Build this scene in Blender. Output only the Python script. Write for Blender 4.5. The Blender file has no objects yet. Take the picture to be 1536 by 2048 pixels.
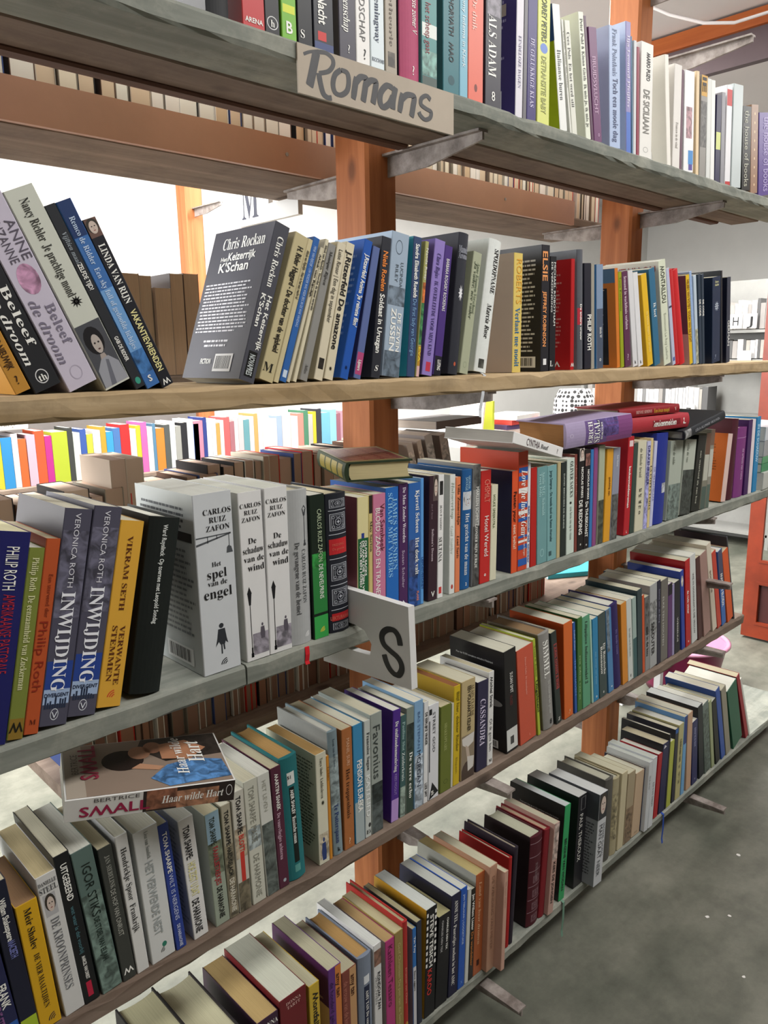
import bpy, math, random
from mathutils import Matrix, Vector
random.seed(7)
scene = bpy.context.scene
col = scene.collection
# ------------------------------------------------------------------ camera
cam_d = bpy.data.cameras.new('camera'); cam = bpy.data.objects.new('camera', cam_d); col.objects.link(cam)
cam_d.sensor_width = 36; cam_d.sensor_fit = 'AUTO'; cam_d.lens = 1538 / 2048 * 36
cam_d.clip_start = .02
_R = ((0.71927131, -0.69454364, -0.01605957), (0.15038107, 0.13308358, 0.97962967), (-0.67825829, -0.70703458, 0.20016941))
cam.matrix_world = Matrix.Translation((0, -.82, 1.30)) @ Matrix(_R).transposed().to_4x4()
scene.camera = cam
# ------------------------------------------------------------------ world and lights
w = bpy.data.worlds.new('world'); scene.world = w; w.use_nodes = True
w.node_tree.nodes['Background'].inputs[0].default_value = (.9, .95, 1, 1)
w.node_tree.nodes['Background'].inputs[1].default_value = .25
def area(name, loc, sx, sy, power, rot=(0, 0, 0), color=(1, .985, .96)):
    l = bpy.data.lights.new(name, 'AREA'); l.shape = 'RECTANGLE'; l.size = sx; l.size_y = sy
    l.energy = power; l.color = color
    o = bpy.data.objects.new(name, l); col.objects.link(o); o.location = loc; o.rotation_euler = rot
    return o
# rows of ceiling lamps: one over the aisle behind the rack, one over the camera's aisle, one over the next room
area('ceiling_lamp_back_aisle', (1.5, 1.6, 2.62), 4.0, .6, 270)
area('ceiling_lamp_front_aisle', (1.9, -1.15, 2.62), 3.4, .5, 62)
area('ceiling_lamp_next_room', (5.0, .4, 2.62), 1.6, 3.0, 95)
# daylight from the window in the side wall of the rear aisle
area('window_daylight', (-1.92, 1.75, 1.7), 1.3, 2.2, 120, (0, -math.pi / 2, 0), (.96, .98, 1))
vs = scene.view_settings
scene.display_settings.display_device = 'sRGB'
vs.view_transform = 'Standard'; vs.look = 'None'; vs.gamma = 1; vs.use_curve_mapping = False
vs.exposure = 0.25
scene.cycles.diffuse_bounces = 3; scene.cycles.max_bounces = 6
# ------------------------------------------------------------------ helpers
def lin(hx, k=1.0):
    c = [int(hx[i:i + 2], 16) / 255 for i in (0, 2, 4)]
    return tuple(min(1, k * (x / 12.92 if x <= .04045 else ((x + .055) / 1.055) ** 2.4)) for x in c) + (1.0,)
def nodes(name):
    m = bpy.data.materials.new(name); m.use_nodes = True
    nt = m.node_tree; b = nt.nodes['Principled BSDF']
    return m, nt, b, nt.nodes, nt.links
def set_col(me, colors):
    """colors: one rgba per polygon -> corner colour attribute"""
    a = me.color_attributes.new('Col', 'FLOAT_COLOR', 'CORNER')
    buf = []
    for p in me.polygons:
        buf.extend(colors[p.index] * p.loop_total)
    a.data.foreach_set('color', buf)
def mesh(name, verts, faces, mat, parent=None, colors=None, smooth=False):
    me = bpy.data.meshes.new(name); me.from_pydata(verts, [], faces); me.update()
    if colors: set_col(me, colors)
    for mm in (mat if isinstance(mat, (list, tuple)) else [mat]): me.materials.append(mm)
    if smooth:
        for p in me.polygons: p.use_smooth = True
    o = bpy.data.objects.new(name, me); col.objects.link(o)
    if parent: o.parent = parent
    return o
def empty(name, loc=(0, 0, 0)):
    o = bpy.data.objects.new(name, None); col.objects.link(o); o.location = loc; o.empty_display_size = .05
    return o
def tag(o, label=None, cat=None, group=None, kind=None):
    if label: o['label'] = label
    if cat: o['category'] = cat
    if group: o['group'] = group
    if kind: o['kind'] = kind
    return o
class MB:
    def __init__(s): s.v = []; s.f = []; s.c = []
    def add(s, v, f, c=None):
        n = len(s.v); s.v += v; s.f += [tuple(i + n for i in q) for q in f]
        if c is not None: s.c += [c] * len(f)
    def box(s, x0, x1, y0, y1, z0, z1, c=None, M=None):
        v = [(x0, y0, z0), (x1, y0, z0), (x1, y1, z0), (x0, y1, z0), (x0, y0, z1), (x1, y0, z1), (x1, y1, z1), (x0, y1, z1)]
        if M: v = [tuple(M @ Vector(p)) for p in v]
        s.add(v, [(0, 3, 2, 1), (4, 5, 6, 7), (0, 1, 5, 4), (1, 2, 6, 5), (2, 3, 7, 6), (3, 0, 4, 7)], c)
    def prism(s, poly, a0, a1, axis, c=None):
        """extrude a 2-D polygon along an axis ('x','y','z')"""
        n = len(poly)
        def pt(p, a):
            return {'x': (a, p[0], p[1]), 'y': (p[0], a, p[1]), 'z': (p[0], p[1], a)}[axis]
        v = [pt(p, a0) for p in poly] + [pt(p, a1) for p in poly]
        f = [tuple(range(n))[::-1], tuple(range(n, 2 * n))] + [(i, (i + 1) % n, n + (i + 1) % n, n + i) for i in range(n)]
        s.add(v, f, c)
    def tube(s, pts, r, n=8, c=None):
        rings = []
        P = [Vector(p) for p in pts]
        for i, p in enumerate(P):
            d = (P[min(i + 1, len(P) - 1)] - P[max(i - 1, 0)]).normalized()
            u = d.cross(Vector((0, 0, 1)))
            if u.length < 1e-4: u = Vector((1, 0, 0))
            u.normalize(); w_ = d.cross(u)
            rings.append([tuple(p + r * (math.cos(2 * math.pi * k / n) * u + math.sin(2 * math.pi * k / n) * w_)) for k in range(n)])
        v = [q for rg in rings for q in rg]
        f = [(i * n + k, i * n + (k + 1) % n, (i + 1) * n + (k + 1) % n, (i + 1) * n + k) for i in range(len(P) - 1) for k in range(n)]
        f += [tuple(range(n))[::-1], tuple(range((len(P) - 1) * n, len(P) * n))]
        s.add(v, f, c)
    def lathe(s, prof, n=40, cx=0, cy=0, c=None):
        v = [(cx + r * math.cos(2 * math.pi * k / n), cy + r * math.sin(2 * math.pi * k / n), z) for r, z in prof for k in range(n)]
        f = [(i * n + k, i * n + (k + 1) % n, (i + 1) * n + (k + 1) % n, (i + 1) * n + k) for i in range(len(prof) - 1) for k in range(n)]
        s.add(v, f, c)
    def build(s, name, mat, parent=None, smooth=False):
        return mesh(name, s.v, s.f, mat, parent, s.c or None, smooth)
# ------------------------------------------------------------------ text: meshes of every string are made first
_tc = bpy.data.curves.new('type', 'FONT'); _to = bpy.data.objects.new('type', _tc); col.objects.link(_to)
_tc.resolution_u = 2
_SER = (0x1D400, 0x1D41A, 0x1D7CE)      # serif alphabet of the built-in font
_ALPH = {'r': _SER, 'R': _SER, 'i': _SER, 'c': _SER}
_OFF = {'r': -.005, 'i': -.003, 'c': -.003, 'b': .02}
_SHEAR = {'i': .22, 'c': .35}
_cache = {}
def styled(text, style):
    if style not in _ALPH: return text
    A, a, d = _ALPH[style]
    return ''.join(chr(A + ord(ch) - 65) if 'A' <= ch <= 'Z' else chr(a + ord(ch) - 97) if 'a' <= ch <= 'z' else chr(d + ord(ch) - 48) if '0' <= ch <= '9' else ch for ch in text)
def set_type(pairs):
    """mesh each letter of each style once (its advance from a doubled letter), then compose the strings; capitals 1 high"""
    by = {}
    for t_, s_ in pairs: by.setdefault(s_, set()).add(t_)
    k = 1 / .70
    for style, texts in by.items():
        chars = sorted({ch for t_ in texts for ch in t_ if ch != ' '} | {'W'})
        _tc.space_line = 10; _tc.offset = _OFF.get(style, 0.0); _tc.shear = _SHEAR.get(style, 0.0)
        _tc.body = '\n'.join(styled(ch, style) + '\n' + styled(ch, style) * 2 for ch in chars)
        dg = bpy.context.evaluated_depsgraph_get(); dg.update()
        me = bpy.data.meshes.new_from_object(_to.evaluated_get(dg))
        co = [0.0] * (3 * len(me.vertices)); me.vertices.foreach_get('co', co)
        n = 2 * len(chars); V = [[] for _ in range(n)]; F = [[] for _ in range(n)]; idx = []; row = []
        for i in range(len(me.vertices)):
            r = min(n - 1, max(0, int(round((.35 - co[3 * i + 1]) / 10)))); row.append(r)
            idx.append(len(V[r])); V[r].append((co[3 * i] * k, (co[3 * i + 1] + 10 * r) * k))
        for p in me.polygons:
            vv = p.vertices; F[row[vv[0]]].append(tuple(idx[q] for q in vv))
        bpy.data.meshes.remove(me)
        G = {}
        for j, ch in enumerate(chars):
            a, b_ = V[2 * j], V[2 * j + 1]
            if not a: G[ch] = ([], [], .4); continue
            wa = max(q[0] for q in a) - min(q[0] for q in a); wb = max(q[0] for q in b_) - min(q[0] for q in b_)
            f_ = F[2 * j]; ad = wb - wa
            G[ch] = (a, f_, ad)
        if style == 'b' and 'M' in G:      # the heavy M is the heavy W upside down
            gv, gf, ad = G['W']; y0 = min(q[1] for q in gv); y1 = max(q[1] for q in gv); G['M'] = ([(x, y0 + y1 - y) for x, y in gv], gf, ad)
        for t_ in texts:
            v, f, pen = [], [], 0.0
            for ch in t_:
                if ch == ' ': pen += .40; continue
                gv, gf, ad = G[ch]; o = len(v)
                v += [(x + pen, y) for x, y in gv]; f += [tuple(q + o for q in p) for p in gf]; pen += ad
            if not v: v, f = [(0, 0), (.01, 0), (0, .01)], [(0, 1, 2)]
            x0 = min(q[0] for q in v); x1 = max(q[0] for q in v)
            _cache[(t_, style)] = ([(x - x0, y) for x, y in v], f, max(x1 - x0, .01))
def glyphs(text, style): return _cache[(text, style)]
# ------------------------------------------------------------------ materials
def attr_mat(name, rough, noise=.06, scale=40, spec=.4, bump=0.0):
    m, nt, b, N, L = nodes(name)
    a = N.new('ShaderNodeAttribute'); a.attribute_name = 'Col'
    tc = N.new('ShaderNodeTexCoord'); nz = N.new('ShaderNodeTexNoise'); nz.inputs['Scale'].default_value = scale; nz.inputs['Detail'].default_value = 5
    L.new(tc.outputs['Object'], nz.inputs['Vector'])
    mr = N.new('ShaderNodeMapRange'); mr.inputs['To Min'].default_value = 1 - noise; mr.inputs['To Max'].default_value = 1 + noise * .6
    L.new(nz.outputs['Fac'], mr.inputs['Value'])
    mx = N.new('ShaderNodeVectorMath'); mx.operation = 'SCALE'
    L.new(a.outputs['Color'], mx.inputs[0]); L.new(mr.outputs['Result'], mx.inputs['Scale'])
    L.new(mx.outputs['Vector'], b.inputs['Base Color'])
    b.inputs['Roughness'].default_value = rough; b.inputs['Specular IOR Level'].default_value = spec
    return m
M_PB = attr_mat('laminated_paper_cover', .38, .05)
M_HC = attr_mat('cloth_and_board_cover', .55, .09, 120, .3)
M_PRINT = attr_mat('printed_ink', .42, .02)
M_PAPERSHEET = attr_mat('paper_and_card', .8, .08, 15, .2)
def page_mat():
    m, nt, b, N, L = nodes('page_edges')
    a = N.new('ShaderNodeAttribute'); a.attribute_name = 'Col'
    tc = N.new('ShaderNodeTexCoord'); mp = N.new('ShaderNodeMapping'); mp.inputs['Scale'].default_value = (1800, 18, 18)
    nz = N.new('ShaderNodeTexNoise'); nz.inputs['Scale'].default_value = 1; nz.inputs['Detail'].default_value = 3
    L.new(tc.outputs['Object'], mp.inputs['Vector']); L.new(mp.outputs['Vector'], nz.inputs['Vector'])
    mr = N.new('ShaderNodeMapRange'); mr.inputs['From Min'].default_value = .3; mr.inputs['From Max'].default_value = .7
    mr.inputs['To Min'].default_value = .86; mr.inputs['To Max'].default_value = 1.06
    L.new(nz.outputs['Fac'], mr.inputs['Value'])
    mx = N.new('ShaderNodeVectorMath'); mx.operation = 'SCALE'
    L.new(a.outputs['Color'], mx.inputs[0]); L.new(mr.outputs['Result'], mx.inputs['Scale'])
    L.new(mx.outputs['Vector'], b.inputs['Base Color']); b.inputs['Roughness'].default_value = .85; b.inputs['Specular IOR Level'].default_value = .15
    return m
M_PAGE = page_mat()
def picture_mat():
    m, nt, b, N, L = nodes('printed_picture')
    a = N.new('ShaderNodeAttribute'); a.attribute_name = 'Col'
    tc = N.new('ShaderNodeTexCoord')
    oi = N.new('ShaderNodeObjectInfo')
    ad = N.new('ShaderNodeVectorMath'); ad.operation = 'ADD'
    cmb = N.new('ShaderNodeCombineXYZ'); ml = N.new('ShaderNodeMath'); ml.operation = 'MULTIPLY'; ml.inputs[1].default_value = 7
    L.new(oi.outputs['Random'], ml.inputs[0]); L.new(ml.outputs[0], cmb.inputs['X']); L.new(ml.outputs[0], cmb.inputs['Z'])
    L.new(tc.outputs['Object'], ad.inputs[0]); L.new(cmb.outputs[0], ad.inputs[1])
    nz = N.new('ShaderNodeTexNoise'); nz.inputs['Scale'].default_value = 75; nz.inputs['Detail'].default_value = 6; nz.inputs['Distortion'].default_value = .8
    L.new(ad.outputs[0], nz.inputs['Vector'])
    cr = N.new('ShaderNodeValToRGB'); e = cr.color_ramp.elements
    e[0].position = .36; e[0].color = (.42, .42, .42, 1); e[1].position = .64; e[1].color = (1.5, 1.5, 1.5, 1)
    L.new(nz.outputs['Fac'], cr.inputs['Fac'])
    mx = N.new('ShaderNodeVectorMath'); mx.operation = 'MULTIPLY'
    L.new(a.outputs['Color'], mx.inputs[0]); L.new(cr.outputs['Color'], mx.inputs[1])
    L.new(mx.outputs['Vector'], b.inputs['Base Color']); b.inputs['Roughness'].default_value = .4
    return m
M_PIC = picture_mat()
def wood_mat(name, c_light, c_dark, axis, grain=26, knots=True, rough=.6, stain=None, stain_amt=.35, contrast=(.35, .68)):
    """planed timber: long stretched grain along axis, darker knots, optional blotchy wear"""
    m, nt, b, N, L = nodes(name)
    tc = N.new('ShaderNodeTexCoord'); mp = N.new('ShaderNodeMapping')
    sc = [grain] * 3; sc[axis] = grain * .06; mp.inputs['Scale'].default_value = sc
    L.new(tc.outputs['Object'], mp.inputs['Vector'])
    n1 = N.new('ShaderNodeTexNoise'); n1.inputs['Scale'].default_value = 1; n1.inputs['Detail'].default_value = 8; n1.inputs['Roughness'].default_value = .65; n1.inputs['Distortion'].default_value = .6
    L.new(mp.outputs[0], n1.inputs['Vector'])
    cr = N.new('ShaderNodeValToRGB'); e = cr.color_ramp.elements
    e[0].position = contrast[0]; e[0].color = lin(c_dark); e[1].position = contrast[1]; e[1].color = lin(c_light)
    L.new(n1.outputs['Fac'], cr.inputs['Fac']); out = cr.outputs['Color']
    if knots:
        mp2 = N.new('ShaderNodeMapping'); s2 = [9.0] * 3; s2[axis] = 4.5; mp2.inputs['Scale'].default_value = s2
        L.new(tc.outputs['Object'], mp2.inputs['Vector'])
        vo = N.new('ShaderNodeTexVoronoi'); vo.inputs['Scale'].default_value = 1; L.new(mp2.outputs[0], vo.inputs['Vector'])
        k = N.new('ShaderNodeMapRange'); k.inputs['From Min'].default_value = .05; k.inputs['From Max'].default_value = .13; k.inputs['To Min'].default_value = .75; k.inputs['To Max'].default_value = 0
        L.new(vo.outputs['Distance'], k.inputs['Value'])
        mx = N.new('ShaderNodeMixRGB'); mx.inputs[2].default_value = lin(c_dark, .35); L.new(k.outputs[0], mx.inputs[0]); L.new(out, mx.inputs[1]); out = mx.outputs[0]
    if stain:
        n2 = N.new('ShaderNodeTexNoise'); n2.inputs['Scale'].default_value = 9; n2.inputs['Detail'].default_value = 9; n2.inputs['Roughness'].default_value = .7
        L.new(tc.outputs['Object'], n2.inputs['Vector'])
        r2 = N.new('ShaderNodeMapRange'); r2.inputs['From Min'].default_value = .48; r2.inputs['From Max'].default_value = .68; r2.inputs['To Max'].default_value = stain_amt
        L.new(n2.outputs['Fac'], r2.inputs['Value'])
        m2 = N.new('ShaderNodeMixRGB'); m2.inputs[2].default_value = lin(stain); L.new(r2.outputs[0], m2.inputs[0]); L.new(out, m2.inputs[1]); out = m2.outputs[0]
    L.new(out, b.inputs['Base Color']); b.inputs['Roughness'].default_value = rough; b.inputs['Specular IOR Level'].default_value = .3
    bp = N.new('ShaderNodeBump'); bp.inputs['Strength'].default_value = .25; bp.inputs['Distance'].default_value = .0015
    L.new(n1.outputs['Fac'], bp.inputs['Height']); L.new(bp.outputs[0], b.inputs['Normal'])
    return m
M_POST = wood_mat('orange_varnished_pine', 'b37044', '8a4f2a', 2)
M_RAW = wood_mat('raw_sawn_plank', 'c2ab88', '9c8460', 0, 30, True, .8, '5e5142', .45)
M_GREY = wood_mat('grey_weathered_plank', '8c8f86', '6f736b', 0, 34, False, .75, 'b4b2a4', .5)
M_GREYD = wood_mat('brown_grey_plank', '857568', '6a5a4e', 0, 30, True, .8, '4c4038', .5)
M_BATTEN = wood_mat('dark_brown_batten', '6a4a3a', '50362a', 0, 30, False, .7)
M_BEAM = wood_mat('orange_beam_varnish', 'b5622c', '9a4a1c', 1, 20, True, .5)
def plain(name, hx, rough=.5, metal=0.0, nscale=12, namt=.15, spec=.4, hx2=None):
    m, nt, b, N, L = nodes(name)
    tc = N.new('ShaderNodeTexCoord'); nz = N.new('ShaderNodeTexNoise'); nz.inputs['Scale'].default_value = nscale; nz.inputs['Detail'].default_value = 8; nz.inputs['Roughness'].default_value = .65
    L.new(tc.outputs['Object'], nz.inputs['Vector'])
    cr = N.new('ShaderNodeValToRGB'); e = cr.color_ramp.elements
    e[0].position = .35; e[0].color = lin(hx2) if hx2 else lin(hx, 1 - namt); e[1].position = .65; e[1].color = lin(hx)
    L.new(nz.outputs['Fac'], cr.inputs['Fac']); L.new(cr.outputs[0], b.inputs['Base Color'])
    b.inputs['Roughness'].default_value = rough; b.inputs['Metallic'].default_value = metal; b.inputs['Specular IOR Level'].default_value = spec
    return m
M_WALL = plain('white_plaster', 'e9e8e4', .9, 0, 3, .05, .2)
M_AISLE = plain('brown_grey_aisle_wall', '6e645a', .9, 0, 3, .2, .2)
M_CEIL = plain('white_ceiling_paint', 'd9d3d2', .9, 0, 2, .05, .2)
M_STEEL = plain('dusty_steel', 'a39a94', .5, 0, 30, .4, .4, '6e645e')
M_FASCIA = plain('brown_hardboard', 'a87a5f', .45, 0, 6, .12, .4)
M_SIGNW = plain('white_painted_board', 'dcdcda', .45, 0, 8, .05)
M_SIGNB = plain('beige_card', 'b3a797', .7, 0, 14, .08)
M_INKG = plain('grey_brush_paint', '4a4a4c', .5, 0, 60, .15)
M_INKB = plain('black_brush_paint', '141414', .45, 0, 60, .1)
M_DOOR = plain('orange_red_gloss_paint', '8c3214', .35, 0, 5, .25, .5, '70260d')
M_MAROON = plain('maroon_panel_paint', '4a2422', .45, 0, 8, .2)
M_MAROON2 = plain('maroon_grey_panel', '57474a', .6, 0, 8, .12)
M_TUBIN = plain('pink_plastic', 'c98aa6', .3, 0, 6, .05, .5)
M_TUBOUT = plain('magenta_plastic', '7c1846', .3, 0, 6, .1, .5)
M_CABLE = plain('white_cable', 'd0cac8', .5, 0, 6, .05)
M_WHITEMET = plain('white_enamel', 'd4d4d4', .4, 0, 6, .05)
M_GREYPANEL = plain('grey_gloss_panel', 'a4a4a0', .3, 0, 3, .2)
def glass_mat():
    m, nt, b, N, L = nodes('clear_glass')
    b.inputs['Base Color'].default_value = (.95, .97, .96, 1); b.inputs['Roughness'].default_value = .03
    b.inputs['Transmission Weight'].default_value = 1; b.inputs['IOR'].default_value = 1.1
    return m
M_GLASS = glass_mat()
def floor_mat():
    m, nt, b, N, L = nodes('worn_concrete')
    tc = N.new('ShaderNodeTexCoord')
    n1 = N.new('ShaderNodeTexNoise'); n1.inputs['Scale'].default_value = 1.6; n1.inputs['Detail'].default_value = 10; n1.inputs['Roughness'].default_value = .6
    n2 = N.new('ShaderNodeTexNoise'); n2.inputs['Scale'].default_value = 11; n2.inputs['Detail'].default_value = 8; n2.inputs['Roughness'].default_value = .7
    mp = N.new('ShaderNodeMapping'); mp.inputs['Scale'].default_value = (1, 2.6, 1); mp.inputs['Rotation'].default_value = (0, 0, .6)
    L.new(tc.outputs['Object'], mp.inputs['Vector']); L.new(mp.outputs[0], n1.inputs['Vector']); L.new(tc.outputs['Object'], n2.inputs['Vector'])
    c1 = N.new('ShaderNodeValToRGB'); e = c1.color_ramp.elements
    e[0].position = .36; e[0].color = lin('575a50'); e[1].position = .64; e[1].color = lin('7a7a6f')
    L.new(n1.outputs['Fac'], c1.inputs['Fac'])
    c2 = N.new('ShaderNodeValToRGB'); e = c2.color_ramp.elements
    e[0].position = .33; e[0].color = (.62, .62, .6, 1); e[1].position = .62; e[1].color = (1.04, 1.03, 1.01, 1)
    L.new(n2.outputs['Fac'], c2.inputs['Fac'])
    mx = N.new('ShaderNodeMixRGB'); mx.blend_type = 'MULTIPLY'; mx.inputs[0].default_value = .85
    L.new(c1.outputs[0], mx.inputs[1]); L.new(c2.outputs[0], mx.inputs[2]); L.new(mx.outputs[0], b.inputs['Base Color'])
    b.inputs['Roughness'].default_value = .55; b.inputs['Specular IOR Level'].default_value = .35
    bp = N.new('ShaderNodeBump'); bp.inputs['Strength'].default_value = .12; bp.inputs['Distance'].default_value = .004
    L.new(n2.outputs['Fac'], bp.inputs['Height']); L.new(bp.outputs[0], b.inputs['Normal'])
    return m
M_FLOOR = floor_mat()

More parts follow.
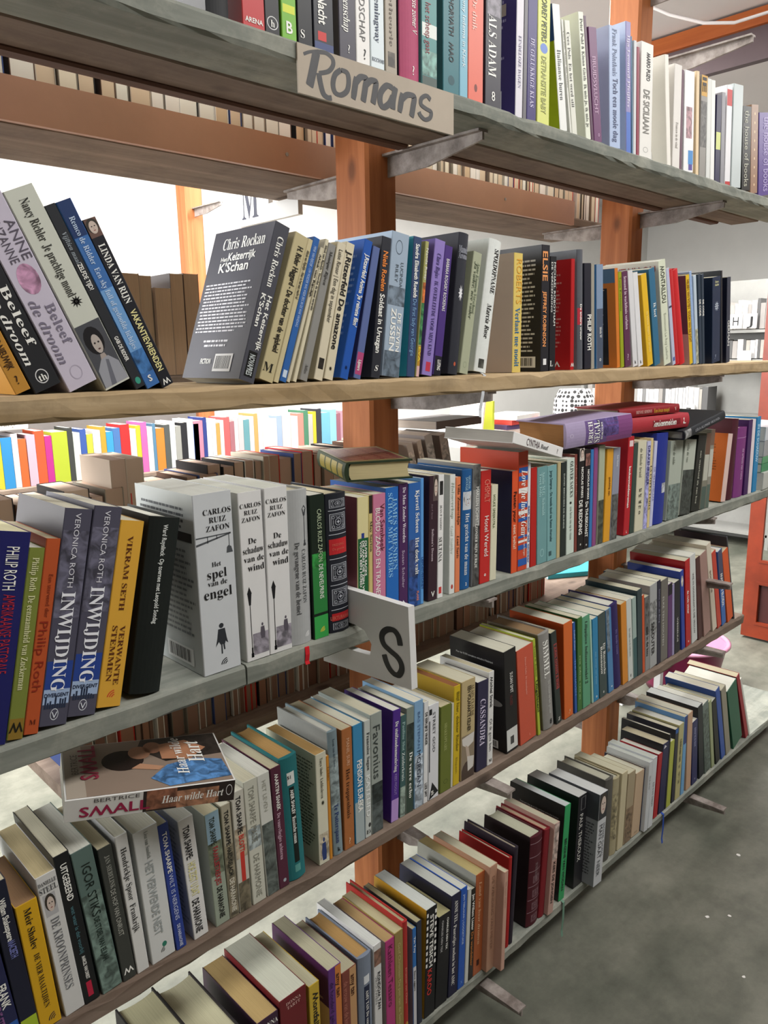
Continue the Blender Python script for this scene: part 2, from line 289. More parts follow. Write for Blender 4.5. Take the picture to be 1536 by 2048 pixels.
BOOKS = {}
BOOKS['A']=[
(0.5341, 0.0304, 0.215, 0.0, 0.012, 0.1314, 'h', '1c1d20', 'black hardcover with worn glossy jacket', [], [], {}),
(0.581, 0.032, 0.21, 0.0, 0.012, 0.1353, 'p', 'c23a3c', 'bright red paperback with small white imprint', [('ARENA', 'f2f2ec', 0.935, 0.965, 0.5, 0.16, 'b', 'h')], [], {}),
(0.6135, 0.0217, 0.2, 0.0, 0.012, 0.126, 'p', '26262a', 'black paperback with round white emblem', [('h', 'f2f2ec', 0.905, 0.95, 0.5, 0.4, 'R', 'h')], [('ring', 0.89, 0.965, 0.12, 0.88, 'd8d8d8')], {}),
(0.6382, 0.023, 0.205, 0.0, 0.012, 0.1341, 'p', '79b83c', 'lime green paperback with white letter emblem', [('B', 'f2f2ec', 0.88, 0.955, 0.5, 0.62, 'b', 'h')], [('r', 0.8, 0.845, 0.1, 0.9, 'd6e040')], {}),
(0.6631, 0.0236, 0.205, 0.0, 0.012, 0.1271, 'p', '15171c', 'black paperback with white initial emblem', [('S', 'f2f2ec', 0.9, 0.955, 0.3, 0.5, 'r', 'h')], [], {'side': '1a1c20'}),
(0.6888, 0.033, 0.21, 0.0, 0.012, 0.1283, 'p', '2b2d35', 'charcoal paperback with bold white title and red badge', [('stille Nacht', 'f2f2ec', 0.55, 0.845, 0.45, 0.42, 'b')], [('r', 0.885, 0.935, 0.2, 0.62, 'c8302c'), ('r', 0.945, 1, 0, 1, '3c4a78')], {}),
(0.7315, 0.0292, 0.215, 0.0, 0.012, 0.1384, 'p', '4b4853', 'dusky violet paperback with white script title', [('de gemeenschap', 'f2f2ec', 0.5, 0.84, 0.45, 0.4, 'i'), ('?', 'f2f2ec', 0.9, 0.955, 0.55, 0.6, 's', 'h')], [], {'side': '6f665f'}),
(0.7613, 0.0248, 0.215, 0.0, 0.012, 0.1354, 'p', 'eceae6', 'white paperback with thin grey capitals', [('WETENDSCHAP', '6a6a6a', 0.4, 0.86, 0.45, 0.42, 's'), ('?', '16161a', 0.89, 0.96, 0.6, 0.75, 's', 'h')], [], {}),
(0.7877, 0.0256, 0.218, 0.0, 0.012, 0.1423, 'p', 'dbe6ea', 'pale ice blue paperback with blue serif name', [('Over Ian Hemingway', '2a3a58', 0.3, 0.84, 0.5, 0.36, 'R'), ('BZZTOH', '40485a', 0.925, 0.95, 0.5, 0.13, 'R', 'h')], [], {}),
(0.8156, 0.0225, 0.21, 0.0, 0.012, 0.1303, 'p', 'a69c8c', 'taped beige paperback with peeling spine', [('de lelietheorie', '6a5f52', 0.3, 0.86, 0.5, 0.3, 'r')], [('n', 0.86, 0.95, 0.2, 0.8, '5b5348')], {}),
(0.8466, 0.04, 0.215, 0.0, 0.012, 0.1314, 'h', 'b04a6d', 'magenta hardcover with single white hooked mark', [('?', 'f2f2ec', 0.89, 0.955, 0.6, 0.5, 's', 'h'), ('de laatste zomer V', 'f2f2ec', 0.4, 0.7, 0.7, 0.3, 's')], [], {'side': '241b2e'}),
(0.8884, 0.0328, 0.222, 0.0, 0.012, 0.1429, 'p', '4f8d8b', 'sea green paperback with wave picture and red title', [('het scheep gaat', '8d2f3a', 0.5, 0.8, 0.42, 0.36, 's')], [('n', 0.78, 0.93, 0, 1, '6e9a90'), ('r', 0.62, 0.7, 0, 1, 'dfe6e0'), ('r', 0.935, 1, 0, 1, '4a5a55')], {}),
(0.9344, 0.0367, 0.225, 0.0, 0.012, 0.1418, 'p', '2d6f78', 'deep teal paperback with wide black capitals', [('ODON ZI-HORVATH   MAO', '10232a', 0.2, 0.8, 0.5, 0.28, 'b')], [('o', 0.88, 0.94, 0.3, 0.7, '1c4f58')], {'side': '3c6a6e'}),
(0.9722, 0.0188, 0.22, 0.0, 0.012, 0.1436, 'p', '7cb4c8', 'sky blue slim paperback with white lettering', [('Tommy Iedema in Klerk', 'e8f2f5', 0.3, 0.8, 0.5, 0.4, 's')], [], {}),
(0.9922, 0.0359, 0.225, 0.0, 0.012, 0.1398, 'p', 'e2715d', 'coral paperback with faint pale title', [('De duik', 'f6c8bc', 0.35, 0.55, 0.4, 0.3, 'r')], [('o', 0.88, 0.93, 0.4, 0.6, '7a3a34')], {}),
(1.0336, 0.0399, 0.23, 0.0, 0.012, 0.1409, 'p', '34323c', 'black paperback with large white capitals', [('ALS ADAM', 'f2f2ec', 0.42, 0.8, 0.42, 0.5, 'r'), ('8', 'f2f2ec', 0.88, 0.95, 0.5, 0.6, 's', 'h')], [('n', 0.2, 0.42, 0.1, 0.9, '77727c')], {}),
(1.1124, 0.0191, 0.222, 0.0, 0.012, 0.1429, 'p', 'd9d6de', 'white spine paperback with violet cover face', [('EINDELOZE DAGEN', '8a86a0', 0.45, 0.8, 0.5, 0.4, 'r')], [], {'side': '443a7c', 'S': [('blurb', 0.3, 0.85, 0.4, 0.9, 'b8b4d8', 12), ('r', 0.5, 0.85, 0.7, 0.78, 'b4a89c'), ('frame', 0.55, 0.8, 0.04, 0.2, 'e8e8f0')]}),
(1.1331, 0.01, 0.21, -0.09, 0.012, 0.1323, 'p', '6c6a6f', 'thin grey paperback beside violet one', [], [], {}),
(1.1444, 0.0258, 0.218, -0.45, 0.012, 0.1423, 'p', '3d3470', 'violet paperback with silver capitals', [('DE GELUKKIGE KLAS', 'c9c4e0', 0.42, 0.9, 0.5, 0.45, 'r')], [], {}),
(1.1742, 0.0351, 0.222, -1.33, 0.012, 0.1379, 'p', 'd5da78', 'lemon yellow paperback with blue dot', [('TORREY PETERS', '5b6440', 0.1, 0.42, 0.5, 0.4, 'b'), ('DETRANSITIE BABY', 'a3a862', 0.52, 0.92, 0.5, 0.4, 'b')], [('o', 0.43, 0.5, 0.2, 0.8, '6e8ad0')], {}),
(1.2439, 0.0225, 0.1962, -10.24, 0.012, 0.1196, 'p', 'e6e8e4', 'white paperback with lime and blue cover face', [('Italiaanse buren', '555a5a', 0.35, 0.75, 0.5, 0.5, 'r')], [], {'side': 'a4b423', 'S': [('r', 0, 1, 0.72, 1, '2f4f98')]}),
(1.2762, 0.005, 0.1803, -12.29, 0.012, 0.1166, 'p', 'e2e3da', 'slim cream paperback with small grey author line', [('Cees Pals  Winter dan sneeuw', '4a4a46', 0.1, 0.8, 0.5, 0.5, 'r')], [], {}),
(1.2827, 0.0163, 0.1809, -11.36, 0.012, 0.114, 'p', 'dadbcf', 'slim ivory paperback with grey serif title', [('Cees Pols  En het werd stil', '4a4a46', 0.1, 0.75, 0.5, 0.5, 'r')], [], {}),
(1.3282, 0.017, 0.2054, -11.31, 0.012, 0.1344, 'p', 'dfe3d2', 'cream paperback with broad printed back cover', [('Peter Pohl & Kinna Gieth  Ik mis je, ik mis je', '44483e', 0.05, 0.9, 0.5, 0.5, 'R')], [], {'side': 'd9dccb', 'S': [('blurb', 0.15, 0.8, 0.5, 0.85, '6a6e5e', 7)]}),
(1.3468, 0.0089, 0.2037, -11.69, 0.012, 0.1263, 'p', '57384f', 'narrow plum paperback', [], [], {}),
(1.3572, 0.0267, 0.1896, -10.4, 0.012, 0.1155, 'p', '6a3b66', 'plum paperback with pale capitals', [('BRUIDSVLUCHT', 'c9a8c4', 0.25, 0.75, 0.45, 0.45, 's'), ('o', 'd0b0d0', 0.9, 0.95, 0.6, 0.5, 's', 'h')], [], {}),
(1.4116, 0.0391, 0.2079, -5.42, 0.012, 0.134, 'p', 'a9bad8', 'light blue paperback with dark italic names', [('Frank Pointhuis', '6a7898', 0.02, 0.4, 0.5, 0.4, 'R'), ('Toch een mooie dag', '3f4a70', 0.42, 0.95, 0.55, 0.45, 'R')], [], {'side': 'a3aec8'}),
(1.4735, 0.0189, 0.2293, -5.63, 0.012, 0.1444, 'p', '8c86b6', 'two-tone lilac and blue paperback', [('Ilja Leonard Pfeijffer', 'd0cce0', 0.1, 0.65, 0.5, 0.5, 'R')], [('r', 0.68, 1, 0, 1, '4a6fc0')], {'side': 'b4c2dc'}),
(1.4969, 0.0043, 0.2087, -6.61, 0.012, 0.1365, 'p', '5c7f9c', 'very thin steel blue booklet', [], [], {}),
(1.502, 0.0105, 0.2041, -4.78, 0.012, 0.1266, 'p', 'c9cdd0', 'thin grey white booklet', [], [], {}),
(1.5148, 0.0098, 0.1957, -5.08, 0.012, 0.1193, 'p', '8d3347', 'thin wine red booklet', [], [], {}),
(1.5262, 0.0483, 0.2097, -3.42, 0.012, 0.1351, 'p', 'e2e0da', 'white paperback with slanted black author capitals', [('MARIO PUZO', '16161a', 0.08, 0.32, 0.6, 0.38, 'b'), ('DE SICILIAAN', '7c7a74', 0.4, 0.78, 0.5, 0.5, 'b')], [('ring', 0.9, 0.95, 0.3, 0.7, '8a8a86')], {}),
(1.6451, 0.0168, 0.2105, -9.85, 0.012, 0.1326, 'p', 'e6e2d8', 'off-white paperback with barcode on its face', [], [], {'side': 'dcd9cf', 'S': [('blurb', 0.3, 0.75, 0.76, 0.86, '5c5a54', 4), ('blurb', 0.3, 0.75, 0.42, 0.6, '7a786f', 4), ('bar', 0.35, 0.75, 0.05, 0.16)]}),
(1.6681, 0.0331, 0.2015, -3.75, 0.012, 0.1319, 'p', 'dcd8d2', 'plain white paperback with pale grey title', [('Fransen in de wind', '9a948c', 0.55, 0.8, 0.5, 0.4, 'r')], [], {}),
(1.7022, 0.0098, 0.1967, -4.01, 0.012, 0.1219, 'p', '5e3a4c', 'narrow plum booklet beside white picture spine', [], [], {}),
(1.721, 0.0456, 0.2004, -5.52, 0.012, 0.1223, 'p', 'e9e9ea', 'white paperback with figure picture and blue blot', [], [('n', 0.35, 0.66, 0.2, 0.8, 'a07a80'), ('r', 0.78, 0.92, 0.45, 0.95, '3a86c8'), ('r', 0.92, 0.98, 0.5, 0.9, '4a3a90')], {}),
(1.7808, 0.0141, 0.2103, -6.85, 0.012, 0.1355, 'p', 'e0c7a0', 'slim peach paperback', [], [], {}),
(1.7979, 0.0309, 0.2076, -4.76, 0.012, 0.1308, 'p', '8d8a84', 'grey paperback with ochre top panel', [('IE', '16161a', 0.02, 0.16, 0.5, 0.6, 'b')], [('r', 0, 0.2, 0, 1, 'c99a3c'), ('n', 0.25, 0.7, 0, 1, '5a5854')], {}),
(1.8338, 0.0197, 0.207, -6.15, 0.012, 0.1354, 'p', 'd4d6d2', 'slim silver white paperback', [], [], {}),
(1.8567, 0.02, 0.2084, -7.0, 0.012, 0.1293, 'p', 'e4e4e0', 'slim bright white paperback', [], [], {}),
(1.8804, 0.0252, 0.1839, -5.31, 0.012, 0.1118, 'p', '2a2748', 'dark navy booklet with lime panel', [], [('r', 0.42, 0.62, 0, 1, 'cfd684')], {}),
(1.9112, 0.0193, 0.1948, -6.63, 0.012, 0.1257, 'p', '8b8a90', 'slim mid grey paperback', [], [], {}),
(1.936, 0.0289, 0.2153, -5.79, 0.012, 0.1356, 'p', 'e0dfe2', 'white paperback with red top panel', [], [('r', 0.04, 0.2, 0, 1, 'c03030'), ('r', 0.96, 1, 0, 1, 'b82c2c')], {}),
(1.9737, 0.0533, 0.2258, -6.01, 0.012, 0.1472, 'p', 'bfc8c8', 'pale blue grey paperback', [], [], {}),
(2.035, 0.051, 0.1896, -8.1, 0.012, 0.1175, 'p', '1e211f', 'black paperback with thin pale lowercase letters', [('the house of books', 'b9b9a8', 0.05, 0.95, 0.5, 0.5, 's')], [], {}),
(2.0907, 0.042, 0.2027, -9.33, 0.012, 0.1237, 'p', '9a7a64', 'brown paperback with pale dots', [], [('dots', 0.05, 0.95, 0.4, 0.6, 'f0d8b0')], {}),
(2.1419, 0.1095, 0.1944, -10.1, 0.012, 0.1255, 'p', '5c4a8c', 'violet paperback with thin lilac lowercase letters', [('the house of books', 'b0a4d0', 0.05, 0.95, 0.45, 0.4, 's')], [], {}),
]
BOOKS['B']=[
(0.2795, 0.0164, 0.1753, -21.81, 0.01, 0.1064, 'p', 'bf8a3a', 'ochre pocket book with dark lettering', [('HESTER NIEUWIJK', '3a2412', 0.6, 0.86, 0.5, 0.42, 'b'), ('?', '3a2412', 0.89, 0.95, 0.5, 0.55, 's', 'h')], [], {}),
(0.2989, 0.0294, 0.2023, -22.26, 0.01, 0.1305, 'p', '26282c', 'black paperback with white italic title and ring emblem', [('Beleef', 'f2f2ec', 0.47, 0.78, 0.72, 0.3, 'R'), ('de droom', 'f2f2ec', 0.47, 0.86, 0.3, 0.3, 'i'), ('th', 'f2f2ec', 0.915, 0.955, 0.5, 0.25, 'R', 'h')], [('ring', 0.895, 0.97, 0.27, 0.73, 'd8d8d8')], {}),
(0.3344, 0.0338, 0.2077, -23.25, 0.01, 0.1308, 'p', 'c9c2d2', 'pale lilac paperback with round picture and grey title', [('ANNE', '5a5462', 0.16, 0.35, 0.8, 0.3, 's'), ('SUZANNE', '5a5462', 0.14, 0.35, 0.4, 0.28, 's'), ('Beleef', '7a7486', 0.57, 0.78, 0.72, 0.3, 'R'), ('de droom', '7a7486', 0.53, 0.86, 0.3, 0.3, 'i')], [('o2', 0.36, 0.51, 0.2, 0.85, 'b88aa8'), ('ring', 0.885, 0.96, 0.3, 0.7, 'b0a8ba')], {}),
(0.3743, 0.032, 0.2134, -23.86, 0.01, 0.1394, 'p', 'cdd0c4', 'pale sage paperback with portrait photograph at foot', [('Nancy Richler  Je prachtige mond', '2e2e2a', 0.05, 0.52, 0.5, 0.3, 'R')], [('sun', 0.52, 0.58, 0.3, 0.75, '222222'), ('lady', 0.66, 0.99, 0, 1, '4a4c52')], {}),
(0.4101, 0.0126, 0.2045, -24.09, 0.01, 0.1269, 'p', '2b2e33', 'charcoal paperback with green dot at foot', [('Vijftien maal', '9aa4ac', 0.14, 0.3, 0.5, 0.42, 'i'), ('ZELFDE TIJD?', 'f2f2ec', 0.3, 0.44, 0.5, 0.4, 'b'), ('GABI DE RIDDER', 'f2f2ec', 0.7, 0.84, 0.5, 0.36, 'b')], [('o', 0.94, 0.98, 0.3, 0.8, '3a9a84')], {}),
(0.4238, 0.0177, 0.2095, -23.94, 0.01, 0.128, 'p', '3f6fae', 'deep blue paperback with snowy picture at foot', [('Remco de Ridder  Een sky full of gedoofde lichtjes', 'c3d6ec', 0.08, 0.78, 0.5, 0.36, 'r'), ('S', 'f2f2ec', 0.93, 0.97, 0.5, 0.4, 'b', 'h')], [('r', 0, 0.18, 0, 1, '1e3766'), ('r', 0.45, 0.79, 0, 1, '6f9fd2'), ('n', 0.79, 0.92, 0, 1, '3a6aa0')], {'side': '1c2c4c'}),
(0.443, 0.0159, 0.1929, -23.82, 0.01, 0.1245, 'p', '1e2028', 'black paperback with white and yellow capitals', [('LINDA VAN RIJN', 'f2f2ec', 0.14, 0.48, 0.5, 0.5, 'R'), ('VAKANTIEVRIENDEN', 'e8e0a0', 0.52, 0.9, 0.5, 0.46, 'b'), ('M', 'f2f2ec', 0.945, 0.985, 0.5, 0.6, 'b', 'h')], [('face', 0, 0.1, 0, 1, '6a5048')], {}),
(0.5483, 0.0231, 0.2063, 19.09, 0.01, 0.14, 'p', '4a4b54', 'slate grey paperback with full back cover turned outward', [('Chris Rockan', 'f2f2ec', 0.08, 0.4, 0.55, 0.4, 'R'), ('Het Keizerrijk', 'f2f2ec', 0.45, 0.8, 0.72, 0.28, 'b'), ("K'Schan", 'f2f2ec', 0.45, 0.66, 0.3, 0.28, 'b'), ('NOVAPRES', 'c8d0d0', 0.83, 0.96, 0.5, 0.36, 'b')], [('r', 0.81, 0.97, 0.22, 0.78, '101214')], {'side': '54555d', 'S': [('t', 'Chris Rockan', 'f2f2ec', 0.2, 0.9, 0.865, 0.016, 'R'), ('t', 'Het', 'f2f2ec', 0.22, 0.33, 0.785, 0.006, 'b'), ('t', 'Keizerrijk', 'f2f2ec', 0.34, 0.8, 0.785, 0.011, 'b'), ('t', "K'Schan", 'f2f2ec', 0.22, 0.72, 0.71, 0.013, 'b'), ('blurb', 0.05, 0.9, 0.3, 0.64, 'dcdce0', 15), ('blurb', 0.25, 0.7, 0.2, 0.26, 'dcdce0', 2), ('t', 'FICTION', 'f2f2ec', 0.28, 0.46, 0.095, 0.007, 'b'), ('bar', 0.52, 0.82, 0.045, 0.16)]}),
(0.579, 0.0218, 0.197, 20.08, 0.01, 0.1291, 'p', 'c0b48c', 'sand coloured paperback with black condensed title', [('H. Rider Haggard - De dochter van de wijsheid', '1c1a14', 0.08, 0.8, 0.6, 0.4, 'b'), ('M', '1c1a14', 0.87, 0.94, 0.4, 0.45, 'r', 'h')], [], {}),
(0.6014, 0.0079, 0.1946, 19.86, 0.01, 0.1206, 'p', 'c9bd96', 'slim sand paperback with black serif line', [('Mink van Rijsdijk - Hier is het een nacht is!', '1c1a14', 0.08, 0.42, 0.5, 0.55, 'b')], [], {}),
(0.6112, 0.0104, 0.1968, 19.54, 0.01, 0.12, 'p', '2f63a8', 'royal blue slim paperback with pale capitals', [('MINK VAN RIJSDIJK / UW MOEDER WAS WEER ERG IN DE WAR VANDAAG', 'b8cce8', 0.06, 0.62, 0.5, 0.4, 's')], [('r', 0.92, 0.97, 0.2, 0.8, 'c8d8e8')], {}),
(0.6226, 0.0052, 0.1862, 20.41, 0.01, 0.1203, 'p', 'cfc7ad', 'thin cream booklet', [('Mink van Rijsdijk', '1c1a14', 0.05, 0.4, 0.5, 0.6, 'b')], [], {}),
(0.6327, 0.0059, 0.1965, 19.11, 0.01, 0.1238, 'p', 'd6ceb2', 'slim cream paperback with black condensed line', [('Mink van Rijsdijk - Voordat de stoet vertrekt', '16161a', 0.04, 0.5, 0.5, 0.6, 'b')], [], {}),
(0.6442, 0.0129, 0.1887, 18.03, 0.01, 0.1239, 'p', '8d8c88', 'mid grey paperback with faint dark title', [('Monique Rijven', '3a3a38', 0.05, 0.3, 0.5, 0.4, 'i'), ('Atlas', '5a5a58', 0.88, 0.95, 0.5, 0.4, 'i')], [], {'side': 'b9b3a0'}),
(0.6685, 0.0151, 0.1888, 15.29, 0.01, 0.1169, 'p', 'd6cdb4', 'ivory paperback with thin black sans title', [('Luise Rinser | Een dag in september', '2a2824', 0.05, 0.58, 0.5, 0.48, 's')], [('n', 0.84, 0.92, 0.2, 0.8, '2a2622')], {'side': 'c2b796'}),
(0.6867, 0.0155, 0.1895, 14.46, 0.01, 0.1154, 'p', 'd8cfb4', 'ivory paperback with heavy black title', [('J.Ritzerfeld De amazone', '16161a', 0.06, 0.78, 0.5, 0.6, 'b')], [('sun', 0.9, 0.94, 0.3, 0.7, '3a3428')], {}),
(0.7151, 0.0151, 0.1975, 15.78, 0.01, 0.1274, 'p', '2156ac', 'cobalt blue paperback with white slanted title', [("J.Ritzerfeld Anima 'Je reinste film'", 'f2f2ec', 0.1, 0.62, 0.6, 0.5, 'b')], [('sun', 0.9, 0.94, 0.3, 0.7, '0e2c60')], {'side': '2a5fb4', 'S': [('blurb', 0.55, 0.95, 0.3, 0.9, '7a9ad4', 14)]}),
(0.7406, 0.0136, 0.1879, 13.45, 0.01, 0.1184, 'p', '5a6a9c', 'dusky blue paperback with pink label at foot', [('Lijsters', 'f2f2ec', 0.86, 0.94, 0.5, 0.4, 'b')], [('r', 0.8, 0.97, 0, 1, 'b04878')], {'side': '3a3f6a'}),
(0.7742, 0.018, 0.2003, 8.06, 0.01, 0.1312, 'p', '2c2e36', 'near black paperback with orange author name', [('Niels Roelen', 'e8883c', 0.1, 0.38, 0.5, 0.5, 'b'), ('Soldaat in Uruzgan', 'f2f2ec', 0.4, 0.82, 0.5, 0.5, 'b'), ('S', 'f2f2ec', 0.9, 0.95, 0.5, 0.6, 'i', 'h')], [], {'side': '30323a'}),
(0.7971, 0.0355, 0.2072, 7.12, 0.01, 0.1285, 'p', '9fb0c2', 'misty pale blue paperback with compass drawing', [('LUCINDA', '55606a', 0.2, 0.37, 0.68, 0.17, 's'), ('RILEY', '55606a', 0.22, 0.34, 0.4, 0.17, 's'), ('DE ZEVEN', 'f2f2ec', 0.55, 0.82, 0.74, 0.2, 'b'), ('ZUSSEN', 'f2f2ec', 0.52, 0.82, 0.4, 0.28, 'b')], [('ring', 0.05, 0.15, 0.25, 0.65, '556270'), ('n', 0.37, 0.5, 0.0, 1, '6e7c8a'), ('n', 0.82, 1, 0, 1, '5f6d7a')], {'side': 'a3b6cc'}),
(0.8486, 0.0174, 0.2056, 5.24, 0.01, 0.1255, 'p', '36486c', 'navy paperback with teal cover edge', [('Sandra Elisabeth Roelofs', 'f2f2ec', 0.05, 0.43, 0.5, 0.46, 'b'), ('De first lady van Georgie', '7fa8d0', 0.44, 0.85, 0.5, 0.46, 's')], [], {'side': '2f93a6'}),
(0.8683, 0.0077, 0.2019, 7.01, 0.01, 0.1302, 'p', 'a9a86a', 'flower painted slim paperback', [('Nanda Roep', 'f2f2ec', 0.05, 0.28, 0.6, 0.6, 's'), ('EVA', 'e8d040', 0.78, 0.9, 0.5, 0.6, 'b')], [('n', 0.3, 0.45, 0, 1, 'd0763c'), ('n', 0.45, 0.76, 0, 1, '3f7a4c'), ('r', 0.77, 0.92, 0, 1, 'b88a30'), ('r', 0.92, 1, 0, 1, 'd8b0b0')], {}),
(0.8821, 0.0232, 0.2061, 9.18, 0.01, 0.1299, 'p', '8f7cc0', 'lilac paperback with dark serif title', [('Clara Rojas', '4a3c78', 0.1, 0.28, 0.5, 0.4, 'i'), ('IK OVERLEEFDE VOOR MIJN KIND', '4a3c78', 0.3, 0.85, 0.5, 0.36, 'r')], [('r', 0.9, 0.97, 0.3, 0.75, 'c03a50')], {'side': '5d4a94'}),
(0.908, 0.0178, 0.1991, 8.54, 0.01, 0.1304, 'p', '4c347c', 'deep purple paperback with white small capitals', [('BARBARA ROGASKY ROOKENAS', 'f2f2ec', 0.1, 0.5, 0.5, 0.4, 's'), ('LUITING', 'f2f2ec', 0.88, 0.96, 0.6, 0.4, 'b')], [('r', 0.85, 1, 0, 1, '1c1a28')], {}),
(0.9459, 0.0229, 0.2211, 7.18, 0.01, 0.1373, 'h', '2b2d36', 'black hardcover with white hand picture', [('Manuela', 'a8acb8', 0.08, 0.14, 0.5, 0.2, 'r', 'h'), ('Aronno', 'a8acb8', 0.13, 0.18, 0.5, 0.16, 'r', 'h')], [('sun', 0.36, 0.48, 0.3, 0.75, 'e8e8ec'), ('o', 0.91, 0.94, 0.4, 0.6, 'c05a3c')], {'side': '33343c'}),
(0.9718, 0.0209, 0.1952, 10.31, 0.01, 0.119, 'p', 'a9ae94', 'pale moss green paperback with grey italic title', [('Anne Koomen-Verschoor', '75806a', 0.08, 0.5, 0.72, 0.34, 'i'), ('Ja vader, nee vader', '555f4c', 0.08, 0.55, 0.4, 0.34, 'i')], [('ring', 0.9, 0.95, 0.3, 0.7, '8a927a')], {}),
(1.0128, 0.0317, 0.2179, 10.08, 0.01, 0.1403, 'h', 'dfe3df', 'white glossy hardcover with ribbon and black italic title', [('SPOEDOPNAME', '16161a', 0.07, 0.4, 0.6, 0.4, 'R'), ('Marcia Rose', '16161a', 0.48, 0.74, 0.5, 0.36, 'i')], [('n', 0.9, 0.97, 0.2, 0.6, '55554f')], {'side': 'd3d8d2', 'ribbon': 'c8ccd0'}),
(1.113, 0.0246, 0.2012, 0.25, 0.01, 0.1268, 'p', 'dcc36a', 'pale yellow paperback with blue lower title', [('ROBERTS', 'e0a438', 0.05, 0.42, 0.6, 0.6, 's'), ('Verlaat me nooit', '2f6c9c', 0.45, 0.95, 0.5, 0.55, 'R')], [], {'side': 'c9b6a4', 'S': [('blurb', 0.1, 0.7, 0.55, 0.85, '8a7266', 6), ('o', 0.3, 0.6, 0.62, 0.7, 'b8a090')]}),
(1.1989, 0.0248, 0.2209, -1.16, 0.01, 0.1442, 'p', '24242a', 'black paperback with orange slanted title and barcode face', [('ELSIE', 'e89a5c', 0.05, 0.28, 0.4, 0.6, 'b'), ('JEFFREY ROBINSON', 'f0a060', 0.36, 0.8, 0.4, 0.4, 'b')], [('r', 0.9, 0.95, 0.3, 0.7, 'e8e8e8')], {'side': '1f2024', 'S': [('blurb', 0.35, 0.92, 0.15, 0.9, 'c8c8c4', 22), ('bar', 0.5, 0.92, 0.03, 0.12)]}),
(1.2265, 0.0194, 0.203, -1.38, 0.01, 0.1259, 'p', '1d1d22', 'black paperback with grey white author line', [('MICHAEL ROBOTHAM', 'f2f2ec', 0.05, 0.6, 0.68, 0.3, 's'), ('DE VERDENKING', 'f2f2ec', 0.05, 0.48, 0.25, 0.26, 's'), ('L', 'f2f2ec', 0.9, 0.96, 0.3, 0.5, 'r', 'h')], [], {}),
(1.2965, 0.0123, 0.2035, -2.14, 0.01, 0.1242, 'p', 'b3181c', 'vivid red paperback with plain printed back', [('M', 'f2f2ec', 0.93, 0.97, 0.5, 0.8, 'b', 'h')], [], {'side': 'b81c20', 'S': [('blurb', 0.25, 0.85, 0.2, 0.92, 'd88a80', 20), ('t', 'M', 'f2f2ec', 0.62, 0.82, 0.03, 0.01, 'b')]}),
(1.3237, 0.0202, 0.2222, -3.59, 0.01, 0.143, 'h', '55585f', 'grey hardcover with red rose picture', [('De andere vrouw', 'f2f2ec', 0.45, 0.75, 0.5, 0.3, 'b')], [('r', 0.48, 0.62, 0, 0.7, 'b83040')], {'side': '7a7f86'}),
(1.3471, 0.0243, 0.1989, -3.95, 0.01, 0.1253, 'p', '22232f', 'navy paperback with white bold author at foot', [('PHILIP ROTH', 'f2f2ec', 0.48, 0.82, 0.7, 0.55, 'b')], [], {}),
(1.372, 0.0116, 0.199, -4.04, 0.01, 0.1304, 'p', '9d988c', 'slim taupe paperback', [], [], {}),
(1.3926, 0.0242, 0.1996, -4.53, 0.01, 0.1237, 'p', '7f93ae', 'steel blue gradient paperback', [('blinde W', 'f2f2ec', 0.6, 0.7, 0.6, 0.35, 's'), ('o', 'f2f2ec', 0.88, 0.93, 0.5, 0.5, 's', 'h')], [('r', 0.42, 1, 0, 1, '4a5568')], {'side': '3c7fc0'}),
(1.4714, 0.0129, 0.1976, -7.8, 0.01, 0.1205, 'p', 'd0782c', 'orange framed pocket book with black panel face', [], [], {'side': '1d1f24', 'S': [('r', 0.0, 1, 0.0, 0.86, 'd0782c'), ('r', 0.0, 1, 0.86, 1, '5c7a94'), ('r', 0.08, 0.85, 0.03, 0.81, '1d1f24'), ('t', 'POCKET', 'd8b890', 0.4, 0.8, 0.765, 0.006, 'b'), ('blurb', 0.14, 0.78, 0.15, 0.72, '9a9a98', 18)]}),
(1.4879, 0.0133, 0.1914, -8.65, 0.01, 0.1236, 'p', '96a01e', 'olive lime slim paperback', [('Toon Kortooms', '50580c', 0.05, 0.4, 0.5, 0.5, 's')], [], {}),
(1.5054, 0.0239, 0.1931, -9.81, 0.01, 0.1217, 'p', '5b2f4c', 'aubergine paperback with cream title', [('Iemand in wachthuis verlaten', 'd8c4d0', 0.05, 0.6, 0.5, 0.45, 'R'), ('?', 'd8c4d0', 0.85, 0.93, 0.5, 0.6, 's', 'h')], [], {}),
(1.5384, 0.0195, 0.198, -12.07, 0.01, 0.1297, 'p', 'd6d6d8', 'first of two white paperbacks in front of the wooden post', [('k', '16161a', 0.93, 0.97, 0.5, 0.6, 'b', 'h')], [], {}),
(1.5616, 0.0203, 0.1954, -12.97, 0.01, 0.1211, 'p', 'dcdcde', 'second of two white paperbacks in front of the wooden post', [('k', '16161a', 0.93, 0.97, 0.5, 0.6, 'b', 'h')], [], {}),
(1.6027, 0.0236, 0.1955, -15.1, 0.01, 0.1191, 'p', 'e0b428', 'golden yellow paperback', [('de kleine dagen van jeroen', 'f4dc80', 0.4, 0.85, 0.6, 0.4, 's')], [], {'side': 'd8a81c'}),
(1.6337, 0.0257, 0.2084, -13.83, 0.01, 0.1343, 'p', '316a8a', 'petrol blue tall paperback', [('Ik leef', 'f2f2ec', 0.35, 0.5, 0.6, 0.4, 'r')], [], {'side': '2e6484'}),
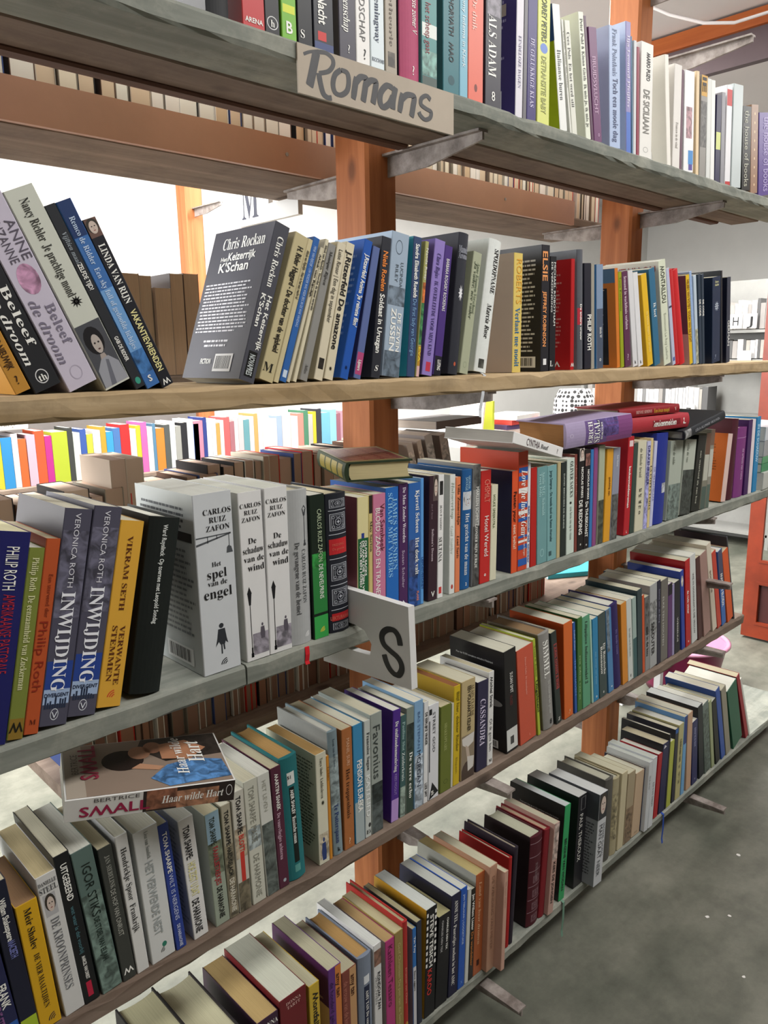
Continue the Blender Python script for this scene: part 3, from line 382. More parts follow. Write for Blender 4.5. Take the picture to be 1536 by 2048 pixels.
(1.678, 0.0318, 0.2277, -13.68, 0.01, 0.1435, 'p', 'd3d8c2', 'pale green tall paperback with dark stencil title', [('MONTAILLOU', '4c5044', 0.05, 0.4, 0.5, 0.55, 'b'), ('Emmanuel Le Roy Ladurie', '9a9e8e', 0.5, 0.95, 0.5, 0.3, 's')], [], {'side': 'd8d2c2', 'S': [('t', 'MONTAILLOU', 'a85c4c', 0.0, 0.95, 0.9, 0.014, 'b'), ('r', 0.45, 0.9, 0.35, 0.8, '2a2c28')]}),
(1.7199, 0.0144, 0.2159, -15.79, 0.01, 0.141, 'p', 'b7bcd2', 'pale lavender slim paperback', [], [('r', 0.38, 0.4, 0, 1, '2c3850'), ('r', 0.92, 0.96, 0.2, 0.8, '4a5aa0')], {}),
(1.7379, 0.0185, 0.215, -16.54, 0.01, 0.1334, 'h', 'c02a2e', 'thinner of two bare red hardcovers', [], [], {}),
(1.7607, 0.0257, 0.2161, -17.43, 0.01, 0.1321, 'h', 'c8282c', 'thicker of two bare red hardcovers', [], [], {}),
(1.8061, 0.0163, 0.2053, -13.56, 0.01, 0.1324, 'p', 'dcb624', 'yellow slim paperback with woman portrait face', [('HELEEN VAN ROYEN  GODIN VAN DE JACHT', '8a5a10', 0.05, 0.75, 0.5, 0.6, 'b')], [], {'side': '6a4c5c', 'S': [('o', 0.1, 0.8, 0.45, 0.93, '2c1c30'), ('o', 0.3, 0.75, 0.55, 0.88, 'c0988c'), ('r', 0, 1, 0, 0.35, 'c8a8a4')]}),
(1.8271, 0.012, 0.2154, -14.37, 0.01, 0.1357, 'p', '94aed4', 'light blue slim paperback behind yellow one', [], [], {}),
(1.841, 0.0143, 0.2061, -12.62, 0.01, 0.1349, 'p', 'b9c8d4', 'icy blue slim paperback with pale picture', [], [('n', 0.6, 1, 0, 1, 'a8a890')], {}),
(1.8596, 0.0145, 0.2097, -11.36, 0.01, 0.1301, 'p', '2a3a4a', 'first dark slate paperback with vertical white letters', [('DE CODE', 'f2f2ec', 0.28, 0.46, 0.5, 0.6, 'b')], [], {}),
(1.876, 0.0124, 0.2102, -10.52, 0.01, 0.1284, 'p', '303e4c', 'second dark slate paperback with vertical white letters', [('DE CODE', 'f2f2ec', 0.28, 0.46, 0.5, 0.6, 'b')], [], {}),
(1.929, 0.0447, 0.2052, -8.26, 0.01, 0.1323, 'p', '25334a', 'dark blue paperback with pale lion emblem', [('Simon', 'c8c89a', 0.04, 0.07, 0.5, 0.2, 'b', 'h'), ('Mahile', 'c8c89a', 0.075, 0.105, 0.5, 0.2, 'b', 'h'), ('y', 'a8b4c8', 0.88, 0.94, 0.4, 0.5, 'i', 'h')], [('sun', 0.28, 0.4, 0.25, 0.8, 'b8c2d0')], {'side': '152238'}),
(1.981, 0.0094, 0.2245, -9.79, 0.01, 0.1414, 'p', '25282d', 'tall narrow black paperback', [], [], {}),
(2.0129, 0.0207, 0.21, -8.12, 0.01, 0.1373, 'p', '3a3f4c', 'dark grey paperback with pale capitals', [('GERMAN', 'f2f2ec', 0.5, 0.8, 0.5, 0.6, 's')], [], {'side': '15182a'}),
]
BOOKS['C']=[
(0.1939, 0.0357, 0.2291, 12.71, 0.008, 0.1403, 'p', '1d1f5e', 'ultramarine paperback with tall white and red capitals', [('PHILIP ROTH', 'f2f2ec', 0.07, 0.27, 0.55, 0.36, 's'), ('AMERIKAANSE PASTORALE', 'b02838', 0.29, 0.66, 0.6, 0.34, 's')], [], {'pg': 'd9d4b0'}),
(0.2304, 0.0165, 0.209, 12.43, 0.008, 0.1347, 'p', '78823a', 'olive green paperback with cream serif title', [('Philip Roth  De eenzaamheid van Zuckerman', 'd8d8a8', 0.05, 0.74, 0.5, 0.42, 'R'), ('M', '1c1a10', 0.9, 0.96, 0.5, 0.6, 'b', 'h')], [('r', 0.89, 1, 0, 1, '8a6e2a')], {}),
(0.2479, 0.0153, 0.216, 12.32, 0.008, 0.1361, 'p', 'b5522a', 'burnt orange paperback with dark red title', [('Een stervend dier', '7c2c18', 0.18, 0.4, 0.6, 0.3, 's'), ('Philip Roth', '8c2a18', 0.42, 0.78, 0.5, 0.6, 's'), ('M', '5c2010', 0.92, 0.95, 0.5, 0.35, 'r', 'h')], [], {'side': 'a84a26'}),
(0.2642, 0.0304, 0.2434, 12.54, 0.008, 0.14, 'p', '4d4c5c', 'storm cloud paperback standing nearer the orange one', [('VERONICA ROTH', 'd8d8e0', 0.02, 0.36, 0.5, 0.2, 's'), ('INWIJDING', 'eceef4', 0.38, 0.84, 0.5, 0.5, 'R'), ('DIVERGENT', '1a2440', 0.845, 0.865, 0.5, 0.13, 'b', 'h'), ('1', '1a2440', 0.87, 0.885, 0.5, 0.13, 'b', 'h'), ('V', 'dfe4ec', 0.93, 0.965, 0.5, 0.2, 's', 'h')], [('n', 0.1, 0.5, 0, 1, '5a596a'), ('r', 0.7, 0.84, 0, 1, '27428e'), ('r', 0.83, 0.9, 0, 1, '9fb4d4'), ('ring', 0.92, 0.975, 0.35, 0.65, 'd0d4dc'), ('city', 0.86, 0.92, 0.1, 0.9, '27324a')], {'side': '3a3640'}),
(0.2954, 0.0324, 0.2411, 12.97, 0.008, 0.14, 'p', '4d4c5c', 'storm cloud paperback standing beside the yellow one', [('VERONICA ROTH', 'd8d8e0', 0.02, 0.36, 0.5, 0.2, 's'), ('INWIJDING', 'eceef4', 0.38, 0.84, 0.5, 0.5, 'R'), ('DIVERGENT', '1a2440', 0.845, 0.865, 0.5, 0.13, 'b', 'h'), ('1', '1a2440', 0.87, 0.885, 0.5, 0.13, 'b', 'h'), ('V', 'dfe4ec', 0.93, 0.965, 0.5, 0.2, 's', 'h')], [('n', 0.1, 0.5, 0, 1, '5a596a'), ('r', 0.7, 0.84, 0, 1, '27428e'), ('r', 0.83, 0.9, 0, 1, '9fb4d4'), ('ring', 0.92, 0.975, 0.35, 0.65, 'd0d4dc'), ('city', 0.86, 0.92, 0.1, 0.9, '27324a')], {}),
(0.3293, 0.0289, 0.22, 12.84, 0.008, 0.1346, 'p', 'd8a43c', 'golden yellow paperback with spaced black capitals', [('VIKRAM SETH', '5a2c10', 0.08, 0.48, 0.5, 0.22, 'R'), ('VERWANTE', '5a2c10', 0.56, 0.88, 0.66, 0.22, 'R'), ('STEMMEN', '5a2c10', 0.56, 0.86, 0.34, 0.22, 'R')], [('bow', 0.905, 0.95, 0.35, 0.7, 'c8482c')], {'side': 'dfb87c'}),
(0.3708, 0.0407, 0.2153, 11.88, 0.008, 0.1387, 'h', '141a18', 'worn black hardcover with small white title line', [('Ward Ruyslinck  Op toernee met Leopold Sondag', 'd4d8d4', 0.04, 0.6, 0.5, 0.14, 'b')], [], {'side': '171410'}),
(0.4711, 0.0555, 0.236, -0.24, 0.008, 0.15, 'p', 'c9cdd0', 'thick pale grey paperback with lamp arm and walking child', [('CARLOS', '16161a', 0.08, 0.115, 0.6, 0.11, 'r', 'h'), ('RUIZ', '16161a', 0.125, 0.16, 0.6, 0.11, 'r', 'h'), ('ZAFON', '16161a', 0.17, 0.205, 0.6, 0.11, 'r', 'h'), ('Het', '16161a', 0.37, 0.4, 0.5, 0.11, 'r', 'h'), ('spel', '16161a', 0.405, 0.465, 0.5, 0.18, 'r', 'h'), ('van de', '16161a', 0.47, 0.505, 0.5, 0.11, 'r', 'h'), ('engel', '16161a', 0.51, 0.575, 0.5, 0.18, 'r', 'h')], [('lamparm', 0.22, 0.34, 0.02, 0.98, '4c5054'), ('child', 0.72, 0.9, 0.3, 0.75, '2c3036'), ('fan', 0.925, 0.965, 0.45, 0.65, '23262a')], {'side': 'bfc4c2', 'pg': 'c9cbc4', 'S': [('blurb', 0.08, 0.92, 0.8, 0.93, '55595c', 4), ('r', 0.05, 0.95, 0.74, 0.79, '2e2b2a'), ('blurb', 0.1, 0.95, 0.2, 0.7, '6a6e70', 16), ('bar', 0.4, 0.85, 0.03, 0.13)]}),
(0.5367, 0.0367, 0.23, -0.43, 0.008, 0.15, 'p', 'dcdcdb', 'white paperback with lamp post, near twin', [('CARLOS', '16161a', 0.06, 0.09, 0.5, 0.16, 'r', 'h'), ('RUIZ', '16161a', 0.1, 0.13, 0.5, 0.16, 'r', 'h'), ('ZAFON', '16161a', 0.14, 0.17, 0.5, 0.16, 'r', 'h'), ('De', '16161a', 0.26, 0.3, 0.5, 0.2, 'r', 'h'), ('schaduw', '16161a', 0.31, 0.355, 0.55, 0.2, 'r', 'h'), ('van de', '16161a', 0.365, 0.405, 0.6, 0.2, 'r', 'h'), ('wind', '16161a', 0.415, 0.46, 0.6, 0.2, 'r', 'h')], [('lamp', 0.55, 0.98, 0.05, 0.45, '191a1e'), ('n', 0.84, 0.97, 0.3, 1, '8f8a94'), ('man', 0.78, 0.88, 0.6, 0.9, '57525c')], {'side': 'd6d6cc', 'pg': 'c8cac0'}),
(0.5742, 0.0377, 0.2307, 0.4, 0.008, 0.15, 'p', 'dcdcdb', 'white paperback with lamp post, far twin', [('CARLOS', '16161a', 0.06, 0.09, 0.5, 0.16, 'r', 'h'), ('RUIZ', '16161a', 0.1, 0.13, 0.5, 0.16, 'r', 'h'), ('ZAFON', '16161a', 0.14, 0.17, 0.5, 0.16, 'r', 'h'), ('De', '16161a', 0.26, 0.3, 0.5, 0.2, 'r', 'h'), ('schaduw', '16161a', 0.31, 0.355, 0.55, 0.2, 'r', 'h'), ('van de', '16161a', 0.365, 0.405, 0.6, 0.2, 'r', 'h'), ('wind', '16161a', 0.415, 0.46, 0.6, 0.2, 'r', 'h')], [('lamp', 0.55, 0.98, 0.05, 0.45, '191a1e'), ('n', 0.84, 0.97, 0.3, 1, '8f8a94'), ('man', 0.78, 0.88, 0.6, 0.9, '57525c')], {'pg': 'c8cac0'}),
(0.614, 0.0354, 0.2218, 0.24, 0.008, 0.15, 'h', 'a9abab', 'grey hardcover with street lamp drawing and red ribbon', [('CARLOS RUIZ ZAFON', '55585a', 0.38, 0.73, 0.66, 0.2, 'r'), ('De gevangene van de hemel', '4a4c4e', 0.33, 0.8, 0.35, 0.22, 'r')], [('lamp', 0.1, 0.36, 0.5, 1, '3a3c40'), ('fan', 0.92, 0.96, 0.6, 0.85, 'e0e0e0')], {'ribbon': 'c02028'}),
(0.6518, 0.0271, 0.211, -0.23, 0.008, 0.1359, 'p', '15231a', 'black and green paperback with thin white capitals', [('CARLOS RUIZ ZAFON', 'b9c8a8', 0.1, 0.46, 0.6, 0.28, 's'), ('DE NEVELPRINS', 'f2f2ec', 0.48, 0.72, 0.6, 0.28, 's')], [('n', 0.4, 0.5, 0, 1, '2f8a3e'), ('r', 0.5, 0.82, 0.0, 1, '2c7c3c'), ('r', 0.84, 1, 0, 1, '38a04c'), ('fan', 0.92, 0.96, 0.4, 0.75, 'd8c840')], {}),
(0.6829, 0.039, 0.2078, -0.26, 0.008, 0.1309, 'h', '1d2029', 'navy leather hardcover with silver ornaments and red labels', [('LEKTURAMA', 'd06858', 0.875, 0.905, 0.5, 0.22, 'b', 'h'), ('FREDERIC', 'd06858', 0.35, 0.37, 0.5, 0.16, 's', 'h'), ('De groene', 'd06858', 0.38, 0.4, 0.5, 0.16, 's', 'h')], [('orn', 0.04, 0.1, 0.15, 0.9, 'b8bcc4'), ('orn', 0.14, 0.26, 0.15, 0.9, 'b8bcc4'), ('r', 0.32, 0.43, 0.1, 0.95, 'b8242a'), ('orn', 0.5, 0.62, 0.15, 0.9, 'b8bcc4'), ('orn', 0.68, 0.8, 0.15, 0.9, 'b8bcc4'), ('r', 0.86, 0.915, 0.12, 0.95, 'b8242a'), ('orn', 0.93, 0.98, 0.15, 0.9, 'b8bcc4'), ('r', 0.115, 0.12, 0.1, 0.95, 'b8bcc4'), ('r', 0.285, 0.29, 0.1, 0.95, 'b8bcc4'), ('r', 0.46, 0.465, 0.1, 0.95, 'b8bcc4'), ('r', 0.65, 0.655, 0.1, 0.95, 'b8bcc4'), ('r', 0.83, 0.835, 0.1, 0.95, 'b8bcc4')], {}),
(0.7358, 0.0225, 0.1952, 1.39, 0.008, 0.128, 'p', 'd9cf9a', 'cream paperback with dark green lower band', [('OLIVER SACKS', 'f2f2ec', 0.34, 0.62, 0.72, 0.18, 'b'), ('DE MAN DIE ZIJN VROUW', 'f2f2ec', 0.34, 0.86, 0.5, 0.18, 'b'), ('VOOR EEN HOED HIELD', 'f2f2ec', 0.34, 0.84, 0.28, 0.18, 'b')], [('r', 0.32, 0.97, 0, 1, '1c5c34'), ('r', 0.28, 0.32, 0.35, 0.6, '2a3a88')], {'side': '8a5058'}),
(0.7597, 0.008, 0.1957, 0.95, 0.008, 0.1213, 'p', 'c9b878', 'slim straw paperback with black title', [('May Sarton', '16161a', 0.2, 0.44, 0.55, 0.5, 'R')], [('r', 0, 0.14, 0.1, 0.9, '2c2420')], {}),
(0.7688, 0.0263, 0.1955, 0.97, 0.008, 0.1191, 'p', 'c47896', 'rose pink paperback with dark and white capitals', [('Van Sambeek', '5a2030', 0.08, 0.46, 0.72, 0.36, 's'), ('BLOED, ZAAD EN TRANEN', 'f2f2ec', 0.11, 0.84, 0.36, 0.36, 's')], [], {'side': 'b06078'}),
(0.7963, 0.0277, 0.2018, 0.6, 0.008, 0.1301, 'p', '2568b8', 'bright blue paperback with pale blue capitals', [('JAMES VRIENDEN', '8fc4ec', 0.08, 0.65, 0.7, 0.34, 'r'), ('SCHAAP MET VADERS', '8fc4ec', 0.04, 0.7, 0.34, 0.34, 'r'), ('Mozaiek', 'cfe2f4', 0.9, 0.97, 0.6, 0.2, 's')], [], {'side': '1d4f94'}),
(0.8245, 0.0197, 0.2048, 0.91, 0.008, 0.129, 'p', '4a2858', 'purple paperback with white serif title', [('De Man Zonder Woorden', 'e4dce8', 0.03, 0.46, 0.55, 0.34, 'R'), ('Susan Schaller', 'c8b8d0', 0.52, 0.82, 0.45, 0.28, 's')], [('tri', 0.92, 0.99, 0.2, 0.9, 'e8e8f0')], {}),
(0.846, 0.0275, 0.2025, 0.72, 0.008, 0.1326, 'p', '2f62a8', 'blue paperback with misty photograph and white author', [('Kjersti Scheen', 'f2f2ec', 0.06, 0.4, 0.72, 0.3, 'R'), ('Het doek valt', 'f2f2ec', 0.44, 0.74, 0.7, 0.3, 'R'), ('FLARE', 'd88a78', 0.88, 0.96, 0.75, 0.18, 'b')], [('n', 0.45, 0.75, 0, 0.8, '3a4a78'), ('n', 0.75, 1, 0, 0.75, '2c4c8c')], {}),
(0.874, 0.0074, 0.2079, 0.61, 0.008, 0.129, 'p', '5c9ad8', 'slim sky blue paperback', [('LIEFDESVERDRIET', '2a5898', 0.62, 0.88, 0.5, 0.6, 'b')], [], {}),
(0.892, 0.0214, 0.2085, 1.41, 0.008, 0.1274, 'p', '38242e', 'aubergine black paperback with veiled face picture', [('Jean P. Sasson', '8a7480', 0.22, 0.34, 0.3, 0.16, 'i'), ("Sultana's Droom", 'c8b8c0', 0.42, 0.68, 0.4, 0.24, 'R'), ('V', 'f2f2ec', 0.92, 0.97, 0.5, 0.4, 'b', 'h')], [('face', 0.0, 0.2, 0.4, 1, '5a4c4c')], {'side': '3a2430'}),
(0.9148, 0.0135, 0.2079, 1.12, 0.008, 0.134, 'p', 'e6e6e4', 'white paperback with black ribbon drawing', [('JEAN P SASSON', '5a5a5a', 0.24, 0.44, 0.45, 0.34, 'r'), ('SULTANA', '3a3a3a', 0.5, 0.7, 0.4, 0.6, 'r')], [('n', 0.05, 0.16, 0.2, 0.8, '2a2a2a'), ('r', 0.91, 0.965, 0.2, 0.7, 'c83a38')], {}),
(0.9444, 0.0137, 0.2048, 0.69, 0.008, 0.129, 'p', 'dfe2de', 'white paperback with green grey script title', [('Halsoverkop', 'a8b4a8', 0.06, 0.36, 0.5, 0.5, 'i'), ('Gail Sattler', 'c0c8c0', 0.42, 0.66, 0.4, 0.44, 'i')], [('o', 0.92, 0.96, 0.3, 0.7, 'b8483c')], {'side': 'c9cec9'}),
(0.9592, 0.0125, 0.1989, 0.68, 0.008, 0.1303, 'p', 'df8358', 'apricot orange slim paperback with dark title', [("Villa 'Zonneschijn'", '4a2818', 0.06, 0.42, 0.6, 0.5, 'i'), ('Leni Saris', '4a2818', 0.5, 0.7, 0.5, 0.5, 'i')], [], {}),
(0.9746, 0.0261, 0.2082, 1.76, 0.008, 0.1292, 'h', '205a94', 'sea blue hardcover with small portrait', [('GEORGIA', 'a8d0e0', 0.05, 0.16, 0.62, 0.22, 's'), ('SAVAGE', 'a8d0e0', 0.06, 0.17, 0.36, 0.22, 's'), ('Het gezicht van de maan', 'e4e8ea', 0.36, 0.88, 0.5, 0.36, 'r'), ('2', 'f2f2ec', 0.94, 0.97, 0.5, 0.4, 'b', 'h')], [('face', 0.18, 0.33, 0.1, 0.95, 'c8d0d8')], {'side': '205082'}),
(1.004, 0.0197, 0.2146, 0.84, 0.008, 0.1312, 'p', '8c8c8a', 'grey photograph paperback with black title', [('MARLEEN SCHMITZ', 'f2f2ec', 0.18, 0.5, 0.55, 0.4, 's'), ('ZONDER MIJN JURKJE', 'f2f2ec', 0.5, 0.85, 0.5, 0.34, 'i')], [('n', 0.0, 0.2, 0, 1, '5a5a58'), ('n', 0.5, 1, 0, 1, '4a4a4a')], {}),
(1.0259, 0.028, 0.2016, 0.51, 0.008, 0.13, 'p', 'bf2a28', 'scarlet paperback with white hotel title', [('CHSMILT', 'e88a78', 0.08, 0.28, 0.6, 0.5, 's'), ('Hotel Wereld', 'f2f2ec', 0.4, 0.76, 0.6, 0.4, 's'), ('o', 'f2f2ec', 0.9, 0.94, 0.5, 0.3, 'b', 'h')], [], {}),
(1.0546, 0.0181, 0.1732, 1.0, 0.008, 0.1091, 'p', 'd9d6bc', 'low cream paperback with small green letters', [('HYLKE SPEERSTRA', '5a6a3c', 0.1, 0.45, 0.4, 0.36, 's')], [], {}),
(1.1177, 0.0176, 0.1912, -0.22, 0.008, 0.1255, 'p', 'd9562e', 'orange spine paperback with dark blue night cover', [('Fasten your', '2a1410', 0.2, 0.5, 0.5, 0.5, 'b'), ('seat belts!', 'f0c8b0', 0.52, 0.76, 0.5, 0.5, 'b')], [], {'side': '14143a', 'S': [('o', 0.15, 0.6, 0.7, 0.75, 'd0d4d8'), ('r', 0.25, 0.7, 0.03, 0.16, 'd4d4d4'), ('bar', 0.3, 0.6, 0.05, 0.12)]}),
(1.137, 0.0291, 0.2241, -0.48, 0.008, 0.1392, 'p', 'c8482c', 'candy striped orange and blue paperback with white script', [('Love the lucky Gun', 'f2f2ec', 0.15, 0.7, 0.6, 0.6, 'c'), ('Annegreet van Bergen', 'f0d8c8', 0.65, 0.88, 0.7, 0.2, 's')], [('r', 0.13, 0.17, 0, 1, '2a5aa8'), ('r', 0.2, 0.24, 0, 1, '2a5aa8'), ('r', 0.3, 0.34, 0, 1, 'e8e4e0'), ('r', 0.42, 0.47, 0, 1, '2a5aa8'), ('r', 0.49, 0.52, 0, 1, 'e8e4e0'), ('r', 0.55, 0.58, 0, 1, '2a5aa8'), ('r', 0.7, 0.72, 0, 1, '2a5aa8'), ('r', 0.74, 0.76, 0, 1, 'e8e4e0'), ('r', 0.78, 0.82, 0, 1, '2a5aa8'), ('r', 0.9, 0.96, 0, 1, '2a5aa8')], {'side': 'c8421c'}),
(1.1667, 0.0081, 0.2017, -0.54, 0.008, 0.1231, 'p', 'e0e2e6', 'slim white paperback with blue vertical letters', [('een zomer vol onweer', '2a5aa0', 0.4, 0.95, 0.5, 0.7, 'b')], [], {}),
(1.1776, 0.0192, 0.1908, -1.19, 0.008, 0.1232, 'p', 'b3231f', 'plain red paperback behind the striped one', [], [], {'side': '9a2420'}),
(1.1997, 0.0323, 0.1889, -1.84, 0.008, 0.119, 'p', '6f9c9e', 'dusty teal paperback with pale blue script', [('Annie M.G. Schmidt', 'a8d0d0', 0.05, 0.5, 0.6, 0.3, 'r'), ('Toet bibi', 'a8d0d0', 0.06, 0.3, 0.3, 0.25, 'r')], [('ring', 0.85, 0.93, 0.3, 0.7, 'a8d0d0')], {}),
(1.2337, 0.0314, 0.1881, -2.23, 0.008, 0.1235, 'p', '7aa8aa', 'lighter teal paperback with dark small title', [('Jorge Semprun - De tweede dood van Ramon Mercader', '2c5058', 0.05, 0.8, 0.4, 0.24, 'b')], [('r', 0.9, 0.95, 0.15, 0.45, '38585c')], {}),
(1.2666, 0.011, 0.1916, -1.59, 0.008, 0.1187, 'p', 'bcae84', 'slim khaki paperback', [], [], {}),
(1.2789, 0.0195, 0.1901, -1.63, 0.008, 0.1158, 'p', '27302e', 'bottle black paperback with tiny white line', [('DAVID BEECHERS DE BLINDE', 'b0b8b0', 0.12, 0.7, 0.5, 0.22, 'b')], [], {}),
(1.3008, 0.0273, 0.1947, -2.33, 0.008, 0.1257, 'p', 'cbd8ce', 'mint white paperback with black author capitals', [('OLIVER SACKS', '3a4440', 0.03, 0.4, 0.6, 0.4, 'r'), ('een been om op te staan', '7a8880', 0.5, 0.85, 0.55, 0.3, 'r')], [('sun', 0.44, 0.48, 0.3, 0.7, '16161a')], {}),
(1.3299, 0.0095, 0.2011, -2.8, 0.008, 0.1267, 'p', '7c4038', 'slim russet paperback', [('shockaholic', 'c08a7c', 0.1, 0.9, 0.5, 0.5, 'i')], [], {}),
(1.3404, 0.0221, 0.2109, -1.9, 0.008, 0.1379, 'p', '1e1a1c', 'black paperback with white slab title, nearer twin', [('NICHOLAS SPARKS', 'f2f2ec', 0.18, 0.48, 0.65, 0.34, 'b'), ('DE REDDING', 'f2f2ec', 0.5, 0.84, 0.45, 0.56, 'b'), ('o', 'f2f2ec', 0.92, 0.95, 0.5, 0.4, 'b', 'h')], [('face', 0, 0.12, 0.2, 1, 'c8c0b8')], {}),
(1.364, 0.0195, 0.207, -1.64, 0.008, 0.1284, 'p', '1f1a1e', 'black paperback with white slab title, farther twin', [('NICHOLAS SPARKS', 'f2f2ec', 0.2, 0.5, 0.65, 0.34, 'b'), ('De THUISKOMST', 'f2f2ec', 0.52, 0.88, 0.45, 0.5, 'b'), ('o', 'f2f2ec', 0.94, 0.97, 0.5, 0.4, 'b', 'h')], [('pt', 0.04, 0.16, 0.1, 1, '8a6058')], {}),
(1.385, 0.0106, 0.2054, -1.36, 0.008, 0.1254, 'p', '3878b8', 'slim azure paperback', [], [], {}),
(1.3971, 0.0144, 0.2082, -1.34, 0.008, 0.1342, 'p', '8a4a80', 'slim mauve paperback', [], [], {}),
(1.4167, 0.0225, 0.2103, -1.22, 0.008, 0.1325, 'p', 'a8b098', 'grey green paperback with plant silhouettes', [], [('n', 0.55, 1, 0, 1, '4c5044')], {}),
(1.4418, 0.0251, 0.2003, 0.56, 0.008, 0.1312, 'p', 'd99c2c', 'amber paperback with dark small print', [('gelukkig zijn', '7a4c10', 0.3, 0.5, 0.6, 0.24, 'b')], [], {}),
(1.4691, 0.0279, 0.1994, 0.3, 0.008, 0.1236, 'p', '8c90a0', 'blue grey paperback with misty forest', [('Kate Morton', 'd8dce4', 0.08, 0.2, 0.6, 0.3, 'r')], [('n', 0.5, 1, 0, 1, '5a5c5a')], {}),
(1.5261, 0.0246, 0.2185, 1.18, 0.008, 0.1337, 'p', 'b11f2a', 'crimson paperback with white keuken lettering', [('keukenmeidenroman', 'f2f2ec', 0.3, 0.72, 0.5, 0.36, 'b'), ('L', 'f2f2ec', 0.95, 0.98, 0.5, 0.3, 'b', 'h')], [('r', 0.04, 0.1, 0.2, 0.85, 'e0c8c8')], {'side': 'a81a24', 'S': [('bar', 0.5, 0.85, 0.03, 0.12)]}),
(1.5528, 0.0191, 0.2023, 0.66, 0.008, 0.1305, 'p', '36463f', 'slim bottle green paperback', [], [], {}),
(1.5754, 0.0375, 0.2051, -0.31, 0.008, 0.1292, 'p', 'cfcbb2', 'cream paperback with stacked black capitals', [('RT', '16161a', 0.52, 0.56, 0.5, 0.45, 'b', 'h'), ('HT', '16161a', 0.58, 0.62, 0.5, 0.45, 'b', 'h'), ('AK', '16161a', 0.65, 0.69, 0.5, 0.45, 'b', 'h'), ('TY', '16161a', 0.71, 0.75, 0.5, 0.45, 'b', 'h'), ('D', '16161a', 0.77, 0.81, 0.5, 0.3, 'b', 'h'), ('de blinde bruid', '7a7a6a', 0.08, 0.4, 0.4, 0.3, 'i')], [], {}),
(1.6151, 0.0168, 0.2013, 0.21, 0.008, 0.1318, 'p', 'b8b8dc', 'pale violet patterned paperback', [('DRAKENRIJDER', '3a3a78', 0.05, 0.5, 0.5, 0.6, 'b')], [('n', 0.3, 1, 0, 1, '9898c8')], {}),
(1.6338, 0.0105, 0.2068, -0.37, 0.008, 0.1283, 'p', 'd8c48c', 'straw and white slim paperback', [('LA COTTA LUGIA', '16161a', 0.3, 0.8, 0.5, 0.6, 'R')], [], {}),
(1.6454, 0.0133, 0.1984, 1.38, 0.008, 0.121, 'p', 'c0c2e0', 'slim lavender paperback beside royal blue one', [('DE VERZAMELAAR', '7a7ab0', 0.3, 0.7, 0.5, 0.5, 's')], [], {}),
(1.6624, 0.0558, 0.2136, 1.25, 0.008, 0.1375, 'h', '26348c', 'royal blue hardcover with small portrait patch', [], [('pt', 0.55, 0.66, 0.55, 1, 'b8bcc4')], {}),
(1.7258, 0.0626, 0.1907, 1.68, 0.008, 0.1201, 'p', 'a8b0a4', 'grey green paperback with leaf pattern, near twin', [('rilla de wilde', '6a7268', 0.05, 0.3, 0.3, 0.2, 'i')], [('n', 0.55, 1, 0, 1, '6c7a74')], {}),
(1.7924, 0.06, 0.1851, 4.31, 0.008, 0.1216, 'p', 'b0b6aa', 'grey white paperback with inky bamboo pattern, far twin', [('rilla de vos', '6a7268', 0.05, 0.3, 0.3, 0.2, 'i')], [('n', 0.4, 1, 0, 1, '3c423e')], {}),
(1.8578, 0.0447, 0.1899, 5.88, 0.008, 0.1176, 'p', '20231f', 'matt black paperback beside inky pattern', [('een waarheid als een koe', 'c8c8b8', 0.2, 0.9, 0.5, 0.2, 's')], [], {}),
(1.9093, 0.0274, 0.1938, 3.91, 0.008, 0.1181, 'p', '7c7a6c', 'landscape paperback with brown sky', [], [('r', 0, 0.28, 0, 1, '6a4c3c'), ('r', 0.28, 0.62, 0, 1, 'b4b4a8'), ('r', 0.7, 1, 0, 1, '4c5c54')], {}),
(1.9395, 0.0218, 0.2015, 3.03, 0.008, 0.13, 'p', '8a867a', 'slim landscape paperback with grey fields', [], [('r', 0, 0.2, 0, 1, '70584a'), ('r', 0.25, 0.6, 0, 1, 'b8b8ae'), ('r', 0.7, 1, 0, 1, '56665c')], {}),
(2.0371, 0.0278, 0.1817, 5.98, 0.008, 0.1145, 'p', 'd8bcb4', 'pale pink spine paperback with orange cover face', [], [], {'side': 'c2642a', 'S': [('blurb', 0.2, 0.8, 0.45, 0.85, '8a4a1c', 10), ('r', 0.1, 0.6, 0.03, 0.14, 'b8ccc0')]}),
(2.0754, 0.0404, 0.2177, 2.82, 0.008, 0.1422, 'h', '4a1f2a', 'maroon tall hardcover', [], [], {'side': '4a1c26'}),
(2.1241, 0.0609, 0.1915, 0.46, 0.008, 0.1187, 'h', '7a3a78', 'violet cloth hardcover', [('de erfenis van rome', 'b890b8', 0.3, 0.75, 0.6, 0.24, 'b')], [('r', 0.14, 0.145, 0, 1, 'c8a0c8')], {}),
(2.1876, 0.0273, 0.2095, -0.29, 0.008, 0.128, 'p', '3e1c56', 'dark violet slim paperback', [], [], {}),
(2.2185, 0.0215, 0.2092, -1.31, 0.008, 0.1348, 'p', 'e0d4d8', 'slim pinkish white paperback', [], [], {}),
(2.2481, 0.0284, 0.2141, -1.36, 0.008, 0.1349, 'p', '2280b4', 'turquoise blue tall paperback', [('IN DE SCHADUW', 'c0e0ec', 0.1, 0.6, 0.5, 0.5, 'b')], [], {}),
]
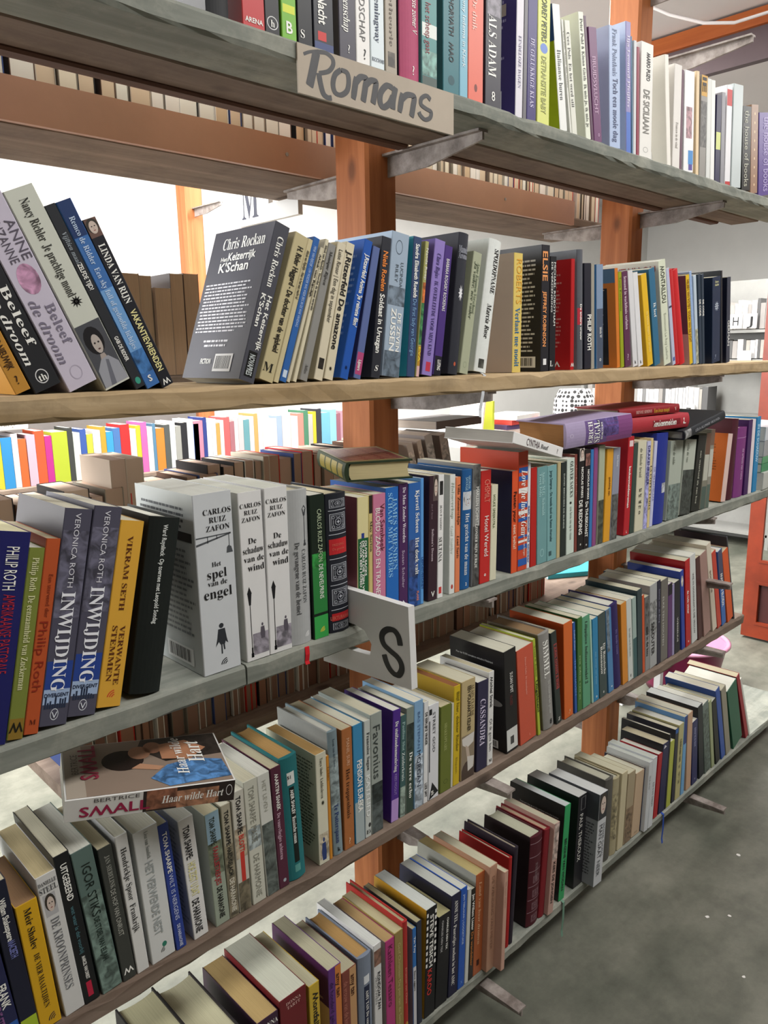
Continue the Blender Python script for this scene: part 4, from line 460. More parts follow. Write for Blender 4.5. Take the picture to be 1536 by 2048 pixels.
BOOKS['D']=[
(0.1798, 0.0296, 0.2102, -5.79, 0.006, 0.1284, 'p', '23264c', 'dark blue violet paperback at the very corner', [('FRANK', 'f2f2ec', 0.6, 0.75, 0.75, 0.3, 'b'), ('RENE STEENBERG', '8a5a90', 0.7, 0.95, 0.4, 0.3, 'b')], [('r', 0.85, 1, 0.3, 1, '2c60b0')], {}),
(0.2095, 0.0189, 0.2088, -4.59, 0.006, 0.1345, 'p', '1a1c30', 'midnight blue paperback with lime foot band', [('William Shakespeare', 'f2f2ec', 0.1, 0.36, 0.55, 0.34, 'b'), ('MACBETH', '7a80c0', 0.36, 0.47, 0.55, 0.4, 'b')], [('r', 0.87, 1, 0, 1, 'a8c030')], {}),
(0.2283, 0.0238, 0.1691, -3.87, 0.006, 0.1066, 'p', 'd4a41c', 'mustard yellow paperback with black serif title', [('Meir Shalev', '16161a', 0.04, 0.36, 0.5, 0.32, 'R'), ('DE VIER MAALTIJDEN', '16161a', 0.4, 0.84, 0.5, 0.26, 'r')], [('bow', 0.9, 0.96, 0.4, 0.8, '4a3a30')], {'pg': '9a7a5c'}),
(0.2569, 0.023, 0.1927, -4.72, 0.006, 0.1264, 'p', 'd2d2d0', 'off-white paperback with small portrait and grey serif title', [('DANIELLE', '4a4c50', 0.035, 0.065, 0.5, 0.14, 'R', 'h'), ('STEEL', '4a4c50', 0.07, 0.115, 0.5, 0.28, 'r', 'h'), ('DE KROONPRINSES', '6a6c70', 0.3, 0.82, 0.5, 0.42, 'r')], [('face', 0.13, 0.28, 0.15, 0.75, 'b0b0b2')], {'pg': 'c4b48c'}),
(0.2808, 0.0181, 0.2088, -5.02, 0.006, 0.1295, 'p', '15171a', 'black paperback with bold white title', [('UITGEBEEND', 'f2f2ec', 0.06, 0.3, 0.5, 0.4, 'b'), ('wat waar is dat voorbij', '4a7078', 0.34, 0.66, 0.5, 0.26, 'b'), ('MARCEL VAN DRIEST', 'f2f2ec', 0.68, 0.84, 0.5, 0.22, 'b')], [('r', 0.86, 0.96, 0.3, 0.65, 'b82040')], {}),
(0.3023, 0.0251, 0.2032, -5.74, 0.006, 0.124, 'p', '5b706a', 'grey green mottled paperback with dark title', [('IGOR STIKS', '13201c', 0.1, 0.46, 0.55, 0.42, 's'), ('DE STOEL VAN ELIJAH', '24342e', 0.47, 0.78, 0.5, 0.26, 'b')], [('n', 0.3, 1, 0, 1, '667a72')], {}),
(0.3291, 0.0171, 0.1927, -4.76, 0.006, 0.1244, 'p', '3c3e3a', 'charcoal green paperback with thin grey title', [('JAN SIEBELINK', 'a8aaa0', 0.06, 0.3, 0.55, 0.34, 'r'), ('DE HOF VAN ONRUST', 'b8bab0', 0.31, 0.66, 0.5, 0.36, 's'), ('M', 'f2f2ec', 0.9, 0.95, 0.5, 0.5, 'b', 'h')], [], {}),
(0.3479, 0.0157, 0.1987, -3.78, 0.006, 0.1252, 'p', 'd9d9d6', 'white paperback with black serif title', [('Hendrickje Spoor  Frankrijk', '2a2a2a', 0.09, 0.7, 0.52, 0.46, 'r')], [], {}),
(0.3682, 0.0325, 0.1923, -3.24, 0.006, 0.1261, 'p', 'd4d6d4', 'broad white paperback with grey capitals and green dot', [('Lisa van Sandick', '7a807c', 0.02, 0.22, 0.5, 0.16, 'r'), ('HET VERWENDE NEST', 'a0a6a6', 0.24, 0.8, 0.45, 0.32, 'b')], [('o', 0.875, 0.915, 0.5, 0.7, '2e7a64'), ('fan', 0.91, 0.95, 0.4, 0.6, '2a2a2a')], {'side': 'c9ccc9'}),
(0.4028, 0.0146, 0.1874, -3.9, 0.006, 0.1161, 'p', '2a3f8e', 'cobalt paperback with white bold author and thin title', [('TOM SHARPE', 'f2f2ec', 0.06, 0.38, 0.5, 0.42, 'b'), ('WILT IS NERGENS', 'c8d0e8', 0.39, 0.76, 0.5, 0.4, 's'), ('DE HARMONIE', 'c8d0e8', 0.8, 0.98, 0.5, 0.3, 'b')], [], {}),
(0.4288, 0.0217, 0.181, -3.58, 0.006, 0.11, 'p', 'dddcda', 'white paperback with black slab author and faded yellow title', [('TOM SHARPE:', '16161a', 0.06, 0.33, 0.45, 0.42, 'b'), ('HOE ZEGT U DAT', 'dcd69a', 0.36, 0.64, 0.5, 0.5, 'b'), ('DE HARMONIE', '16161a', 0.67, 0.95, 0.42, 0.46, 'b')], [], {'side': 'b8c0c6', 'S': [('blurb', 0.45, 0.95, 0.1, 0.93, '8a949a', 20)]}),
(0.4625, 0.022, 0.1717, -2.35, 0.006, 0.1112, 'p', '98a292', 'cartoon landscape paperback with blue sky', [('TOM SHARPE:', '2a3428', 0.04, 0.28, 0.45, 0.36, 'b'), ('FAMILIETREKJES', 'a03038', 0.3, 0.64, 0.5, 0.34, 'b'), ('DE HARMONIE', '1c1c1c', 0.66, 0.94, 0.5, 0.36, 'b')], [('r', 0, 0.26, 0, 1, '8ca8b8'), ('n', 0.26, 0.55, 0, 1, '6c7460')], {'side': 'aeb6b0'}),
(0.4852, 0.0146, 0.1737, -1.5, 0.006, 0.1094, 'p', 'a39c88', 'cartoon paperback with black author and cream title', [('TOM SHARPE:', '16161a', 0.05, 0.36, 0.5, 0.44, 'b'), ('HARD GELACH', '2a2a26', 0.37, 0.62, 0.5, 0.44, 'b'), ('DE HARMONIE', 'd8d4c4', 0.65, 0.95, 0.5, 0.5, 'b')], [('n', 0.35, 1, 0, 1, '7a725e')], {}),
(0.501, 0.0195, 0.1848, -0.98, 0.006, 0.1214, 'p', 'c3c0b4', 'cartoon paperback with tall red title', [('TOM SHARPE:', '16161a', 0.04, 0.35, 0.5, 0.38, 'b'), ('BLOTT', 'c83a30', 0.36, 0.5, 0.55, 0.4, 'b')], [('n', 0.3, 0.55, 0, 1, 'a89a84'), ('r', 0.5, 0.93, 0.36, 0.7, 'c0382e'), ('n', 0.75, 1, 0, 1, '6a6250')], {}),
(0.5232, 0.0223, 0.1927, -1.64, 0.006, 0.1194, 'p', 'c6c6b8', 'cream paperback with outlined author letters', [('TOM SHARPE: MASSE', '8c8c80', 0.05, 0.5, 0.5, 0.42, 's'), ('DE HARMONIE', '8a8a7e', 0.6, 0.95, 0.5, 0.42, 's')], [('n', 0.38, 0.55, 0, 1, '9aa4a4')], {}),
(0.5481, 0.0207, 0.1927, -2.4, 0.006, 0.1174, 'p', 'cfd0c8', 'white paperback with black ink street drawing', [('HET LEVEN', 'a8a89c', 0.05, 0.3, 0.5, 0.3, 's')], [('n', 0.4, 1, 0, 1, '5a625e')], {}),
(0.5697, 0.0176, 0.1943, -2.0, 0.006, 0.1254, 'p', '522438', 'wine red paperback with white author line', [('MARTIN SIMEK', 'f2f2ec', 0.05, 0.35, 0.5, 0.34, 'b'), ('De vuurvliegjes achterna', 'd8b8c8', 0.37, 0.76, 0.45, 0.34, 'r')], [('o', 0.93, 0.96, 0.4, 0.7, 'a8b0b8')], {}),
(0.5885, 0.0319, 0.2, -2.42, 0.006, 0.126, 'h', '256e72', 'teal hardcover with black title strip and white tag', [('MEIR SHALEV', 'f2f2ec', 0.26, 0.46, 0.5, 0.18, 'b'), ('Russische roman', 'f2f2ec', 0.48, 0.7, 0.5, 0.2, 'R'), ('51', '16161a', 0.14, 0.17, 0.4, 0.14, 'b', 'h')], [('r', 0.24, 0.86, 0.36, 0.64, '0e1816'), ('r', 0.12, 0.22, 0.3, 0.7, 'd8dcd8'), ('r', 0.88, 0.94, 0.35, 0.65, '5a9a94')], {'pg': 'b8925c'}),
(0.6442, 0.0204, 0.1834, -0.22, 0.006, 0.125, 'p', 'd3d1bc', 'ivory paperback with blue silhouette at foot', [('Tanya Shales', '4a4838', 0.04, 0.2, 0.5, 0.26, 'r'), ('Liefdesleven', '4a4838', 0.22, 0.4, 0.5, 0.26, 'r')], [('pt', 0.72, 0.96, 0.1, 0.95, 'b8ae98'), ('man', 0.75, 0.97, 0.2, 0.85, '2a3c70'), ('sun', 0.42, 0.47, 0.35, 0.7, '4a4838')], {'side': 'c8c6ac', 'pg': 'b8945e', 'S': [('blurb', 0.35, 0.95, 0.12, 0.93, '5a5842', 26)]}),
(0.6653, 0.0055, 0.1738, -0.51, 0.006, 0.1075, 'p', 'c9862c', 'slim ochre paperback beside ivory one', [('Liefdes', '6a3c10', 0.1, 0.3, 0.5, 0.5, 'r')], [], {}),
(0.6743, 0.0192, 0.2097, -1.48, 0.006, 0.1281, 'h', '7d8f96', 'misty blue hardcover with blue title', [('Leon van der Hove', '3a4a58', 0.06, 0.28, 0.5, 0.24, 'r'), ('Te Potterspaan', '20306a', 0.58, 0.9, 0.45, 0.4, 'R'), ('k', '16161a', 0.93, 0.97, 0.5, 0.4, 'b', 'h')], [('n', 0.2, 0.6, 0, 1, '8a989a')], {'side': '9a9c98'}),
(0.6955, 0.0208, 0.2042, -0.03, 0.006, 0.1316, 'p', 'a8683a', 'copper brown paperback with dark script title', [('MANIL SURI', 'e0b898', 0.08, 0.3, 0.55, 0.3, 's'), ('Het trappenhuis', '3a1c10', 0.33, 0.74, 0.5, 0.36, 'r'), ('?', 'e8c8a8', 0.9, 0.96, 0.5, 0.4, 's', 'h')], [], {}),
(0.7185, 0.0201, 0.2028, -0.21, 0.006, 0.1278, 'p', '3c88b4', 'blue and grey paperback with white outlined letters', [('PENSION EUREKA', 'f2f2ec', 0.3, 0.74, 0.6, 0.5, 'b')], [('r', 0.4, 0.65, 0, 1, '2f7aa6'), ('r', 0.65, 1, 0, 1, 'a3b0b2')], {}),
(0.7396, 0.0133, 0.2018, 0.59, 0.006, 0.1321, 'p', 'c2c8c4', 'pale grey paperback with black author and white title', [('Francoise Sagan', '16161a', 0.1, 0.42, 0.6, 0.46, 'R'), ('KATELIED', 'e4e8e6', 0.46, 0.82, 0.5, 0.6, 'b'), ('Ei', '16161a', 0.93, 0.97, 0.5, 0.3, 'r', 'h')], [('o', 0.88, 0.92, 0.5, 0.9, '3c3c3c')], {}),
(0.7542, 0.0252, 0.2075, 0.31, 0.006, 0.1287, 'p', '98a09a', 'grey paperback with large thin title and dark fields', [('Favonius', '3c4442', 0.1, 0.54, 0.5, 0.6, 's')], [('n', 0.58, 0.75, 0, 1, '2c3434'), ('n', 0.75, 1, 0, 1, '4c5454')], {}),
(0.7963, 0.018, 0.1967, 2.71, 0.006, 0.1199, 'p', '4a2684', 'strong purple paperback with white title', [('De stuifzandsamenleving', 'f2f2ec', 0.1, 0.55, 0.5, 0.4, 'R'), ('KEES MOGUT', 'a890d0', 0.57, 0.76, 0.5, 0.3, 's')], [('r', 0.8, 1, 0, 1, 'b090cc')], {'side': '421e78'}),
(0.8172, 0.0135, 0.1815, 1.82, 0.006, 0.1174, 'p', '3c5c5c', 'dark pine paperback with pale author', [('Pauline Slot', 'a8c8c4', 0.06, 0.34, 0.5, 0.44, 'r'), ('Zuiderkruis', 'd8e4e0', 0.36, 0.64, 0.5, 0.46, 'r')], [('n', 0.7, 1, 0, 1, '8a9a90')], {}),
(0.8319, 0.0181, 0.19, 1.45, 0.006, 0.1197, 'p', '7f8a80', 'green grey paperback with tree silhouettes', [('De verre echo', 'f2f2ec', 0.42, 0.86, 0.6, 0.4, 'R')], [('n', 0.15, 0.4, 0, 1, '2e3a36'), ('r', 0.4, 1, 0, 1, '34453c')], {}),
(0.8529, 0.0215, 0.195, 0.67, 0.006, 0.1279, 'p', '7fa6c8', 'light blue snowy paperback with spaced capitals', [('BAS STEMAN', '4a6a94', 0.1, 0.44, 0.5, 0.26, 's'), ('MORGAN', '2a3448', 0.46, 0.8, 0.5, 0.42, 's')], [('n', 0.5, 1, 0, 1, 'b4c0cc')], {}),
(0.8754, 0.0106, 0.1867, 1.24, 0.006, 0.1156, 'p', 'dfe0e0', 'slim white paperback with bold black letters', [('DE EERLIJKE VINDER', '16161a', 0.1, 0.42, 0.5, 0.5, 'b'), ('LIZE SPIT', '16161a', 0.8, 0.94, 0.5, 0.5, 'b')], [], {}),
(0.8882, 0.0256, 0.176, 0.84, 0.006, 0.1069, 'p', 'd8dade', 'white paperback with black corner blocks', [('STREET GOD', '3a3c40', 0.08, 0.5, 0.5, 0.24, 's'), ('ark', 'f2f2ec', 0.91, 0.96, 0.4, 0.3, 'b')], [('r', 0.04, 0.1, 0, 0.3, '1c1c20'), ('r', 0.16, 0.7, 0, 0.12, '1c1c20'), ('tri', 0.82, 1, 0.0, 1, '1c1e22')], {}),
(0.9187, 0.0276, 0.163, 0.9, 0.006, 0.1057, 'p', '66702e', 'moss green paperback with pale serif name', [('SHAKESPEARE', 'a8b070', 0.2, 0.52, 0.45, 0.26, 'r')], [('ring', 0.86, 0.91, 0.3, 0.7, '39421a')], {}),
(0.9471, 0.0051, 0.1607, 1.24, 0.006, 0.1012, 'p', 'c9c8b8', 'slim stone paperback', [], [], {}),
(0.9529, 0.017, 0.1898, 0.99, 0.006, 0.1246, 'p', 'c9ac22', 'canary yellow tall paperback with olive title', [('Blijf hier, dokter Rinder', '7a6a10', 0.06, 0.66, 0.6, 0.4, 'b'), ('Elspeth', '8a7a20', 0.72, 0.88, 0.5, 0.3, 's')], [], {'side': 'b0902a', 'pg': '8a5a3a'}),
(0.9747, 0.0378, 0.191, 0.59, 0.006, 0.1183, 'p', 'b8a67c', 'tan paperback with waiter photograph', [('ALAIN CLAUDE', '6a5a3a', 0.06, 0.38, 0.8, 0.2, 'r'), ('EEN VOLMAAKTE KELNER', '3a3020', 0.06, 0.52, 0.55, 0.24, 'b')], [('waiter', 0.55, 1, 0, 1, '8a7c68')], {}),
(1.019, 0.0304, 0.1759, 0.96, 0.006, 0.1068, 'p', '2b2844', 'indigo paperback with white ornamental title', [('CASSANDRA', 'd0c8e0', 0.2, 0.72, 0.5, 0.5, 'i')], [], {}),
(1.0513, 0.016, 0.1864, 0.49, 0.006, 0.1204, 'p', 'dcdcda', 'slim white paperback with black author and soft title', [('Michiel Strink', '16161a', 0.05, 0.38, 0.5, 0.46, 'b'), ('Ol ik gois ben', '4a4a4a', 0.5, 0.85, 0.5, 0.46, 's'), ('M', '16161a', 0.93, 0.97, 0.5, 0.4, 'R', 'h')], [], {}),
(1.1115, 0.0372, 0.2132, -4.04, 0.006, 0.1343, 'p', '1d1b1d', 'thick black paperback with torn white label at foot', [('SUSAN SMIT', 'f2f2ec', 0.22, 0.42, 0.55, 0.24, 's'), ('VLOED', '7a3030', 0.44, 0.54, 0.5, 0.2, 's')], [('r', 0.77, 0.98, 0.05, 0.95, 'd4d6d2'), ('n', 0.85, 0.93, 0.35, 0.65, '4a4a4a')], {'side': '1c191b', 'S': [('t', 'Meer dan 90.000 exemplaren verkocht in Nederland', 'd8d8d4', 0.12, 0.8, 0.86, 0.004, 's'), ('o', 0.45, 0.95, 0.44, 0.52, '8f8c8a'), ('bar', 0.55, 0.85, 0.02, 0.1)]}),
(1.1564, 0.0527, 0.204, -5.48, 0.006, 0.1335, 'p', 'c4553e', 'coral red paperback with tiny pale line', [('Duncan Chailey  De ramenlapster', 'e8a090', 0.1, 0.5, 0.5, 0.1, 'i'), ('L', 'e8b0a0', 0.92, 0.95, 0.6, 0.2, 's', 'h')], [], {}),
(1.2165, 0.0087, 0.2139, -7.47, 0.006, 0.1327, 'p', 'a9b83c', 'slim lime paperback with black bold word', [('Yentl & Johan', '5a6020', 0.06, 0.38, 0.5, 0.5, 'r'), ('Uitgelaten!', '16161a', 0.42, 0.82, 0.5, 0.7, 'b')], [], {}),
(1.2405, 0.0362, 0.2157, -7.49, 0.006, 0.1319, 'h', '8c8a86', 'grey hardcover with pale large author name', [('SIMMEL', 'f2f2ec', 0.08, 0.46, 0.5, 0.5, 'r'), ('De vrouw en het gevaar', 'b8b8b4', 0.5, 0.85, 0.6, 0.26, 'r'), ('8', '16161a', 0.9, 0.96, 0.6, 0.4, 'b', 'h')], [], {'side': '6f6353', 'pg': '8f7456'}),
(1.2823, 0.0193, 0.2107, -8.63, 0.006, 0.1357, 'p', '2c3432', 'dark slate paperback with red framed title', [('JUNG CHANG & ENG', 'c04848', 0.16, 0.6, 0.6, 0.3, 'b'), ('Z', 'f2f2ec', 0.93, 0.97, 0.5, 0.4, 'i', 'h')], [('frame', 0.13, 0.62, 0.35, 0.9, 'a83c3c')], {}),
(1.3119, 0.0324, 0.2167, -4.26, 0.006, 0.1365, 'p', 'cf6428', 'bright orange paperback beside the blue slim one', [('y', 'f0c8a0', 0.9, 0.95, 0.6, 0.4, 'i', 'h')], [], {'side': 'b84a1c'}),
(1.3517, 0.0091, 0.2107, -5.85, 0.006, 0.1377, 'p', '2c58a0', 'slim cobalt paperback', [('Isabel Winter', 'b8cce8', 0.08, 0.3, 0.5, 0.5, 'r'), ('THUISHAVEN', '6a94d0', 0.4, 0.8, 0.5, 0.6, 'b')], [], {}),
(1.3626, 0.0179, 0.2154, -3.92, 0.006, 0.1337, 'p', '3c6c34', 'leaf green slim paperback', [('een adem van as', 'a8c898', 0.4, 0.9, 0.5, 0.3, 'r')], [], {}),
(1.3835, 0.0298, 0.2126, -4.77, 0.006, 0.13, 'p', '5a9a78', 'jade green paperback with black italic title', [('Lilippijnen', '16161a', 0.05, 0.3, 0.5, 0.3, 'i'), ('Indianenwinkel 2', '16161a', 0.32, 0.74, 0.5, 0.34, 'i')], [], {}),
(1.4207, 0.0064, 0.2013, -6.83, 0.006, 0.1298, 'p', 'a8cab8', 'slim pale mint paperback', [], [], {}),
(1.4279, 0.0216, 0.1987, -5.99, 0.006, 0.1252, 'p', '2d80ac', 'cerulean paperback with pale small title', [('een zomer van water', '8cc0d8', 0.4, 0.8, 0.5, 0.24, 's'), ('o', 'f2f2ec', 0.92, 0.96, 0.5, 0.4, 'b', 'h')], [], {}),
(1.4532, 0.0311, 0.2021, -6.91, 0.006, 0.1323, 'p', '3c4a4a', 'dark grey green paperback with white serif title', [('De Russische', 'f2f2ec', 0.36, 0.74, 0.7, 0.26, 'R'), ('Romanow', 'f2f2ec', 0.38, 0.72, 0.35, 0.28, 'R'), ('8', 'f2f2ec', 0.93, 0.96, 0.5, 0.2, 'b', 'h')], [], {}),
(1.4918, 0.0222, 0.2066, -8.54, 0.006, 0.1281, 'p', '4a80b0', 'blue and grey picture paperback', [], [('n', 0, 0.5, 0, 0.6, '6a7884'), ('o', 0.93, 0.95, 0.5, 0.7, 'e0e4e8')], {}),
(1.5184, 0.0336, 0.2113, -9.72, 0.006, 0.1291, 'h', '33285c', 'indigo glossy hardcover', [('De derde vrouw', '8078b0', 0.3, 0.6, 0.5, 0.2, 'r')], [], {'side': '2e2450'}),
(1.5543, 0.0239, 0.204, -7.89, 0.006, 0.1315, 'p', 'd0852c', 'marigold orange slim paperback', [], [], {}),
(1.5802, 0.0224, 0.2081, -8.34, 0.006, 0.1311, 'p', 'c9cec9', 'pale stone slim paperback with grey title', [('Het einde van de rode mens', '7a807c', 0.35, 0.7, 0.5, 0.3, 'r'), ('f', '16161a', 0.92, 0.96, 0.5, 0.5, 'b', 'h')], [], {}),
(1.6048, 0.0179, 0.2059, -7.76, 0.006, 0.1347, 'p', '9cb0aa', 'grey mint slim paperback with dark foot', [], [('r', 0.5, 1, 0, 1, '3a5a5c')], {}),
(1.6246, 0.0227, 0.2192, -6.77, 0.006, 0.1361, 'p', '2e3f44', 'dark petrol tall paperback', [], [], {}),
(1.6488, 0.0107, 0.2016, -7.08, 0.006, 0.123, 'p', 'c8542c', 'slim rust orange paperback', [], [], {}),
(1.6611, 0.0212, 0.1933, -6.54, 0.006, 0.1248, 'p', '8a8a8a', 'black and white paperback with city picture', [('stad in de kou', '16161a', 0.4, 0.8, 0.5, 0.5, 'b')], [('n', 0.0, 0.5, 0, 1, '5c5c5c')], {}),
(1.6841, 0.0348, 0.2165, -6.2, 0.006, 0.1364, 'p', 'a3a5a6', 'pale grey paperback with large dark letters', [('SMOUTER', '16161a', 0.45, 0.85, 0.4, 0.4, 'b')], [('n', 0.2, 0.6, 0, 1, '8a8c8c')], {}),
(1.72, 0.0185, 0.22, -6.48, 0.006, 0.1436, 'p', '232238', 'narrow navy paperback', [('Sanne van de Berg', '9a9ab0', 0.1, 0.5, 0.6, 0.3, 's')], [], {}),
(1.7397, 0.0356, 0.216, -6.02, 0.006, 0.1341, 'p', '6c6863', 'taupe grey paperback with white line', [('ELKE TEN HOUTEN', 'd0d0cc', 0.2, 0.8, 0.3, 0.2, 's')], [], {}),
(1.7778, 0.0222, 0.1986, -6.69, 0.006, 0.1211, 'p', '5a3468', 'black and purple paperback', [], [('r', 0, 0.15, 0, 1, '1c1824')], {}),
(1.8013, 0.0111, 0.1939, -6.9, 0.006, 0.1251, 'p', '9a92b8', 'slim lavender grey paperback', [], [], {}),
(1.8144, 0.03, 0.1961, -7.31, 0.006, 0.1236, 'p', '20202a', 'black paperback with small white capitals', [('WESSELIUS', 'f2f2ec', 0.5, 0.85, 0.5, 0.2, 's')], [], {}),
(1.8551, 0.0188, 0.2211, -10.09, 0.006, 0.1443, 'p', '28409a', 'ultramarine paperback with cream round picture', [], [('o2', 0.06, 0.2, 0.2, 0.8, 'c8c0b0')], {}),
(1.8792, 0.0268, 0.2433, -9.21, 0.006, 0.1513, 'p', 'b32226', 'scarlet tall paperback with white slanted title', [('de rode winter', 'f2f2ec', 0.35, 0.62, 0.5, 0.36, 'b'), ('b', 'f2f2ec', 0.93, 0.96, 0.5, 0.4, 'b', 'h')], [], {'side': 'a81c20', 'S': [('t', 'een verhaal over winter', 'e8a8a0', 0.2, 0.9, 0.8, 0.005, 's')]}),
(1.9134, 0.032, 0.2514, -11.12, 0.006, 0.152, 'p', 'cccfcd', 'white grey paperback with tiny black lines', [('WIE IN GODSNAAM IS DIE VROUW', '16161a', 0.2, 0.9, 0.5, 0.24, 's')], [], {}),
(1.9515, 0.0229, 0.2397, -11.99, 0.006, 0.152, 'p', '4c2c2c', 'brown black paperback in shade of the shelf end', [], [], {}),
(1.9875, 0.0408, 0.2459, -14.87, 0.006, 0.152, 'p', 'a08078', 'mauve brown paperback', [], [], {}),
(2.0424, 0.0262, 0.2712, -17.69, 0.006, 0.152, 'p', 'd0c6b4', 'bone coloured tall paperback', [('BOHEME', '7a6a58', 0.3, 0.55, 0.4, 0.3, 'b')], [], {}),
(2.0741, 0.024, 0.2425, -18.28, 0.006, 0.1508, 'p', 'c04434', 'tomato red paperback at the shelf end', [], [], {}),
(2.1028, 0.0261, 0.2358, -16.31, 0.006, 0.1445, 'p', '3a6ab0', 'grey topped blue paperback', [('MARION BLOEM', 'f2f2ec', 0.3, 0.75, 0.5, 0.5, 'b')], [('r', 0, 0.5, 0, 1, '4a4c64')], {}),
(2.1412, 0.0356, 0.2302, -18.87, 0.006, 0.148, 'p', 'd45a2c', 'vermilion paperback, last upright one before the shelf end', [], [], {}),
(2.1844, 0.006, 0.2757, -20.2, 0.006, 0.152, 'h', '55565a', 'dark grey hardcover leaning over as last on the shelf', [], [], {'side': '3c3638'}),
]
